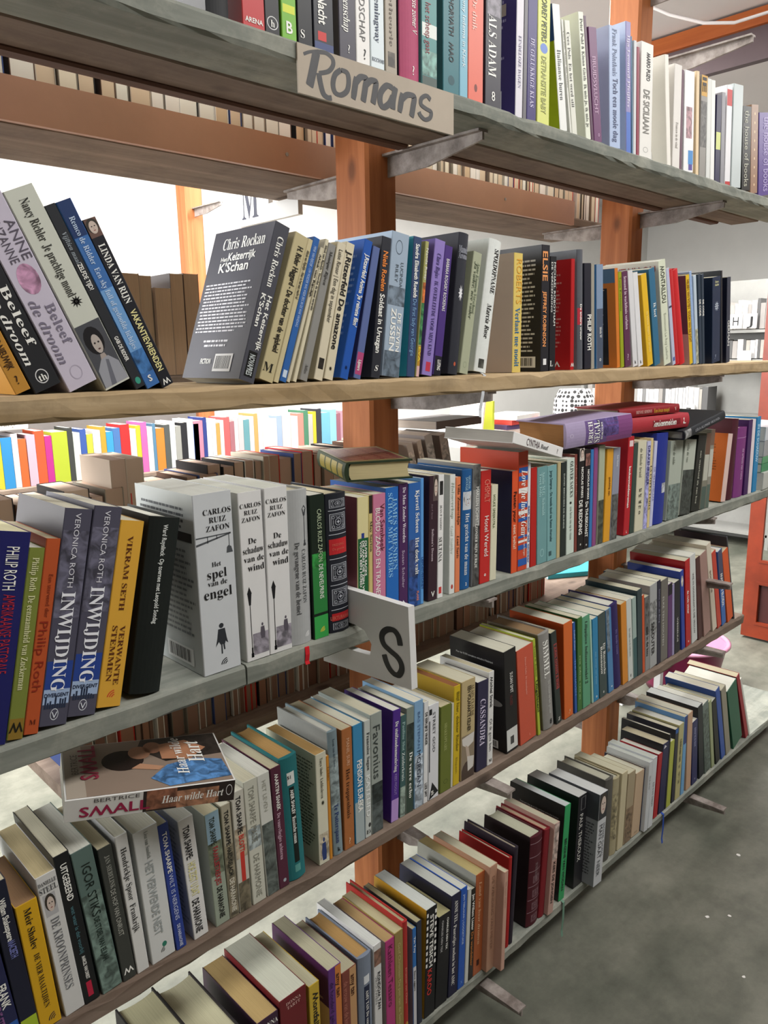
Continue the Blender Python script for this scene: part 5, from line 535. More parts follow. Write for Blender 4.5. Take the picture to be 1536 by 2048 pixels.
BOOKS['E']=[
(0.372, 0.06, 0.262, 0.0, 0.004, 0.152, 'h', '22201f', 'black boarded hardcover with cream pages at the near end', [], [], {'pg': 'b9b592'}),
(0.436, 0.058, 0.25, 0.0, 0.004, 0.152, 'h', '2a2628', 'thick hardcover showing only pale cream page tops', [], [], {'pg': 'bdb99a'}),
(0.5164, 0.0376, 0.2419, 0.0, 0.004, 0.152, 'p', '3a2038', 'thick tan paged paperback with dark violet spine', [('DONNA', 'f2f2ec', 0.03, 0.07, 0.6, 0.3, 'r', 'h')], [], {'pg': 'b39a68'}),
(0.5573, 0.05, 0.2515, 0.0, 0.004, 0.152, 'p', '6c1e24', 'thick paperback with dark red spine and white pages', [('DONNA', 'd8b0a8', 0.03, 0.055, 0.5, 0.3, 'r', 'h'), ('TARTT', 'd8b0a8', 0.06, 0.085, 0.5, 0.3, 'r', 'h')], [], {'pg': 'c3c5b4'}),
(0.6127, 0.0204, 0.241, 0.0, 0.004, 0.1498, 'p', 'c2a436', 'yellow spine paperback with black bold name', [('Montfalleur', '16161a', 0.06, 0.42, 0.6, 0.5, 'b')], [], {'pg': 'b5b195'}),
(0.6514, 0.0269, 0.2451, 0.0, 0.004, 0.1504, 'p', '5e3178', 'purple paperback with orange side strip', [('amy tan', '4a2410', 0.06, 0.24, 0.75, 0.3, 'b'), ('de honderd geheime zintuigen', '301848', 0.1, 0.7, 0.25, 0.3, 's')], [('r', 0, 1, 0.52, 1, 'c87a3c')], {'side': '4a1f4c', 'pg': 'b0ac92', 'S': [('t', 'de honderd geheime zintuigen', 'd8b890', 0.15, 0.9, 0.75, 0.006, 's'), ('r', 0, 1, 0, 0.72, 'c8a878')]}),
(0.6793, 0.0311, 0.2217, 0.0, 0.004, 0.1427, 'p', '7a3f34', 'russet paperback with sand side strip', [('amy tan', '4a2410', 0.06, 0.24, 0.75, 0.3, 'b'), ('de vrouw van de keukengod', 'b87868', 0.08, 0.6, 0.25, 0.3, 's')], [('r', 0, 1, 0.52, 1, 'bf9468')], {'pg': 'b5b095'}),
(0.716, 0.0309, 0.2238, 0.0, 0.004, 0.141, 'h', '7a8494', 'slate blue hardcover with white tag and navy strip', [('AMY TAN De vreugde en geluk club', 'f2f2ec', 0.3, 0.9, 0.55, 0.2, 'R')], [('r', 0.17, 0.24, 0.35, 0.75, 'd8dce0'), ('r', 0.26, 1, 0.35, 0.75, '1c2440')], {'pg': 'b08c58'}),
(0.7495, 0.0176, 0.2301, 0.0, 0.004, 0.15, 'p', 'd6d6d4', 'white paperback with black bold sans lines', [('RONDOM TAN', '16161a', 0.24, 0.56, 0.62, 0.36, 'b'), ('VROUWEN', '8a8a8a', 0.26, 0.5, 0.25, 0.3, 's')], [('n', 0.05, 0.18, 0, 1, '7a5a4c')], {'pg': 'c8cac4'}),
(0.7769, 0.0216, 0.2205, 0.0, 0.004, 0.1369, 'p', 'b03a78', 'fuchsia paperback with dark slim author', [('Kathleen Tessaro', '5a1838', 0.05, 0.6, 0.5, 0.5, 's')], [], {'side': '9a8c88', 'pg': 'b09468'}),
(0.7993, 0.0203, 0.2238, 0.0, 0.004, 0.137, 'p', '94804a', 'ochre olive paperback with pale title', [('Geef Christiaan De pen van de Samurai', 'c8b880', 0.1, 0.9, 0.5, 0.3, 's')], [], {'pg': 'b8b08c'}),
(0.8201, 0.0117, 0.2336, 0.0, 0.004, 0.1501, 'h', 'a8302c', 'thin red hardcover with yellow emblem', [('Dromen van China', 'e0a890', 0.4, 0.75, 0.5, 0.3, 's')], [('o', 0.88, 0.92, 0.3, 0.8, 'c8b040')], {'pg': 'b8b08c'}),
(0.8433, 0.0095, 0.2066, 0.0, 0.004, 0.1302, 'p', '2f6cb0', 'low blue and white booklet', [('Tin Toy', 'f2f2ec', 0.08, 0.24, 0.5, 0.44, 'b'), ('Dave eggers', '16161a', 0.42, 0.62, 0.5, 0.4, 'b')], [('r', 0.38, 1, 0, 1, 'c8c8cc')], {'side': '8a8c98', 'pg': 'b8b08c'}),
(0.8543, 0.0125, 0.2134, 0.0, 0.004, 0.1394, 'p', '2c3040', 'navy paperback hidden behind the low booklet', [], [], {'pg': 'b0aa88'}),
(0.8718, 0.0281, 0.2217, 2.21, 0.004, 0.1377, 'p', '16161a', 'black paperback with white film strip edges and yellow face', [('STEVE TESICH', 'f2f2ec', 0.06, 0.54, 0.5, 0.32, 'b'), ('KAROO', 'c83830', 0.56, 0.8, 0.4, 0.4, 'b')], [('film', 0.02, 0.54, 0.03, 0.18, 'e8e8e4'), ('film', 0.02, 0.54, 0.8, 0.96, 'e8e8e4')], {'side': 'b88a28', 'pg': 'c4c8c2', 'S': [('t', 'Een droevige klucht vol schrijnende en komische scenes', '5a3c08', 0.25, 0.95, 0.9, 0.005, 's')]}),
(0.901, 0.0335, 0.187, 3.87, 0.004, 0.1138, 'p', '17171b', 'pair-width black low paperback with small white lines', [('CHARLES DEN TEX', 'f2f2ec', 0.05, 0.4, 0.72, 0.14, 'b'), ('CHARLES DEN TEX', 'b8b8b8', 0.05, 0.4, 0.3, 0.14, 'b')], [], {'pg': 'b0aa80'}),
(0.938, 0.0263, 0.2124, 2.95, 0.004, 0.1368, 'p', '20203a', 'dark indigo paperback with white title', [('ANNE TEL', 'f2f2ec', 0.06, 0.28, 0.5, 0.34, 'r'), ('Paarsrijes zoeken in het AMC', 'f2f2ec', 0.3, 0.9, 0.45, 0.32, 'r')], [], {'pg': 'bfc2ba'}),
(0.966, 0.0182, 0.2134, 2.49, 0.004, 0.1345, 'p', '2456b0', 'vivid blue paperback with pale letter-spaced author', [('JAN TERLOUW | OOGGETUIGE', 'b8ccec', 0.06, 0.56, 0.5, 0.26, 'b'), ('S', '7aa0e0', 0.92, 0.96, 0.5, 0.5, 'i', 'h')], [], {'pg': 'c4c6bc'}),
(0.9864, 0.0103, 0.202, 2.59, 0.004, 0.1322, 'p', 'c9ccc6', 'slim pale grey paperback beside vivid blue', [], [], {'pg': 'c4c6bc'}),
(0.9976, 0.013, 0.1959, 2.29, 0.004, 0.1214, 'p', '24231f', 'slim black paperback with orange lower letters', [('Jan Willem Liesar', 'f2f2ec', 0.05, 0.45, 0.5, 0.5, 'b'), ('De wandelaar', 'c07a3c', 0.47, 0.85, 0.5, 0.5, 'b')], [], {'pg': 'c0bfaa'}),
(1.0115, 0.0264, 0.219, 2.06, 0.004, 0.155, 'p', 'a85c34', 'terracotta paperback with pale slim title', [('Land van haar dromen', 'e0b48c', 0.08, 0.7, 0.5, 0.3, 'i')], [('r', 0.86, 0.92, 0.35, 0.65, '3c1810')], {'side': '9c9c92', 'pg': 'b3a472'}),
(1.0378, 0.0232, 0.2291, 2.04, -0.008, 0.1473, 'p', 'b58c74', 'dusty pink beige paperback with brown lettering', [('DE WENDING VAN MEYER', '8a6450', 0.1, 0.8, 0.5, 0.3, 's')], [], {'pg': 'c0bba2'}),
(1.0609, 0.0116, 0.2159, 2.15, -0.026, 0.136, 'p', 'c29a88', 'low pale pink paperback jutting forward', [('Ga eens slapen', 'a07868', 0.1, 0.5, 0.5, 0.3, 's')], [], {'pg': 'c0bba2'}),
(1.1163, 0.0105, 0.2026, 2.29, 0.004, 0.1327, 'h', 'a02020', 'red hardcover with lifted front board', [], [], {'pg': 'bab6a0'}),
(1.1282, 0.0124, 0.2162, 3.95, 0.004, 0.1342, 'h', '2c2530', 'narrow black violet hardcover', [], [], {'pg': 'a89c88'}),
(1.1908, 0.0426, 0.2066, 3.01, 0.004, 0.1262, 'h', '4a1822', 'oxblood leather hardcover with silver bands', [('DE VIER GETIJDEN', '8a7478', 0.3, 0.5, 0.5, 0.2, 'r')], [('r', 0.07, 0.075, 0, 1, 'a89098'), ('r', 0.22, 0.225, 0, 1, 'a89098'), ('r', 0.38, 0.385, 0, 1, 'a89098'), ('orn', 0.44, 0.52, 0.3, 0.8, 'a08088'), ('r', 0.55, 0.555, 0, 1, 'a89098'), ('orn', 0.6, 0.68, 0.3, 0.8, 'a08088'), ('r', 0.7, 0.705, 0, 1, 'a89098'), ('orn', 0.74, 0.82, 0.3, 0.8, 'a08088'), ('r', 0.84, 0.845, 0, 1, 'a89098'), ('orn', 0.88, 0.96, 0.3, 0.8, 'a08088')], {'side': '1c0c10', 'pg': 'b4b49e'}),
(1.2342, 0.0206, 0.2042, 4.4, 0.004, 0.1317, 'h', '7c2028', 'dark red cloth hardcover', [], [], {'pg': 'b09880'}),
(1.2547, 0.0199, 0.2124, 4.53, -0.004, 0.1338, 'p', 'b8958a', 'pale rose paperback with black lower name', [('KEES DE JONGEN', '2a1c1c', 0.42, 0.88, 0.5, 0.4, 'b')], [('n', 0, 0.4, 0, 1, 'b8a49c')], {'pg': 'b4b09a'}),
(1.3079, 0.0222, 0.2273, 3.99, 0.004, 0.1482, 'p', '2f9a5c', 'emerald green spine paperback with black cover face', [('BENZINE VAN WODAN', '16161a', 0.35, 0.9, 0.5, 0.4, 'b')], [], {'side': '121413', 'pg': 'b8bcbc', 'ribbon': '6a8a78', 'S': [('t', 'Twee jaar lang op de lijst van best verkochte boeken', 'b8b8b4', 0.2, 0.9, 0.84, 0.004, 's')]}),
(1.3665, 0.0363, 0.224, 3.0, 0.004, 0.1391, 'p', '27272b', 'black paperback with white slim author', [('PAUL THEROUX', 'f2f2ec', 0.2, 0.72, 0.4, 0.36, 's')], [('frame', 0.02, 0.16, 0.3, 0.8, '8a8a8a')], {'side': '18181a', 'pg': 'bcbdba'}),
(1.4028, 0.0353, 0.2266, 3.2, -0.026, 0.135, 'p', 'bfc2c6', 'white and black photograph paperback jutting forward', [('MICHAEL THOMAS', '5a5c60', 0.34, 0.7, 0.75, 0.22, 's'), ('MAN GAAT NEER', '3a3c40', 0.34, 0.9, 0.4, 0.4, 's')], [('face', 0, 0.28, 0, 1, '2c2f34')], {'side': '84878b', 'pg': 'c4c6c4', 'S': [('r', 0, 1, 0.72, 1, '3a3d42'), ('blurb', 0.5, 0.95, 0.1, 0.68, '3c3e42', 18)]}),
(1.4949, 0.0347, 0.213, 1.07, 0.004, 0.1372, 'h', '55534e', 'grey hardcover in clear wrapper', [], [], {'pg': 'b0ae9c'}),
(1.5308, 0.0294, 0.2019, 0.75, 0.004, 0.1272, 'h', 'a39a7c', 'faded sand hardcover with stained spine', [], [('n', 0.2, 0.8, 0.0, 1, '938a6c')], {'pg': 'b0ae9c'}),
(1.5615, 0.0269, 0.2023, 2.27, 0.004, 0.1325, 'p', 'c2b898', 'cream paperback with worn edges', [], [], {'pg': 'bcb8a0'}),
(1.5916, 0.0352, 0.1877, 2.98, 0.004, 0.1162, 'p', 'a3957a', 'brown stained cream paperback', [], [('n', 0.5, 1, 0, 1, '7a6650')], {'pg': 'bcb8a0'}),
(1.6301, 0.0409, 0.1715, 3.57, 0.004, 0.1041, 'p', 'bfa68a', 'peach beige paperback', [('E d H', '5a4c3c', 0.93, 0.96, 0.5, 0.2, 's', 'h')], [], {'pg': 'c3c0ac'}),
(1.6726, 0.0042, 0.1733, 3.04, 0.004, 0.1122, 'p', '20243c', 'very slim navy booklet', [], [], {}),
(1.6767, 0.0176, 0.189, 3.03, -0.006, 0.1191, 'p', 'c3c7ca', 'cool white paperback, nearer of a pair', [('Als ik vis was', '16161a', 0.2, 0.4, 0.5, 0.3, 'r')], [], {'pg': 'b8bcb4'}),
(1.6969, 0.0232, 0.1919, 2.26, -0.006, 0.1259, 'p', 'c8ccd0', 'cool white paperback with grey surname, farther of a pair', [('ED VAN THIJN', '5a5c60', 0.35, 0.7, 0.5, 0.36, 'r')], [], {'pg': 'b8bcb4'}),
(1.7457, 0.021, 0.1783, 3.59, 0.004, 0.1103, 'p', 'a82028', 'slim red paperback beside cool white pair', [], [], {}),
(1.7726, 0.0326, 0.1978, 1.88, 0.004, 0.1206, 'p', '26264a', 'navy paperback with white chevron and blue ribbon', [], [('tri', 0.02, 0.07, 0.1, 0.6, 'd8d8dc')], {'side': '141418', 'ribbon': '2a4a9c'}),
(1.8079, 0.0079, 0.2141, 1.08, 0.004, 0.1379, 'p', '1e1e28', 'slim black paperback behind lime booklet', [], [], {'side': '141418'}),
(1.8167, 0.0231, 0.1895, 1.11, 0.004, 0.1194, 'p', 'a9b048', 'lime booklet shorter than its neighbours', [], [], {}),
(1.8471, 0.0175, 0.2155, -0.52, 0.004, 0.1408, 'p', '2e2e38', 'slim charcoal paperback with blue top', [], [('r', 0, 0.06, 0, 1, '2c5ca0')], {}),
(1.8677, 0.0282, 0.2202, -0.41, 0.004, 0.1367, 'p', 'b3ad7c', 'khaki cream paperback', [('DE BAARD VAN', '5a5838', 0.2, 0.5, 0.5, 0.3, 'b')], [('n', 0.2, 0.8, 0.3, 0.7, 'a09a6a')], {}),
(1.9016, 0.0183, 0.2339, -1.66, 0.004, 0.1434, 'p', '6aa0cc', 'light blue slim paperback with navy top half', [], [('r', 0, 0.35, 0, 1, '2c3c78')], {'side': '5c88b8'}),
(1.9336, 0.0284, 0.2349, -4.46, 0.004, 0.151, 'p', 'bf9c80', 'slim peach grey paperback', [], [], {}),
(1.9706, 0.0328, 0.1986, -6.87, 0.004, 0.1251, 'p', '2a2c5c', 'indigo blue low paperback', [('dichter bij de dood', 'a0a4c8', 0.1, 0.4, 0.5, 0.3, 'b'), ('o', 'c8c8d0', 0.9, 0.94, 0.5, 0.3, 'b', 'h')], [], {}),
(2.0173, 0.0296, 0.2369, -10.42, 0.004, 0.152, 'p', '1c2028', 'black paperback with white page top', [], [], {'pg': 'c8cac6'}),
(2.0559, 0.0363, 0.2334, -12.52, 0.004, 0.145, 'p', '6c7a74', 'grey green picture paperback', [], [('n', 0.1, 1, 0, 1, '58665f')], {}),
(2.1007, 0.0183, 0.2324, -13.98, 0.004, 0.1424, 'p', '9aa37c', 'slim sage paperback', [], [], {}),
(2.1293, 0.0279, 0.2255, -16.0, 0.004, 0.145, 'p', '16181a', 'black spine paperback with pale edge', [], [], {'pg': 'c4c4b4'}),
(2.169, 0.0262, 0.258, -18.63, 0.004, 0.152, 'p', '2c50a0', 'royal blue paperback near the shelf end', [], [], {}),
(2.2023, 0.0313, 0.2454, -18.06, 0.004, 0.152, 'p', '8f8a7a', 'taupe paperback near the shelf end', [], [], {}),
(2.2549, 0.0653, 0.2306, -21.28, 0.004, 0.1433, 'p', '1f5c44', 'dark green paperback leaning at the shelf end', [], [], {}),
(2.3491, 0.0198, 0.2675, -25.59, 0.004, 0.152, 'p', '98182a', 'deep red paperback leaning at the shelf end', [], [], {}),
(2.3746, 0.0098, 0.2506, -26.35, 0.004, 0.152, 'p', 'd0d0ca', 'thin white booklet closing the bottom row', [], [], {}),
]

_want = [('?', 's'), ('BERTRICE', 's'), ('Bauf', 'i'), ('CYNTHIA', 's'), ('DOKTERS', 'R'), ('Daisy', 'i'), ('ERICH', 'R'), ('Een dwaze maagd', 'R'), ('H', 's'), ('Haar wilde', 'i'), ('Haar wilde Hart', 'i'), ('Hart', 'i'), ('J', 's'), ('L', 'b'), ('L', 's'), ('LEILA ALUMARI', 's'), ('M', 'R'), ('MENNE SIMONS', 'R'), ('SEGAL', 'R'), ('SMALL', 'b'), ('V', 'R'), ('VROUWEN', 's'), ('Z', 's'), ('keukenmeiden', 'b')]
for _sh in BOOKS.values():
    for _b in _sh:
        for _t in _b[9]: _want.append((_t[0], _t[6] if len(_t) > 6 else 's'))
        for _q in _b[11].get('S', ()):
            if _q[0] == 't': _want.append((_q[1], _q[7]))
set_type(_want)
# ------------------------------------------------------------------ the setting
def sbox(name, x0, x1, y0, y1, z0, z1, mat):
    m = MB(); m.box(x0, x1, y0, y1, z0, z1); return tag(m.build(name, mat), kind='structure')
tag(sbox('floor', -2, 8, -3, 3.4, -.06, 0, M_FLOOR), 'grey worn concrete floor with dark stains', 'floor')
tag(sbox('ceiling', -2, 8, -3, 3.4, 2.68, 2.74, M_CEIL), 'plain white painted ceiling', 'ceiling')
tag(sbox('wall_back', -2, 8, 3.4, 3.5, 0, 2.68, M_WALL), 'bright white wall behind the racks', 'wall')
tag(sbox('wall_far', 8, 8.1, -3, 3.4, 0, 2.68, M_WALL), 'grey white wall at the far end', 'wall')
tag(sbox('wall_left', -2.1, -2, -3, 3.4, 0, 2.68, M_AISLE), 'brown grey side wall of the room', 'wall')
tag(sbox('wall_front', -2, 8, -3.1, -3, 0, 2.68, M_AISLE), 'brown grey wall of the aisle', 'wall')
hd = empty('trim_1', (3.55, 1, 2.475)); tag(hd, 'orange timber beam over a maroon header panel under the ceiling', 'beam', kind='structure')
m = MB(); m.box(0, .07, -4, 2.4, .13, .195); m.build('beam', M_BEAM, hd)
m = MB(); m.box(.02, .06, -4, 2.4, 0, .13); m.build('header_panel', M_MAROON2, hd)
# door leaf of orange-red paint, standing open at the end of the rack
dr = empty('door_1', (3.5, .47, 0)); tag(dr, 'orange red painted panel door standing open past the rack', 'door', kind='structure')
def dpart(name, y0, y1, z0, z1, mat, dx=0, th=.04):
    m = MB(); m.box(dx, dx + th, y0, y1, z0, z1); return m.build(name, mat, dr)
dpart('stile', -.052, 0, .012, 2.1, M_DOOR); dpart('stile', -.8, -.745, .012, 2.1, M_DOOR)
dpart('bottom_rail', -.745, -.052, .012, .075, M_DOOR); dpart('lock_rail', -.745, -.052, .275, .365, M_DOOR)
dpart('upper_rail', -.745, -.052, 1.07, 1.2, M_DOOR); dpart('top_rail', -.745, -.052, 2.0, 2.1, M_DOOR)
dpart('maroon_panel', -.745, -.052, .075, .275, M_MAROON, .014, .012)
dpart('glass_pane', -.745, -.052, .365, 1.07, M_GLASS, .017, .005); dpart('upper_panel', -.745, -.052, 1.2, 2.0, M_DOOR, .014, .012)
for z0, z1 in ((.365, 1.07), (.075, .275)):
    m = MB()
    for (ya, yb, za, zb) in ((-.064, -.052, z0, z1), (-.745, -.733, z0, z1), (-.733, -.064, z0, z0 + .012), (-.733, -.064, z1 - .012, z1)):
        m.box(-.004, .012, ya, yb, za, zb)
    m.build('moulding', M_DOOR, dr)
# ------------------------------------------------------------------ rack: posts with brackets
def bracket(parent, x, y0, y1, zt, name='bracket'):
    """steel cantilever blade from the post face y0 to the tip y1, top at zt (parent-local)"""
    m = MB(); s = 1 if y1 > y0 else -1
    ym = y0 + (y1 - y0) * .45
    m.prism([(y0, zt - .038), (ym, zt - .036), (y1, zt - .016), (y1, zt - .004), (y0, zt - .004)] if s > 0 else
            [(y0, zt - .038), (y0, zt - .004), (y1, zt - .004), (y1, zt - .016), (ym, zt - .036)], x - .0025, x + .0025, 'x')
    m.prism([(x - .016, y0), (x + .016, y0), (x + .012, y1), (x - .012, y1)] if s > 0 else
            [(x + .016, y0), (x - .016, y0), (x - .012, y1), (x + .012, y1)], zt - .004, zt, 'z')
    return m.build(name, M_STEEL, parent)
ZB = dict(A=1.6813, B=1.2656, C=.8990, D=.5374, E=.1012)           # tops of the front shelves
TH = dict(A=.026, B=.030, C=.031, D=.028, E=.025)
POSTS = ((.998, 1.075, 1.052), (1.935, 2.003, 1.985))
def post(xa, xb, label, bx, fronts, backs, ya=.25, yb=.34, top=2.68, mat=None):
    r = empty('rack_post', ((xa + xb) / 2, (ya + yb) / 2, 0)); tag(r, label, 'post', 'timber posts of the book racks')
    hx, hy, c = (xb - xa) / 2, (yb - ya) / 2, .006
    m = MB(); m.prism([(-hx + c, -hy), (hx - c, -hy), (hx, -hy + c), (hx, hy - c), (hx - c, hy), (-hx + c, hy), (-hx, hy - c), (-hx, -hy + c)], 0, top, 'z')
    m.build('timber', mat or M_POST, r)
    x = bx - (xa + xb) / 2; y = (ya + yb) / 2
    for zt, tip in fronts: bracket(r, x, -hy, tip - y, zt)
    for zt, tip in backs: bracket(r, x, hy, tip - y, zt)
    return r
fr = lambda: [(ZB[k] - TH[k], t) for k, t in (('A', .03), ('B', .006), ('C', -.002), ('D', -.05))] + [(.062, -.085), (.305, .166)]
bk = [(1.64, .552), (1.245, .60), (.875, .60), (.55, .60), (.175, .60)]
post(.998, 1.075, 'orange pine rack post with steel brackets beside the white letter plates', 1.052, fr(), bk)
post(1.935, 2.003, 'orange pine rack post near the far end with unused brackets', 1.985, fr() + [(2.012, -.01), (2.185, .0), (.70, -.055)], bk)
post(1.985, 2.075, 'orange pine post of the rear rack with one bare bracket', 2.03, [(1.99, 2.32), (.79, 2.28)], [], 2.55, 2.64)
# ------------------------------------------------------------------ planks
def plank(name, x0, x1, y0, y1, z0, z1, mat, label=None, seed=1, wear=.0016, group=None, parent=None):
    rng = random.Random(seed); n = max(2, int((x1 - x0) / .035)); c = .003
    v = []; f = []
    for i in range(n + 1):
        x = x0 + (x1 - x0) * i / n
        j = lambda s=1.0: abs(rng.gauss(0, wear)) * s
        chip = .006 * rng.random() if rng.random() < .06 else 0
        ring = [(y0 + j(.5), z0 + c + j()), (y0 + c + j(), z0 + j(.3)), (y1 - c, z0), (y1, z0 + c), (y1, z1 - c), (y1 - c, z1), (y0 + c + j() + chip, z1 - j(.2)), (y0 + j(.5), z1 - c - j() - chip)]
        v += [(x, a, b) for a, b in ring]
    for i in range(n):
        for k in range(8):
            f.append((i * 8 + k, (i + 1) * 8 + k, (i + 1) * 8 + (k + 1) % 8, i * 8 + (k + 1) % 8))
    f.append(tuple(range(8))); f.append(tuple(range(n * 8, n * 8 + 8))[::-1])
    o = mesh(name, v, f, mat, parent)
    if label: tag(o, label, 'shelf board', group or 'boards of the front rack')
    return o
XE = dict(A=2.42, B=2.45, C=2.55, D=2.245, E=2.75)
plank('shelf_board', -.25, XE['A'], 0, .094, ZB['A'] - TH['A'], ZB['A'], M_GREY, 'grey front plank of the top shelf carrying the painted card sign', 11)
ra = plank('shelf_board', -.25, XE['A'] - .04,   .097, .178, ZB['A'] - TH['A'], ZB['A'], M_GREYD, 'brown grey rear plank of the top shelf', 12)
for a, b_ in ((-.25, 1.03), (1.074, 1.962), (2.008, 2.3)):
    plank('batten', a, b_, .1785, .205, ZB['A'] - TH['A'] - .004, ZB['A'] - .004, M_BATTEN, None, 13, .0004, None, ra)
plank('shelf_board', -.25, XE['B'], 0, .205, ZB['B'] - TH['B'], ZB['B'], M_RAW, 'raw yellowish sawn plank of the eye-level shelf', 14, .0018)
plank('shelf_board', -.25, .528, 0, .2, ZB['C'] - TH['C'], ZB['C'], M_GREY, 'grey plank of the third shelf under the near books', 15, .002)
plank('shelf_board', .531, XE['C'], .001, .2, ZB['C'] - TH['C'] + .001, ZB['C'], M_GREY, 'long grey plank of the third shelf holding the S plate', 16, .0016)
plank('shelf_board', -.25, XE['D'], 0, .2, ZB['D'] - TH['D'], ZB['D'], M_GREYD, 'brown grey plank of the fourth shelf with a cut end', 17, .002)
pe = plank('shelf_board', -.25, XE['E'], 0, .2, ZB['E'] - TH['E'], ZB['E'], M_GREY, 'grey plank of the bottom shelf just above the floor', 18)
for x in (1.052, 1.985):
    m = MB(); m.box(x - .02, x + .02, .04, .19, .0622, ZB['E'] - TH['E']); m.build('spacer_block', M_BATTEN, pe)
G2 = 'boards on the rear side of the rack'
plank('shelf_board', -.25, 2.16, .43, .65, 1.64, 1.665, M_GREYD, 'brown grey plank behind the brown hardboard strip', 21, .001, G2)
plank('shelf_board', -.25, 2.1, .42, .64, 1.245, 1.27, M_GREYD, 'rear plank at eye level behind the leaning novels', 22, .001, G2)
plank('shelf_board', -.25, 2.05, .42, .64, .875, .90, M_GREYD, 'rear plank under the row of brown page edges', 23, .001, G2)
plank('shelf_board', .43, 2.3, .42, .64, .55, .575, M_GREYD, 'low rear plank in shade under the third shelf', 24, .001, G2)
plank('shelf_board', .5, 3.3, 2.29, 2.55, .79, .815, M_GREYD, 'plank of the rear rack under the colourful books', 25, .001, 'boards of the rear rack')
m = MB(); m.box(-.25, 1.93, .418, .428, 1.641, 1.703)
fa = tag(m.build('edge_strip', M_FASCIA), 'long brown hardboard strip along the rear top shelf', 'strip')
for x in (.95, 1.62):
    m = MB(); m.prism([(x + .0035 * math.cos(k), 1.672 + .0035 * math.sin(k)) for k in [i * math.pi / 5 for i in range(10)]], .4165, .4182, 'y'); m.build('screw', M_STEEL, fa)
m = MB(); m.box(.5, 1.97, 2.556, 2.57, .79, 1.24)  # added sheet: its grey stands in for the shaded wall behind the far books
tag(m.build('wall_shade_sheet', plain('shaded_wall_grey', '6a6562', .8)), 'grey sheet added behind the rear rack books, standing in for shaded wall', 'board')
# ------------------------------------------------------------------ painted signs
def strokes(paths, widths, conv, thick, name, mat, parent):
    """brush strokes: smoothed polylines swept to flat strips, conv maps (a,b,d) to a point"""
    m = MB()
    for si, (pts, wd) in enumerate(zip(paths, widths)):
        P = [Vector(p).to_2d() if False else Vector((p[0], p[1])) for p in pts]
        if len(P) > 2:
            Q = []
            for i in range(len(P) - 1):
                p0, p1, p2, p3 = P[max(i - 1, 0)], P[i], P[i + 1], P[min(i + 2, len(P) - 1)]
                for k in range(8):
                    t = k / 8
                    Q.append(.5 * ((2 * p1) + (p2 - p0) * t + (2 * p0 - 5 * p1 + 4 * p2 - p3) * t * t + (3 * p1 - p0 - 3 * p2 + p3) * t ** 3))
            Q.append(P[-1])
        else:
            Q = [P[0].lerp(P[1], k / 4) for k in range(5)]
        n = len(Q); L = []; Rr = []
        for i, q in enumerate(Q):
            d = (Q[min(i + 1, n - 1)] - Q[max(i - 1, 0)]).normalized(); nn = Vector((-d.y, d.x))
            ww = wd * .5 * (.8 if i in (0, n - 1) else 1) * (.82 + .35 * abs(d.y))
            L.append(q + nn * ww); Rr.append(q - nn * ww)
        v = [conv(p.x, p.y, .00012 * si) for p in L] + [conv(p.x, p.y, .00012 * si) for p in Rr]
        m.add(v, [(i, i + 1, n + i + 1, n + i) for i in range(n - 1)])
    return m.build(name, mat, parent)
sg = empty('shelf_sign', (.795, -.0015, 1.649)); tag(sg, 'beige card sign with grey brush lettering tacked to the top shelf', 'sign')
m = MB(); m.box(-.146, .146, -.0015, .0008, -.0285, .0285); m.build('card', M_SIGNB, sg)
ROM = {'R0': [(0.6586, 1.6661), (0.6687, 1.6709), (0.6838, 1.6754)], 'R1': [(0.6796, 1.6734), (0.6749, 1.6579), (0.6711, 1.6454), (0.6664, 1.6312)], 'R2': [(0.6796, 1.6734), (0.6949, 1.6756), (0.7054, 1.6715), (0.7062, 1.6638), (0.6983, 1.6552), (0.6827, 1.6495)], 'R3': [(0.6822, 1.6497), (0.6845, 1.6385), (0.6887, 1.6275), (0.6956, 1.6239), (0.7027, 1.6248)], 'o': [(0.7198, 1.6615), (0.7095, 1.6537), (0.7054, 1.6419), (0.7087, 1.6326), (0.7188, 1.6316), (0.7292, 1.6387), (0.7326, 1.6506), (0.73, 1.6601), (0.7198, 1.6615)], 'm1': [(0.7462, 1.6585), (0.7399, 1.6307)], 'm2': [(0.7442, 1.651), (0.7538, 1.6601), (0.7638, 1.6602), (0.7617, 1.6484), (0.7575, 1.631)], 'm3': [(0.7618, 1.6515), (0.7722, 1.6599), (0.7815, 1.6598), (0.7796, 1.6479), (0.7755, 1.632)], 'a1': [(0.8135, 1.6591), (0.8022, 1.6599), (0.7907, 1.6491), (0.7889, 1.6371), (0.7951, 1.6315), (0.8066, 1.6384), (0.8133, 1.6483)], 'a2': [(0.8191, 1.6613), (0.8142, 1.6442), (0.813, 1.6321)], 'n1': [(0.8324, 1.6564), (0.8262, 1.631)], 'n2': [(0.8299, 1.6473), (0.8418, 1.6562), (0.8555, 1.6563), (0.8536, 1.6431), (0.85, 1.6292)], 's': [(0.8901, 1.6591), (0.8818, 1.6631), (0.8712, 1.6576), (0.87, 1.6496), (0.8799, 1.6459), (0.8907, 1.6434), (0.8888, 1.6352), (0.878, 1.631), (0.8685, 1.6348), (0.8657, 1.6388)]}
WID = {'R0': .004, 'R1': .0105, 'R2': .0058, 'R3': .0072, 'o': .0068, 's': .0062}
strokes(list(ROM.values()), [WID.get(k, .0084) for k in ROM], lambda a, b, d: (a - .795, -.0016 - d * .3, b - 1.649), 0, 'lettering', M_INKG, sg)
def plate(name, x, poly, label):
    r = empty('letter_plate', (x, 0, 0)); tag(r, label, 'sign', 'letter plates')
    m = MB(); m.prism(poly, -.006, .006, 'x'); m.build('plate', M_SIGNW, r); return r
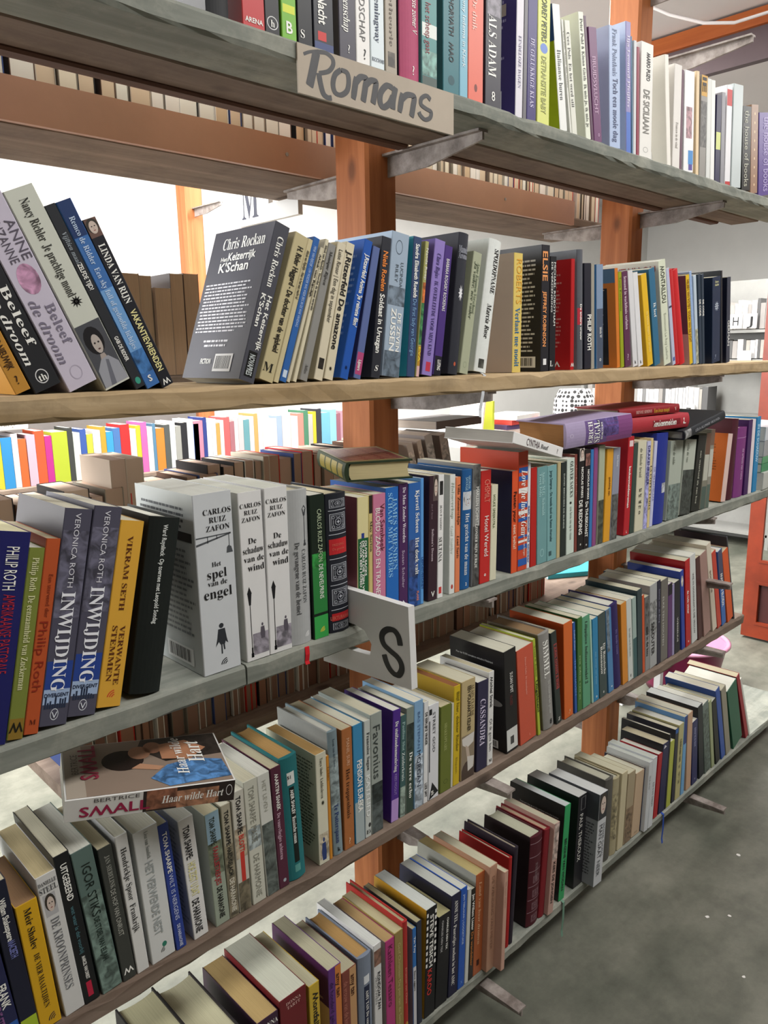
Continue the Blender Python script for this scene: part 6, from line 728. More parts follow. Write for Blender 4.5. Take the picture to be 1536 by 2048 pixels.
ps = plate('letter_plate', .7295, [(-.1162, .838), (.078, .826), (.078, .862), (.0, .8635), (-.031, .866), (-.0345, .884), (-.02, .902), (.0, .9055), (.078, .906), (.078, .958), (-.1108, .9585)], 'white slotted plate with a black letter S clamped on the third shelf')
strokes([[(-0.0948, 0.898), (-0.0914, 0.9105), (-0.083, 0.9174), (-0.0713, 0.9165), (-0.0609, 0.9096), (-0.0572, 0.9004), (-0.0619, 0.8908), (-0.0743, 0.8849), (-0.088, 0.8795), (-0.0958, 0.872), (-0.0971, 0.8626), (-0.0912, 0.8533), (-0.0825, 0.8518), (-0.073, 0.8566), (-0.0658, 0.8655), (-0.0616, 0.8759)]],
        [.0095], lambda a, b, d: (-.0064 - d, a, b), 0, 'lettering', M_INKB, ps)
pm = plate('letter_plate', 1.085, [(.554, 1.598), (.78, 1.598), (.78, 1.735), (.554, 1.735), (.554, 1.672), (.66, 1.672), (.66, 1.634), (.554, 1.634)], 'white slotted plate with a dark letter M hanging from the rear top shelf')
gv, gf, gw = glyphs('M', 'R')
m = MB(); m.add([(-.0064, .765 - p[0] / gw * .066, 1.612 + p[1] * .085) for p in gv], gf); m.build('lettering', plain('navy_letter_paint', '2a2c3c'), pm)
# ------------------------------------------------------------------ books
def unit_polys(kind, rng):
    """flat print shapes in a unit square (x across, y up)"""
    def ell(cx, cy, rx, ry, n=18): return [(cx + rx * math.cos(2 * math.pi * k / n), cy + ry * math.sin(2 * math.pi * k / n)) for k in range(n)]
    def rect(a, b, c, d): return [(a, c), (b, c), (b, d), (a, d)]
    def ring(cx, cy, rx, ry, w_, n=20):
        o = ell(cx, cy, rx, ry, n); i = ell(cx, cy, rx * (1 - w_), ry * (1 - w_), n)
        return [[o[k], o[(k + 1) % n], i[(k + 1) % n], i[k]] for k in range(n)]
    def frame(a, b, c, d, wx, wy): return [rect(a, b, c, c + wy), rect(a, b, d - wy, d), rect(a, a + wx, c + wy, d - wy), rect(b - wx, b, c + wy, d - wy)]
    def star(cx, cy, r0, r1, n=10): return [(cx + (r1 if k % 2 else r0) * math.cos(math.pi * k / n), cy + (r1 if k % 2 else r0) * math.sin(math.pi * k / n)) for k in range(2 * n)]
    if kind in ('r', 'n', 'pt'): return [rect(0, 1, 0, 1)]
    if kind in ('o', 'o2'): return [ell(.5, .5, .5, .5)]
    if kind == 'ring': return ring(.5, .5, .5, .5, .14)
    if kind == 'sun': return [star(.5, .5, .5, .24)] + ring(.5, .5, .2, .2, .4, 10)
    if kind == 'tri': return [[(0, 0), (1, .3), (.35, 1)]]
    if kind == 'dots': return [ell(.5, (k + .5) / 9, .3, .018, 8) for k in range(9)]
    if kind == 'frame': return frame(0, 1, 0, 1, .09, .025)
    if kind == 'film': return [rect(0, 1, k / 9 + .02, k / 9 + .085) for k in range(9)]
    if kind == 'orn':
        p = frame(0, 1, 0, 1, .035, .03) + frame(.09, .91, .09, .91, .02, .02) + ring(.5, .5, .2, .22, .14, 16) + [star(.5, .5, .14, .05, 4)]
        for x in (.2, .8):
            for y in (.22, .78): p += ring(x, y, .08, .1, .3, 8)
            p += [rect(x - .012, x + .012, .36, .64)]
        for y in (.2, .8): p += [rect(.34, .66, y - .012, y + .012), rect(.4, .6, y - .05, y - .03)]
        return p
    if kind == 'lamp': return [rect(.46, .54, 0, .74), rect(.36, .64, 0, .06), rect(.42, .58, .06, .14), [(.4, .74), (.6, .74), (.72, .9), (.28, .9)], [(.24, .9), (.76, .9), (.5, 1)]]
    if kind == 'lamparm': return [[(0, .52), (.95, .86), (.95, .92), (0, .62)], [(0, .86), (.95, .88), (.95, .93), (0, .92)], rect(.3, .32, .6, .9), rect(.55, .57, .72, .9), [(.8, .0), (.98, .0), (.94, .28), (.86, .34), (.82, .26)], rect(.88, .9, .3, .86)]
    if kind == 'child': return [ell(.5, .9, .14, .08, 12), [(.3, .8), (.7, .8), (.78, .48), (.85, .3), (.7, .38), (.66, .3), (.4, .3), (.3, .4), (.1, .26), (.22, .52)], [(.42, .3), (.5, .3), (.5, 0), (.42, 0)], [(.54, .3), (.64, .3), (.66, .12), (.58, .12)]]
    if kind == 'man': return [ell(.45, .86, .14, .1, 12), [(.2, .72), (.7, .74), (.8, .3), (.74, 0), (.22, 0), (.1, .3)]]
    if kind in ('fan', 'bow'):
        p = []
        for j in range(3):
            r0 = .95 - j * .26; r1 = r0 - .14
            for k in range(6):
                a, b_ = math.pi * (.55 + .42 * k / 6), math.pi * (.55 + .42 * (k + 1) / 6)
                p.append([(1 + r0 * math.cos(a), r0 * math.sin(a)), (1 + r0 * math.cos(b_), r0 * math.sin(b_)), (1 + r1 * math.cos(b_), r1 * math.sin(b_)), (1 + r1 * math.cos(a), r1 * math.sin(a))])
        return p
    if kind == 'city': return [rect(k / 9, (k + .75) / 9, 0, .25 + .75 * rng.random()) for k in range(9)]
    return []
def _el(cx, cy, rx, ry, n=16): return [(cx + rx * math.cos(2 * math.pi * k / n), cy + ry * math.sin(2 * math.pi * k / n)) for k in range(n)]
_RC = [(0, 0), (1, 0), (1, 1), (0, 1)]
MULTI = {   # small printed figures, several inks
    'lady': [(_RC, None), (_el(.45, .72, .34, .22), '17161a'), (_el(.5, .66, .17, .15), 'b8aea6'), (_el(.43, .68, .035, .015), '2a2424'), (_el(.57, .68, .035, .015), '2a2424'), (_el(.5, .58, .05, .012), '5a3c3c'), ([(.42, .5), (.58, .5), (.64, .4), (.36, .4)], 'a89c94'), ([(.05, 0), (.98, 0), (.92, .3), (.66, .44), (.36, .42), (.1, .28)], '9a9ca4'), ([(.3, 0), (.5, 0), (.62, .38), (.52, .4)], '6a6c76')],
    'face': [(_RC, None), (_el(.5, .6, .44, .4), '3a342e'), (_el(.52, .52, .3, .34), 'cdbcb0'), (_el(.42, .58, .06, .03), '2c2826'), (_el(.64, .58, .06, .03), '2c2826'), (_el(.53, .36, .09, .025), '9a5c54'), ([(.51, .56), (.57, .44), (.49, .44)], 'b8a498')],
    'waiter': [(_RC, None), (_el(.5, .1, .5, .3), '4a3c34'), ([(.05, .95), (.95, 1), (.9, .78), (.45, .7), (.1, .8)], 'd0ccc6'), ([(.3, .78), (.55, .7), (.7, .35), (.5, .3)], 'b8a898'), ([(.45, .5), (.95, .45), (.9, .2), (.5, .15)], 'cfcbc4')],
}
PAGE_DEFAULT = ['c9c6b4', 'cfccbc', 'c4bfa8', 'd0cfc4', 'bdb498']
def make_book(name, t, h, dep, kind, c, T=(), P=(), side=None, pg=None, S=(), ribbon=None, seed=0, drop=.06):
    """book with local x = thickness, y = spine to fore-edge, z = height; returns the Empty"""
    rng = random.Random(seed)
    root = empty(name)
    hc = kind == 'h'
    ct = min(.0026, t * .16) if hc else min(.0007, t * .1)
    bul = min(.0045, .13 * t) if hc else 0.0
    n = 8 if hc else 1
    cs, cl = lin(c), lin(side or c)
    # cover: U-shaped shell
    ins = .004 if hc else .0
    out_, inn = [], []
    ch = min(.0009, t * .15)
    out_.append((0, dep)); out_.append((0, ch + bul))
    for k in range(n + 1):
        x = ch + (t - 2 * ch) * k / n; out_.append((x, bul * (2 * x / t - 1) ** 2))
    out_.append((t, ch + bul)); out_.append((t, dep))
    inn = [(t - ct, dep), (t - ct, ct + bul + ch), (ct, ct + bul + ch), (ct, dep)]
    poly = out_ + inn; N_ = len(poly)
    v = [(x, y, 0) for x, y in poly] + [(x, y, h) for x, y in poly]
    f = []; cc = []
    for i in range(N_):
        j = (i + 1) % N_
        f.append((i, j, N_ + j, N_ + i)); cc.append(cl if i == 0 else cs)
    # top and bottom rims as strips
    no = len(out_)
    for off, rev in ((0, True), (N_, False)):
        A = [off + i for i in range(no)]; B = [off + no + i for i in range(4)]   # B: right-dep, right-front, left-front, left-dep
        q = [(A[0], A[1], B[2], B[3]), tuple([A[1]] + A[2:no - 2] + [A[no - 2], B[1], B[2]]), (A[no - 2], A[no - 1], B[0], B[1])]
        for k, face in enumerate(q):
            f.append(face[::-1] if rev else face); cc.append(cl if k == 0 else cs)
    mesh('cover', v, f, M_HC if hc else M_PB, root, cc)
    # pages
    pc = lin(pg or PAGE_DEFAULT[seed % 5])
    e = .003 if hc else .0006
    m = MB(); y0 = ct + bul + ch + .0001; y1 = dep - (.004 if hc else .0004)
    x0, x1 = ct + .0001, t - ct - .0001; z0, z1 = (.0025 if hc else .0004), h - e
    if hc and t > .016:   # rounded back and hollow fore-edge
        k = 6; b2 = min(.004, .12 * t)
        P2 = [(x0 + (x1 - x0) * i / k, y0 + b2 * (2 * i / k - 1) ** 2) for i in range(k + 1)] + [(x1 - (x1 - x0) * i / k, y1 + b2 * ((2 * i / k - 1) ** 2 - 1)) for i in range(k + 1)]
        m.prism(P2, z0, z1, 'z', pc)
    else: m.box(x0, x1, y0, y1, z0, z1, pc)
    m.build('page_block', M_PAGE, root)
    sy = lambda x: bul * (2 * x / t - 1) ** 2
    # print on the spine
    pr, pic = MB(), MB()
    for li, (k, u0, u1, v0, v1, hx) in enumerate(P):
        tgt = pic if k in ('n', 'pt', 'o2') else pr
        eps = .00012 + .00004 * li
        for poly, hx in ([(p_, hx) for p_ in unit_polys(k, rng)] if k not in MULTI else [(p_, c_ or hx) for p_, c_ in MULTI[k]]):
            if k in MULTI: eps += .00002
            xs = [v0 + (v1 - v0) * a for a, _ in poly]
            pts = [(max(ch, min(t - ch, q * t)), 0, h * (1 - u1 + (u1 - u0) * b_)) for q, (_, b_) in zip(xs, poly)]
            if hc and len(poly) == 4 and poly[0][1] == poly[1][1] and poly[1][0] == poly[2][0] and abs(pts[1][0] - pts[0][0]) > .25 * t:
                for s_ in range(6):
                    xa = pts[0][0] + (pts[1][0] - pts[0][0]) * s_ / 6; xb = pts[0][0] + (pts[1][0] - pts[0][0]) * (s_ + 1) / 6
                    tgt.add([(xa, sy(xa) - eps, pts[0][2]), (xb, sy(xb) - eps, pts[0][2]), (xb, sy(xb) - eps, pts[2][2]), (xa, sy(xa) - eps, pts[2][2])], [(0, 1, 2, 3)], lin(hx))
            else:
                tgt.add([(x, sy(x) - eps, z) for x, _, z in pts], [tuple(range(len(pts)))], lin(hx))
    if pr.v: pr.build('spine_print', M_PRINT, root)
    if pic.v: pic.build('spine_picture', M_PIC, root)
    tx = MB(); eps = .0006
    for it in T:
        s, hx, u0, u1 = it[:4]
        vv = it[4] if len(it) > 4 else .5; sz = it[5] if len(it) > 5 else .45; st = it[6] if len(it) > 6 else 's'
        gv, gf, gw = glyphs(s, st)
        if len(it) > 7:      # upright line across the spine
            hh = (u1 - u0) * h * .86; k = hh; wdt = gw * k; kx = k if wdt < .88 * t else k * .88 * t / wdt
            x0 = vv * t - gw * kx / 2; x0 = max(.04 * t, min(x0, .96 * t - gw * kx)); zb = h * (1 - u1)
            pts = [(x0 + a * kx, b_ * k + zb) for a, b_ in gv]
        else:                # runs down the spine
            L_ = (u1 - u0) * h; k = sz * t; kx = L_ / max(gw, .01)
            k = min(k, kx * 2.6); kx = min(kx, k * 1.9)
            pts = [(vv * t - k * .5 + b_ * k, h * (1 - u0) - a * kx) for a, b_ in gv]
        tx.add([(x, sy(min(t, max(0, x))) - eps, z) for x, z in pts], gf, lin(hx))
    if tx.v: tx.build('spine_lettering', M_PRINT, root)
    # print on the cover face (-x): a runs from the fore-edge to the spine
    if S:
        sp = MB(); X = lambda d: -.0003 - d
        Yf = lambda a: dep * (1 - a)
        for li, q in enumerate(S):
            d = .00006 * li
            if q[0] == 't':
                _, s, hx, a0, a1, zf, hh, st = q; gv, gf, gw = glyphs(s, st); kx = (a1 - a0) * dep / gw
                sp.add([(X(d + .0002), Yf(a0) - a * kx, zf * h + b_ * hh) for a, b_ in gv], gf, lin(hx))
            elif q[0] in ('r', 'o', 'frame'):
                _, a0, a1, z0, z1, hx = q
                for poly in unit_polys(q[0], rng):
                    sp.add([(X(d), Yf(a0 + (a1 - a0) * a), h * (z0 + (z1 - z0) * b_)) for a, b_ in poly], [tuple(range(len(poly)))], lin(hx))
            elif q[0] == 'bar':
                _, a0, a1, z0, z1 = q
                sp.add([(X(d), Yf(a), h * z) for a, z in ((a0, z0), (a1, z0), (a1, z1), (a0, z1))], [(0, 1, 2, 3)], lin('e8e8e6'))
                a = a0 + (a1 - a0) * .08
                while a < a1 - (a1 - a0) * .1:
                    w_ = (a1 - a0) * rng.choice((.012, .02, .035))
                    sp.add([(X(d + .0001), Yf(q_), h * z) for q_, z in ((a, z0 + (z1 - z0) * .15), (a + w_, z0 + (z1 - z0) * .15), (a + w_, z1 - (z1 - z0) * .12), (a, z1 - (z1 - z0) * .12))], [(0, 1, 2, 3)], lin('1c1c1c'))
                    a += w_ + (a1 - a0) * rng.choice((.015, .025))
            elif q[0] == 'blurb':
                _, a0, a1, z0, z1, hx, nl = q
                for i in range(nl):
                    zc = z1 - (z1 - z0) * (i + .5) / nl; lh = (z1 - z0) / nl * .22; a = a0 + rng.random() * .03; end = a1 - rng.random() * (a1 - a0) * .2
                    while a < end:
                        wl = min(.02 + rng.random() * .07, end - a)
                        sp.add([(X(d), Yf(q_), h * z) for q_, z in ((a, zc - lh), (a + wl, zc - lh), (a + wl, zc + lh), (a, zc + lh))], [(0, 1, 2, 3)], lin(hx)); a += wl + .012
        sp.build('cover_print', M_PRINT, root)
    if ribbon:
        w_ = .0075; x = t * .5; path = [(.03, .0008), (.002, -.0005), (-.0065, -.004), (-.0085, -drop * .5), (-.0075, -drop * .85), (-.010, -drop)]
        vv = []; 
        for i, (y, z) in enumerate(path): vv += [(x - w_ / 2 + .001 * math.sin(i), y, z), (x + w_ / 2 + .001 * math.sin(i), y, z)]
        nn = len(path) * 2; vv += [(a, b_ + .0004, z + .0003) for a, b_, z in vv]
        ff = []
        for i in range(len(path) - 1):
            a = 2 * i; ff += [(a, a + 1, a + 3, a + 2), (nn + a, nn + a + 2, nn + a + 3, nn + a + 1), (a, a + 2, nn + a + 2, nn + a), (a + 1, nn + a + 1, nn + a + 3, a + 3)]
        mesh('bookmark_ribbon', vv, ff, M_PAPERSHEET, root, [lin(ribbon)] * len(ff))
    return root
SHELF = dict(A='top shelf', B='eye-level shelf', C='third shelf', D='fourth shelf', E='bottom shelf')
GROUP = dict(A='books on the top shelf', B='books on the eye-level shelf', C='books on the third shelf', D='books on the fourth shelf', E='books on the bottom shelf')
def short(look):
    ws = look.split()
    for i, q in enumerate(ws):
        if q in ('paperback', 'hardcover', 'booklet', 'pocket', 'spine', 'paperbacks', 'hardcovers', 'paged', 'cloth', 'leather'): return ' '.join(ws[:i]).replace('slim ', '').replace('narrow ', '') or ws[0]
    return ' '.join(ws[:2])
used_labels = set()
def uniq(lab):
    ws = lab.split()
    if len(ws) > 16: lab = ' '.join(ws[:16]).rstrip(',')
    assert lab not in used_labels, lab
    used_labels.add(lab); return lab
DROP = dict(A=.05, B=.075, C=.028, D=.05, E=.085)
BOOK = {}
for sh in 'ABCDE':
    rows = BOOKS[sh]
    for i, (X, t, h, lean, y, dep, kind, c, look, T, P, e) in enumerate(rows):
        r = make_book('hardcover_book' if kind == 'h' else 'paperback_book', t, h, dep, kind, c, T, P, e.get('side'), e.get('pg'), e.get('S', ()), e.get('ribbon'), i + ord(sh), DROP[sh])
        a = math.radians(lean)
        r.rotation_euler = (0, a, 0)
        r.location = (X, y, ZB[sh] + .0004 + (t * math.sin(a) if a > 0 else 0))
        lab = look + ' on the ' + SHELF[sh]
        nb = short(rows[i - 1][8]) if i else short(rows[i + 1][8])
        if len(lab.split()) + 2 + len(nb.split()) <= 16: lab += ', beside ' + nb + ' one'
        tag(r, uniq(lab), 'book', GROUP[sh])
        BOOK[look] = r
# ---- books lying flat: origin, axes (columns), size
def lying(p, Rm, dims, kind, c, label, T=(), P=(), S=(), side=None, pg=None, seed=0):
    t, dep, h = dims
    r = make_book('hardcover_book' if kind == 'h' else 'paperback_book', t, h, dep, kind, c, T, P, side, pg, S, None, seed)
    r.matrix_world = Matrix.Translation(p) @ Matrix(Rm).to_4x4()
    tag(r, uniq(label), 'book', 'books lying across other books'); return r
W_ = 'f2f2ec'
gl = lying((.746, .042, 1.1135), [[0.0, 0.897, 0.442], [0.0, -0.442, 0.897], [1.0, 0, 0]], (.0295, .1086, .184), 'h', '2c3a26', 'green leather book with gilt red cover lying over the third shelf novels', (), [('r', .12, .3, .15, .85, '8a7c3c'), ('r', .34, .52, .15, .85, '8a7c3c'), ('r', .56, .74, .15, .85, '8a7c3c'), ('r', .78, .92, .15, .85, '8a7c3c')], (), '2c3a26', 'cdbf92', 3)
gp = MB()
for (a, b_, c_, d_, hx, e_) in ((.03, .97, .03, .97, '7c7448', 0), (.06, .94, .08, .92, '5a2420', .0001)): gp.add([(.0298 + e_, .1086 * q, .184 * r_) for q, r_ in ((a, c_), (b_, c_), (b_, d_), (a, d_))], [(0, 1, 2, 3)], lin(hx))
for k in range(9):
    zz = .02 + .0165 * k
    for j in range(3): gp.add([(.0301, .018 + .026 * j, zz), (.0301, .018 + .026 * j + .02, zz + .004), (.0301, .018 + .026 * j + .02, zz + .0065), (.0301, .018 + .026 * j, zz + .0025)], [(0, 1, 2, 3)], lin('b08c6c'))
gp.build('cover_print', M_PRINT, gl)
lying((1.266, .003, 1.1), [[0.229, -0.176, -0.957], [0.02, 0.984, -0.176], [0.973, 0.021, 0.229]], (.0202, .137, .217), 'p', 'e4e4e2', 'white paperback with dark capitals lying aslant above the striped one', [('CYNTHIA', '55424a', .24, .5, .5, .62, 's'), ('Bauf', '3a3a3a', .52, .68, .5, .4, 'i'), ('?', '6a6a6a', .87, .93, .5, .4, 's')], (), (), None, 'a8a49c', 4)
def lying2(o, zend, t, dep, kind, c, label, T=(), P=(), pg=None, seed=0):
    """o: spine corner at the foot (lower board), zend: same corner at the head; the book lies with its spine toward the aisle"""
    o = Vector(o); z = (Vector(zend) - o); h = z.length; z.normalize()
    x = Vector((0, 0, 1)); x = (x - z * x.dot(z)).normalized(); y = z.cross(x)
    return lying(o, Matrix((x, y, z)).transposed(), (t, dep, h), kind, c, label, T, P, (), None, pg, seed)
lying2((1.49, -.022, 1.1225), (1.296, .012, 1.1125), .05, .14, 'h', 'a698b8', 'thick violet hardcover lying on the third shelf row with white author name', [('ERICH', W_, .31, .385, .5, .2, 'R', 'h'), ('SEGAL', W_, .39, .49, .5, .2, 'R', 'h'), ('DOKTERS', W_, .505, .535, .5, .2, 'R', 'h')], [('r', .28, .6, 0, 1, '6a5488'), ('r', .6, 1, 0, 1, '80487c'), ('n', .42, .78, .25, 1, '5a4a84'), ('ring', .05, .1, .42, .56, 'e0d8e8')], '9a6f45', 5)
lying2((1.775, -.012, 1.122), (1.56, .03, 1.119), .034, .14, 'h', 'a8333c', 'lower of two stacked red hardcovers on the third shelf row', [('keukenmeiden', W_, .42, .78, .5, .4, 'b'), ('L', W_, .9, .94, .5, .4, 'b')], [('r', .4, .85, .3, .7, '7c2028')], 'b8b0a0', 6)
lying2((1.742, -.002, 1.158), (1.545, .04, 1.154), .02, .135, 'h', '8c1f26', 'upper of two stacked red hardcovers with yellow title', [('MENNE SIMONS', 'e0b0a8', .26, .52, .5, .36, 'R'), ('Een dwaze maagd', 'd8a83c', .56, .82, .5, .46, 'R'), ('V', 'e0b0a8', .91, .95, .5, .4, 'R')], (), 'b8b0a0', 7)
lying2((1.935, -.03, 1.130), (1.746, -.018, 1.0935), .022, .14, 'h', '2b2d31', 'black hardcover lying over the leaf patterned pair', [('LEILA ALUMARI', 'a8aab0', .25, .6, .5, .3, 's'), ('VROUWEN', 'a8aab0', .62, .85, .5, .3, 's')], [('pt', .02, .16, 0, 1, '8c8c8c')], 'b4b4ac', 8)
sm = lying((.463, -.057, .757), [[0.105, 0.335, -0.936], [-0.074, 0.942, 0.329], [0.992, 0.035, 0.123]], (.0288, .1245, .1964), 'p', 'd9d8d4', 'thick romance paperback with embracing couple lying on the fourth shelf novels',
      [('BERTRICE', '55504e', .16, .42, .84, .16, 's'), ('SMALL', '9a2048', .08, .48, .4, .42, 'b'), ('Haar wilde Hart', W_, .55, .93, .5, .34, 'i')],
      [('r', .44, 1, 0, 1, '2c2220'), ('n', .46, .64, .1, 1, '8a5a44'), ('n', .64, .9, 0, .8, 'a8785c'), ('ring', .945, .985, .3, .8, 'e8e8e8')], (), None, 'a8a498', 9)
# the couple on its front cover (the +x face, turned up)
t, dep, h = .0288, .1245, .1964
cp, cq = MB(), MB(); tt = MB()
F = lambda a, b_, d=0: (t + .0003 + d, dep * b_, h * (1 - a))     # a along the spine from its head, b from spine to fore-edge
def fpoly(mb, pts, hx, d=0): mb.add([F(a, b_, d) for a, b_ in pts], [tuple(range(len(pts)))], lin(hx))
ell = lambda ca, cb, ra, rb, n=20: [(ca + ra * math.cos(2 * math.pi * k / n), cb + rb * math.sin(2 * math.pi * k / n)) for k in range(n)]
fpoly(cp, [(0.01, .01), (.99, .01), (.99, .99), (.01, .99)], 'a89c8e')
fpoly(cp, [(.12, .01), (.99, .01), (.99, .99), (.12, .99)], '8c7a6c', .0001)
fpoly(cq, [(.62, .5), (.99, .55), (.99, .99), (.5, .99), (.46, .8)], '2c2420', .0002)
fpoly(cp, ell(.36, .6, .13, .2), '221714', .0003)
fpoly(cp, ell(.47, .72, .07, .13), 'a87a60', .0004); fpoly(cp, ell(.56, .8, .06, .12), '9c6c54', .0004)
fpoly(cp, [(.6, .55), (.78, .5), (.9, .7), (.78, .9), (.6, .85)], 'b07c5c', .0005)
fpoly(cq, [(.5, .2), (.62, .42), (.8, .5), (.97, .42), (.99, .08), (.6, .02)], '4f7db0', .0006)
fpoly(cp, [(.4, .42), (.56, .34), (.6, .4), (.46, .5)], 'b88a6c', .0007)
cp.build('cover_print', M_PRINT, sm); cq.build('cover_picture', M_PIC, sm)
for s, hx, a, b0, b1, sz, st in (('BERTRICE', '5a5250', .09, .42, .8, .008, 's'), ('SMALL', '8a2a40', .2, .3, .95, .02, 'b'), ('Haar wilde', W_, .74, .2, .95, .014, 'i'), ('Hart', W_, .86, .4, .85, .02, 'i')):
    gv, gf, gw = glyphs(s, st); kx = (b1 - b0) * dep / gw
    tt.add([F(a - 0 - q * sz / h, b0 + p * kx / dep, .0012) for p, q in gv], gf, lin(hx))
tt.build('cover_lettering', M_PRINT, sm)
# ---- books on the rear boards that can be told apart, page edges toward the aisle
for i, (x, tk, hh, hx, lab) in enumerate(((.592, .024, .166, 'b8402c', 'tan paged book with a red cover corner behind the leaning novels'), (.618, .03, .172, 'a08a72', 'thick tan block of pages behind the leaning novels'), (.65, .022, .17, 'a89684', 'second thick tan block of pages behind the leaning novels'), (.674, .03, .15, 'b09a86', 'lower tan paged book behind the slate back cover'), (.706, .026, .176, '3a3234', 'dark jacketed book standing behind the slate back cover'), (.735, .03, .178, '6c4c38', 'brown paged book just behind the slate back cover'))):
    r = make_book('paperback_book', tk, hh, .13, 'p', hx, (), (), None, 'b49a80', (), None, i)
    r.rotation_euler = (0, 0, math.pi); r.location = (x + tk, .575 + .004 * (i % 3), 1.2704); tag(r, uniq(lab), 'book', 'books on the rear boards')
for i, (x, tk, hh, an, hx, lab) in enumerate(((1.33, .02, .2, -16, 'b0a49c', 'grey picture book leaning on the rear board beside the post'), (1.362, .016, .205, -15, 'a8988c', 'beige picture book leaning on the rear board'), (1.388, .026, .215, -14, '8c8480', 'taupe picture book leaning on the rear board'), (1.432, .03, .21, -12, '7a6c64', 'brown grey book leaning on the rear board behind white aslant one'))):
    r = make_book('paperback_book', tk, hh, .14, 'p', hx, (), [('n', .1, .9, 0, 1, hx)], None, 'b4a698', (), None, i)
    r.rotation_euler = (0, math.radians(an), 0); r.location = (x, .43, .9004); tag(r, uniq(lab), 'book', 'books on the rear boards')
lying((1.6, .47, 1.118), [[0, -.1, -.995], [0, .995, -.1], [1, 0, 0]], (.02, .13, .2), 'p', '3a2e2c', 'dark brown paperback lying flat on the rear row', (), (), (), None, 'a89c90', 11)
lying((2.24, .44, .5755), [[0, .5, -.866], [0, .866, .5], [1, 0, 0]], (.016, .15, .22), 'p', '34a8bc', 'turquoise glossy book lying flat on the low rear plank', (), (), (), None, 'b0b0b0', 12)
for i, (hx, tk, lab) in enumerate((('b9bcb6', .05, 'pale grey folder at the bottom of the pile ending the third shelf'), ('3c8a5c', .024, 'green magazine in the pile ending the third shelf'), ('5a9a6c', .02, 'light green magazine in the pile ending the third shelf'), ('9a9c9e', .045, 'grey magazine in the pile ending the third shelf'), ('c4cad0', .04, 'bluish white folder topping the pile ending the third shelf'))):
    z = ZB['C'] + .0005 + sum((.0505, .0245, .0205, .0455, .0405)[:i])
    r = lying((2.53, .012 + .004 * (i % 2), z), [[0, -.05 + .03 * i % .08, -1], [0, 1, -.05], [1, 0, 0]], (tk, .17, .225), 'p', hx, lab, (), (), (), None, 'c0beb4', 13 + i)
# ---- rows of further books: one mass (rear side of the rack, rear rack, far shelving)
mass = MB()
def mbook(x0, x1, y0, y1, z0, h, cov, pg, fore=True, M=None):
    """fore: page edges face -y, else the spine does"""
    c, p = lin(cov), lin(pg); w_ = min(.0015, (x1 - x0) * .12)
    g = .0006
    mass.box(x0 + g, x0 + g + w_, y0, y1, z0, z0 + h, c, M); mass.box(x1 - g - w_, x1 - g, y0, y1, z0, z0 + h, c, M)
    if fore:
        mass.box(x0 + g + w_, x1 - g - w_, y0 + .001, y1 - w_, z0, z0 + h - .001, p, M); mass.box(x0 + g + w_, x1 - g - w_, y1 - w_, y1, z0, z0 + h, c, M)
    else:
        mass.box(x0 + g + w_, x1 - g - w_, y0 + w_, y1, z0, z0 + h - .001, p, M); mass.box(x0 + g + w_, x1 - g - w_, y0, y0 + w_, z0, z0 + h, c, M)
rg = random.Random(5)
PGS = ['d8cdb8', 'cdbfa8', 'd9d4c8', 'c4ab8c', 'ddd6cc', 'c9b49a']
CVS = ['2c2a2a', 'b8b0a0', '5a4438', 'c03028', 'd8d4cc', '3c4c7c', '7c7468', 'a89888']
def fore_row(xa, xb, y, z, h0, h1, pgs, tmin=.012, tmax=.04):
    x = xa
    while x < xb:
        t_ = rg.uniform(tmin, tmax); hh = rg.uniform(h0, h1)
        mbook(x, x + t_, y + rg.uniform(0, .012), y + rg.uniform(.12, .14), z + .0005, hh, rg.choice(CVS), rg.choice(pgs)); x += t_ + .0004 + (rg.random() < .06) * .006
fore_row(.1, .985, .445, 1.665, .17, .215, PGS); fore_row(1.0, 2.1, .445, 1.665, .17, .215, PGS, .01, .03)
BR = ['a89080', 'b09a88', 'a08878', '9c8472']
fore_row(.3, .57, .45, .9, .165, .19, BR, .02, .045); fore_row(.57, .605, .45, .9, .225, .23, BR, .03, .034); fore_row(.607, .76, .45, .9, .165, .185, BR, .02, .05)
fore_row(.762, 1.26, .45, .9, .19, .205, BR, .016, .034)
RD_SHADE = ['8c6c5c', '7c5a4c', '946c58', '8a7060']  # page colours with the reddish shade of the low row painted in
fore_row(.455, 1.9, .455, .575, .17, .215, RD_SHADE, .012, .032)
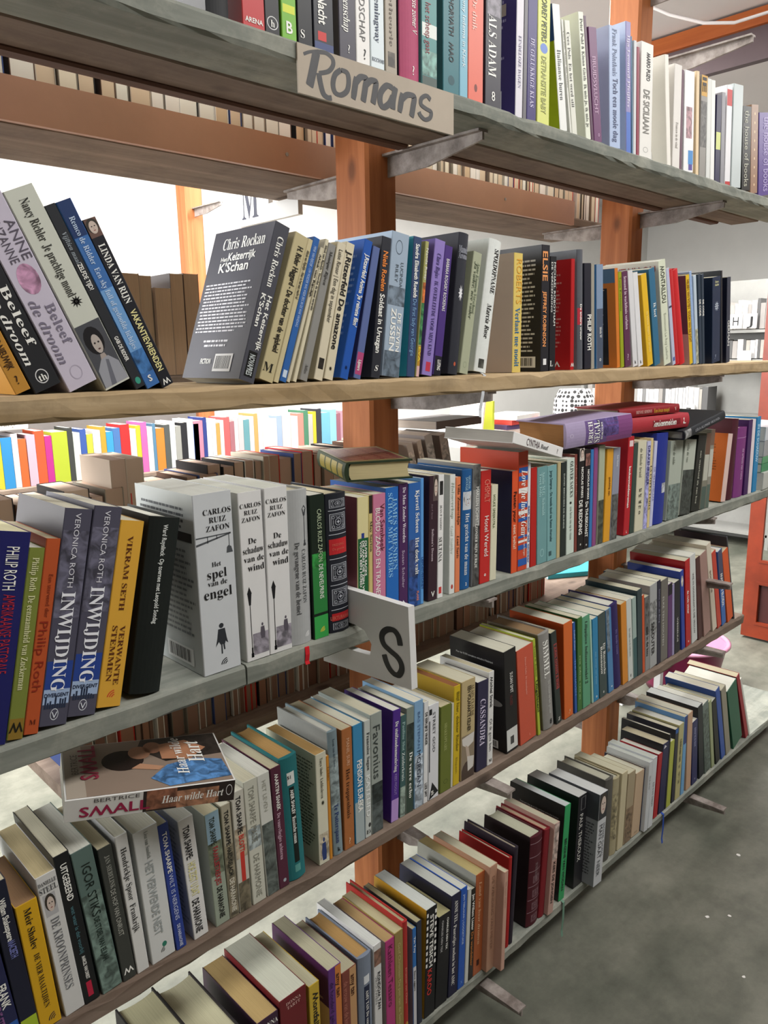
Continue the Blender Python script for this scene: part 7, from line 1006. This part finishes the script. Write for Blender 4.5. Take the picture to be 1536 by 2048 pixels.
FAR = [(0.963, 0.975, 'd8cc30'), (0.975, 1.015, '2f8fd0'), (1.015, 1.038, 'e8dcdc'), (1.038, 1.068, 'e0642c'), (1.07, 1.103, 'e8b8c8'), (1.103, 1.139, 'e4562c'), (1.139, 1.167, 'c02c88'), (1.167, 1.23, 'b8c830'), (1.23, 1.252, '3a3c38'), (1.252, 1.281, 'dde6d8'), (1.281, 1.307, '3858a8'), (1.307, 1.334, 'c8cc40'), (1.334, 1.367, 'e4e0d8'), (1.367, 1.391, 'c8a030'), (1.391, 1.422, '38a0d8'), (1.422, 1.453, '4878b8'), (1.453, 1.496, 'd02828'), (1.496, 1.524, 'ece8e4'), (1.524, 1.546, 'e0d030'), (1.546, 1.575, 'd868b0'), (1.575, 1.601, 'ece8e8'), (1.601, 1.616, '5888a8'), (1.616, 1.657, 'e08830'), (1.657, 1.684, '505450'), (1.684, 1.711, 'e8e8e4'), (1.711, 1.739, 'a8a8a0'), (1.739, 1.77, '202024'), (1.77, 1.802, 'e8e8e8'), (1.802, 1.83, '3458b0'), (1.803, 1.851, 'e088a0'), (1.851, 1.871, '2c3c88'), (1.871, 1.898, 'e0e4ec'), (1.898, 1.92, 'ececec'), (1.92, 1.941, 'd0a050'), (1.941, 1.962, 'e8e8e4'), (1.962, 1.995, 'e06060'), (1.995, 2.02, 'b07078'), (2.02, 2.042, 'ece0e0'), (2.042, 2.071, 'd8c8c8'), (2.071, 2.105, '68a0a8'), (2.105, 2.131, 'ece8e0'), (2.131, 2.154, 'd8a860'), (2.154, 2.181, 'ece4dc'), (2.181, 2.22, 'f0f0f4'), (2.22, 2.267, 'f4f4f4'), (2.267, 2.299, 'a8bcdc'), (2.299, 2.352, 'f0e0d8'), (2.352, 2.398, 'f0e4dc'), (2.398, 2.435, 'e89080'), (2.435, 2.465, '4c8868'), (2.465, 2.495, 'c8c4bc'), (2.495, 2.517, 'e8cc30'), (2.517, 2.552, '303038'), (2.552, 2.609, '78c0dc'), (2.609, 2.654, '98d4e8'), (2.654, 2.682, 'a06070'), (2.682, 2.714, 'c898a8')]
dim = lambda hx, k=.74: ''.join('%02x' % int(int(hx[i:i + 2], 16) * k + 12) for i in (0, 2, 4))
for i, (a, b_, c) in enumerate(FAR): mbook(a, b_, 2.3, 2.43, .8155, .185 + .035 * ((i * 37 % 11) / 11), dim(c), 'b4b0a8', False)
# far shelving against the end of the next room (spines toward -x)
Rz = Matrix.Translation((5.2, 0, 0)) @ Matrix.Rotation(-math.pi / 2, 4, 'Z')
GR = ['c8c8c8', '8c8c8c', 'dcdcdc', 'a8a4a0', '6c6c6c', 'e0dcd8', 'b4b0a8']
for (ya, yb, z) in ((1.02, 1.46, 1.4255), (1.02, 1.5, 1.2405), (1.44, 2.36, .8755), (1.02, 2.36, .5055), (1.5, 2.36, 1.4255)):
    y = ya
    while y < yb:
        t_ = rg.uniform(.014, .04); hh = rg.uniform(.11, .125) if z == 1.2405 else rg.uniform(.15, .19)
        mbook(-y - t_, -y, .02, .16, z, hh, 'c8cc50' if abs(y - 1.46) < .02 and z < 1 else ('4c74a8' if rg.random() < .08 else rg.choice(GR)), 'dcdad4', False, Rz); y += t_ + .001
tag(mass.build('books', M_PAPERSHEET), 'further rows of books on the rear side, rear rack and far shelves', 'books', kind='stuff')
bpy.data.objects.remove(_to)
# ------------------------------------------------------------------ far shelving unit with letter plates
fu = empty('shelf_unit', (5.2, 1.7, 0)); tag(fu, 'pale metal shelf unit with letter plates in the next room', 'shelf')
for z in (.1, .5, .87, 1.235, 1.42):
    m = MB(); m.box(0, .26, -.72, .72, z - .018, z); m.build('shelf', M_GREYPANEL, fu)
for y in (-.72, .72):
    m = MB(); m.box(0, .26, y - .012 + (.012 if y < 0 else -.012) - .012, y + (.012 if y < 0 else -.012) , 0, 1.75); m.build('upright', M_GREYPANEL, fu)
m = MB(); m.box(.262, .27, -.72, .72, 0, 1.75); m.build('back_panel', M_GREYPANEL, fu)
for s, y, z, lab in (('H', 1.275, 1.43, 'small white plate with letter H on the far shelf unit'), ('J', 1.186, 1.43, 'small white plate with letter J on the far shelf unit'), ('L', 1.205, 1.2, 'small white plate low on the far shelf unit'), ('Z', 1.55, .84, 'small white plate with letter Z on the far shelf unit')):
    r = empty('letter_plate', (5.185, y, z)); tag(r, lab, 'sign', 'letter plates of the far shelf unit')
    m = MB(); m.box(-.004, .004, -.042, .042, 0, .09); m.build('plate', M_SIGNW, r)
    if s == 'L': continue
    gv, gf, gw = glyphs(s, 's')
    m = MB(); m.add([(-.0046, .018 - p[0] / gw * .036, .018 + p[1] * .055) for p in gv], gf); m.build('lettering', M_INKB, r)
# ------------------------------------------------------------------ other things
tub = empty('plastic_tub', (2.80, .43, 0)); tag(tub, 'round pink plastic tub standing on the floor behind the rack', 'tub')
m = MB(); m.lathe([(.0, .004), (.12, .004), (.125, .0), (.134, .03), (.162, .178), (.168, .192)], 48); m.build('outer_wall', M_TUBOUT, tub, True)
m = MB(); m.lathe([(.0, .008), (.117, .008), (.128, .03), (.157, .178), (.162, .19)], 48); m.build('inner_wall', M_TUBIN, tub, True)
m = MB(); m.lathe([(.160, .188), (.160, .195), (.168, .2), (.177, .195), (.177, .188), (.160, .188)], 48); m.build('rim', M_TUBIN, tub, True)
st = empty('metal_stand', (2.55, .47, 0)); tag(st, 'low white metal stand behind the lowest shelves', 'stand')
for dx, dy in ((-.055, .04), (.05, -.05)):
    m = MB(); m.box(dx - .012, dx + .012, dy - .012, dy + .012, 0, .32); m.build('leg', M_WHITEMET, st)
m = MB(); m.prism([(-.085, .06), (-.06, .03), (.04, -.07), (.065, -.04), (-.05, .085)][::-1], .32, .335, 'z'); m.build('top', M_WHITEMET, st)
m = MB(); m.tube([(3.05, .95, 2.672), (2.98, .86, 2.62), (3.0, .72, 2.53), (3.03, .6, 2.475), (3.06, .5, 2.455), (3.1, .38, 2.47), (3.1, .1, 2.6), (3.1, -.2, 2.672)], .006, 8)
tag(m.build('cable', M_CABLE, None, True), 'white cable hanging in a loop below the ceiling', 'cable')
# table with papers behind the rack
tb = empty('side_table', (3.6, 1.85, 0)); tag(tb, 'plain white side table loaded with papers behind the rack', 'table')
m = MB(); m.box(-.75, .75, -.28, .28, .85, .88); m.build('table_top', M_WHITEMET, tb)
for dx in (-.7, .7):
    for dy in (-.24, .24):
        m = MB(); m.box(dx - .02, dx + .02, dy - .02, dy + .02, 0, .85); m.build('leg', M_WHITEMET, tb)
for i, (hx, lab) in enumerate((('c8b4a8', 'beige magazine at the bottom of the table pile'), ('4a3a58', 'dark violet magazine in the table pile'), ('b84038', 'red magazine in the table pile'), ('d8d4d0', 'white magazine on top of the table pile'))):
    m = MB(); z = .8805 + .0245 * i
    Mx = Matrix.Translation((3.38 + .01 * i, 1.72, z)) @ Matrix.Rotation(.12 * (i - 1.5), 4, 'Z')
    m.box(-.14, .14, -.1, .1, 0, .024, lin(hx), Mx); r = m.build('magazine', M_PAPERSHEET); tag(r, lab, 'magazine', 'magazines on the side table')
m = MB()
Mx = Matrix.Translation((3.02, 1.72, .8805)) @ Matrix.Rotation(.16, 4, 'Y')
m.box(0, .012, -.1, .12, .001, .2, lin('e0d0c4'), Mx); tag(m.build('paper_pad', M_PAPERSHEET), 'cream paper pad leaning on the side table', 'paper')
m = MB(); m.box(3.14, 3.155, 1.64, 1.76, .8805, 1.06, lin('b8c040')); tag(m.build('booklet', M_PAPERSHEET), 'lime green booklet standing on the side table', 'booklet')
m, nt, b, N, L = nodes('black_white_weave')
tc = N.new('ShaderNodeTexCoord'); vo = N.new('ShaderNodeTexVoronoi'); vo.inputs['Scale'].default_value = 38; vo.inputs['Randomness'].default_value = .15
L.new(tc.outputs['Object'], vo.inputs['Vector']); cr = N.new('ShaderNodeValToRGB'); cr.color_ramp.interpolation = 'CONSTANT'
cr.color_ramp.elements[0].color = (.02, .02, .02, 1); cr.color_ramp.elements[1].position = .45; cr.color_ramp.elements[1].color = (.55, .52, .52, 1)
L.new(vo.outputs['Distance'], cr.inputs['Fac']); L.new(cr.outputs[0], b.inputs['Base Color']); b.inputs['Roughness'].default_value = .9
M_WEAVE = m
m = MB(); m.lathe([(.0, 0), (.11, 0), (.125, .06), (.12, .14), (.09, .2), (.085, .2), (.11, .13), (.115, .06), (.1, .01), (.0, .01)], 28)
o = m.build('woven_basket', M_WEAVE, None, True); o.location = (4.07, 1.75, .8805); tag(o, 'black and white woven basket on the side table', 'basket')
lying_daisy = make_book('hardcover_book', .052, .22, .15, 'h', 'e8e6e2', [('Daisy', '8a8680', .5, .8, .5, .4, 'i')] if ('Daisy', 'i') in _cache else (), (), None, 'd8d4cc')
lying_daisy.matrix_world = Matrix.Translation((1.082, 2.295, 1.04)) @ Matrix([[0, 0, -1], [0, 1, 0], [1, 0, 0]]).to_4x4()
tag(lying_daisy, 'white hardcover with grey script lying on top of the rear rack books', 'book', 'books lying across other books')
# scraps on the floor
rg = random.Random(3)
for i, (x, y, s, lab) in enumerate(((2.02, -.33, .012, 'largest white paper scrap on the concrete floor'), (1.62, -.2, .005, 'white paper scrap on the floor below the cool white books'), (1.66, -.235, .004, 'small white scrap beside another below the cool white books'), (1.5, -.33, .004, 'white crumb on the dark open floor'), (1.9, -.16, .005, 'white crumb on the floor near the low bracket tip'), (1.25, -.32, .004, 'white crumb on the floor near the emerald ribbon'))):
    m = MB(); n = 6; P = [(x + s * rg.uniform(.6, 1.2) * math.cos(2 * math.pi * k / n), y + s * rg.uniform(.6, 1.2) * math.sin(2 * math.pi * k / n)) for k in range(n)]
    m.prism(P, .0003, .0016, 'z', lin('d8d6d0')); tag(m.build('paper_scrap', M_PAPERSHEET), lab, 'paper', 'scraps on the floor')
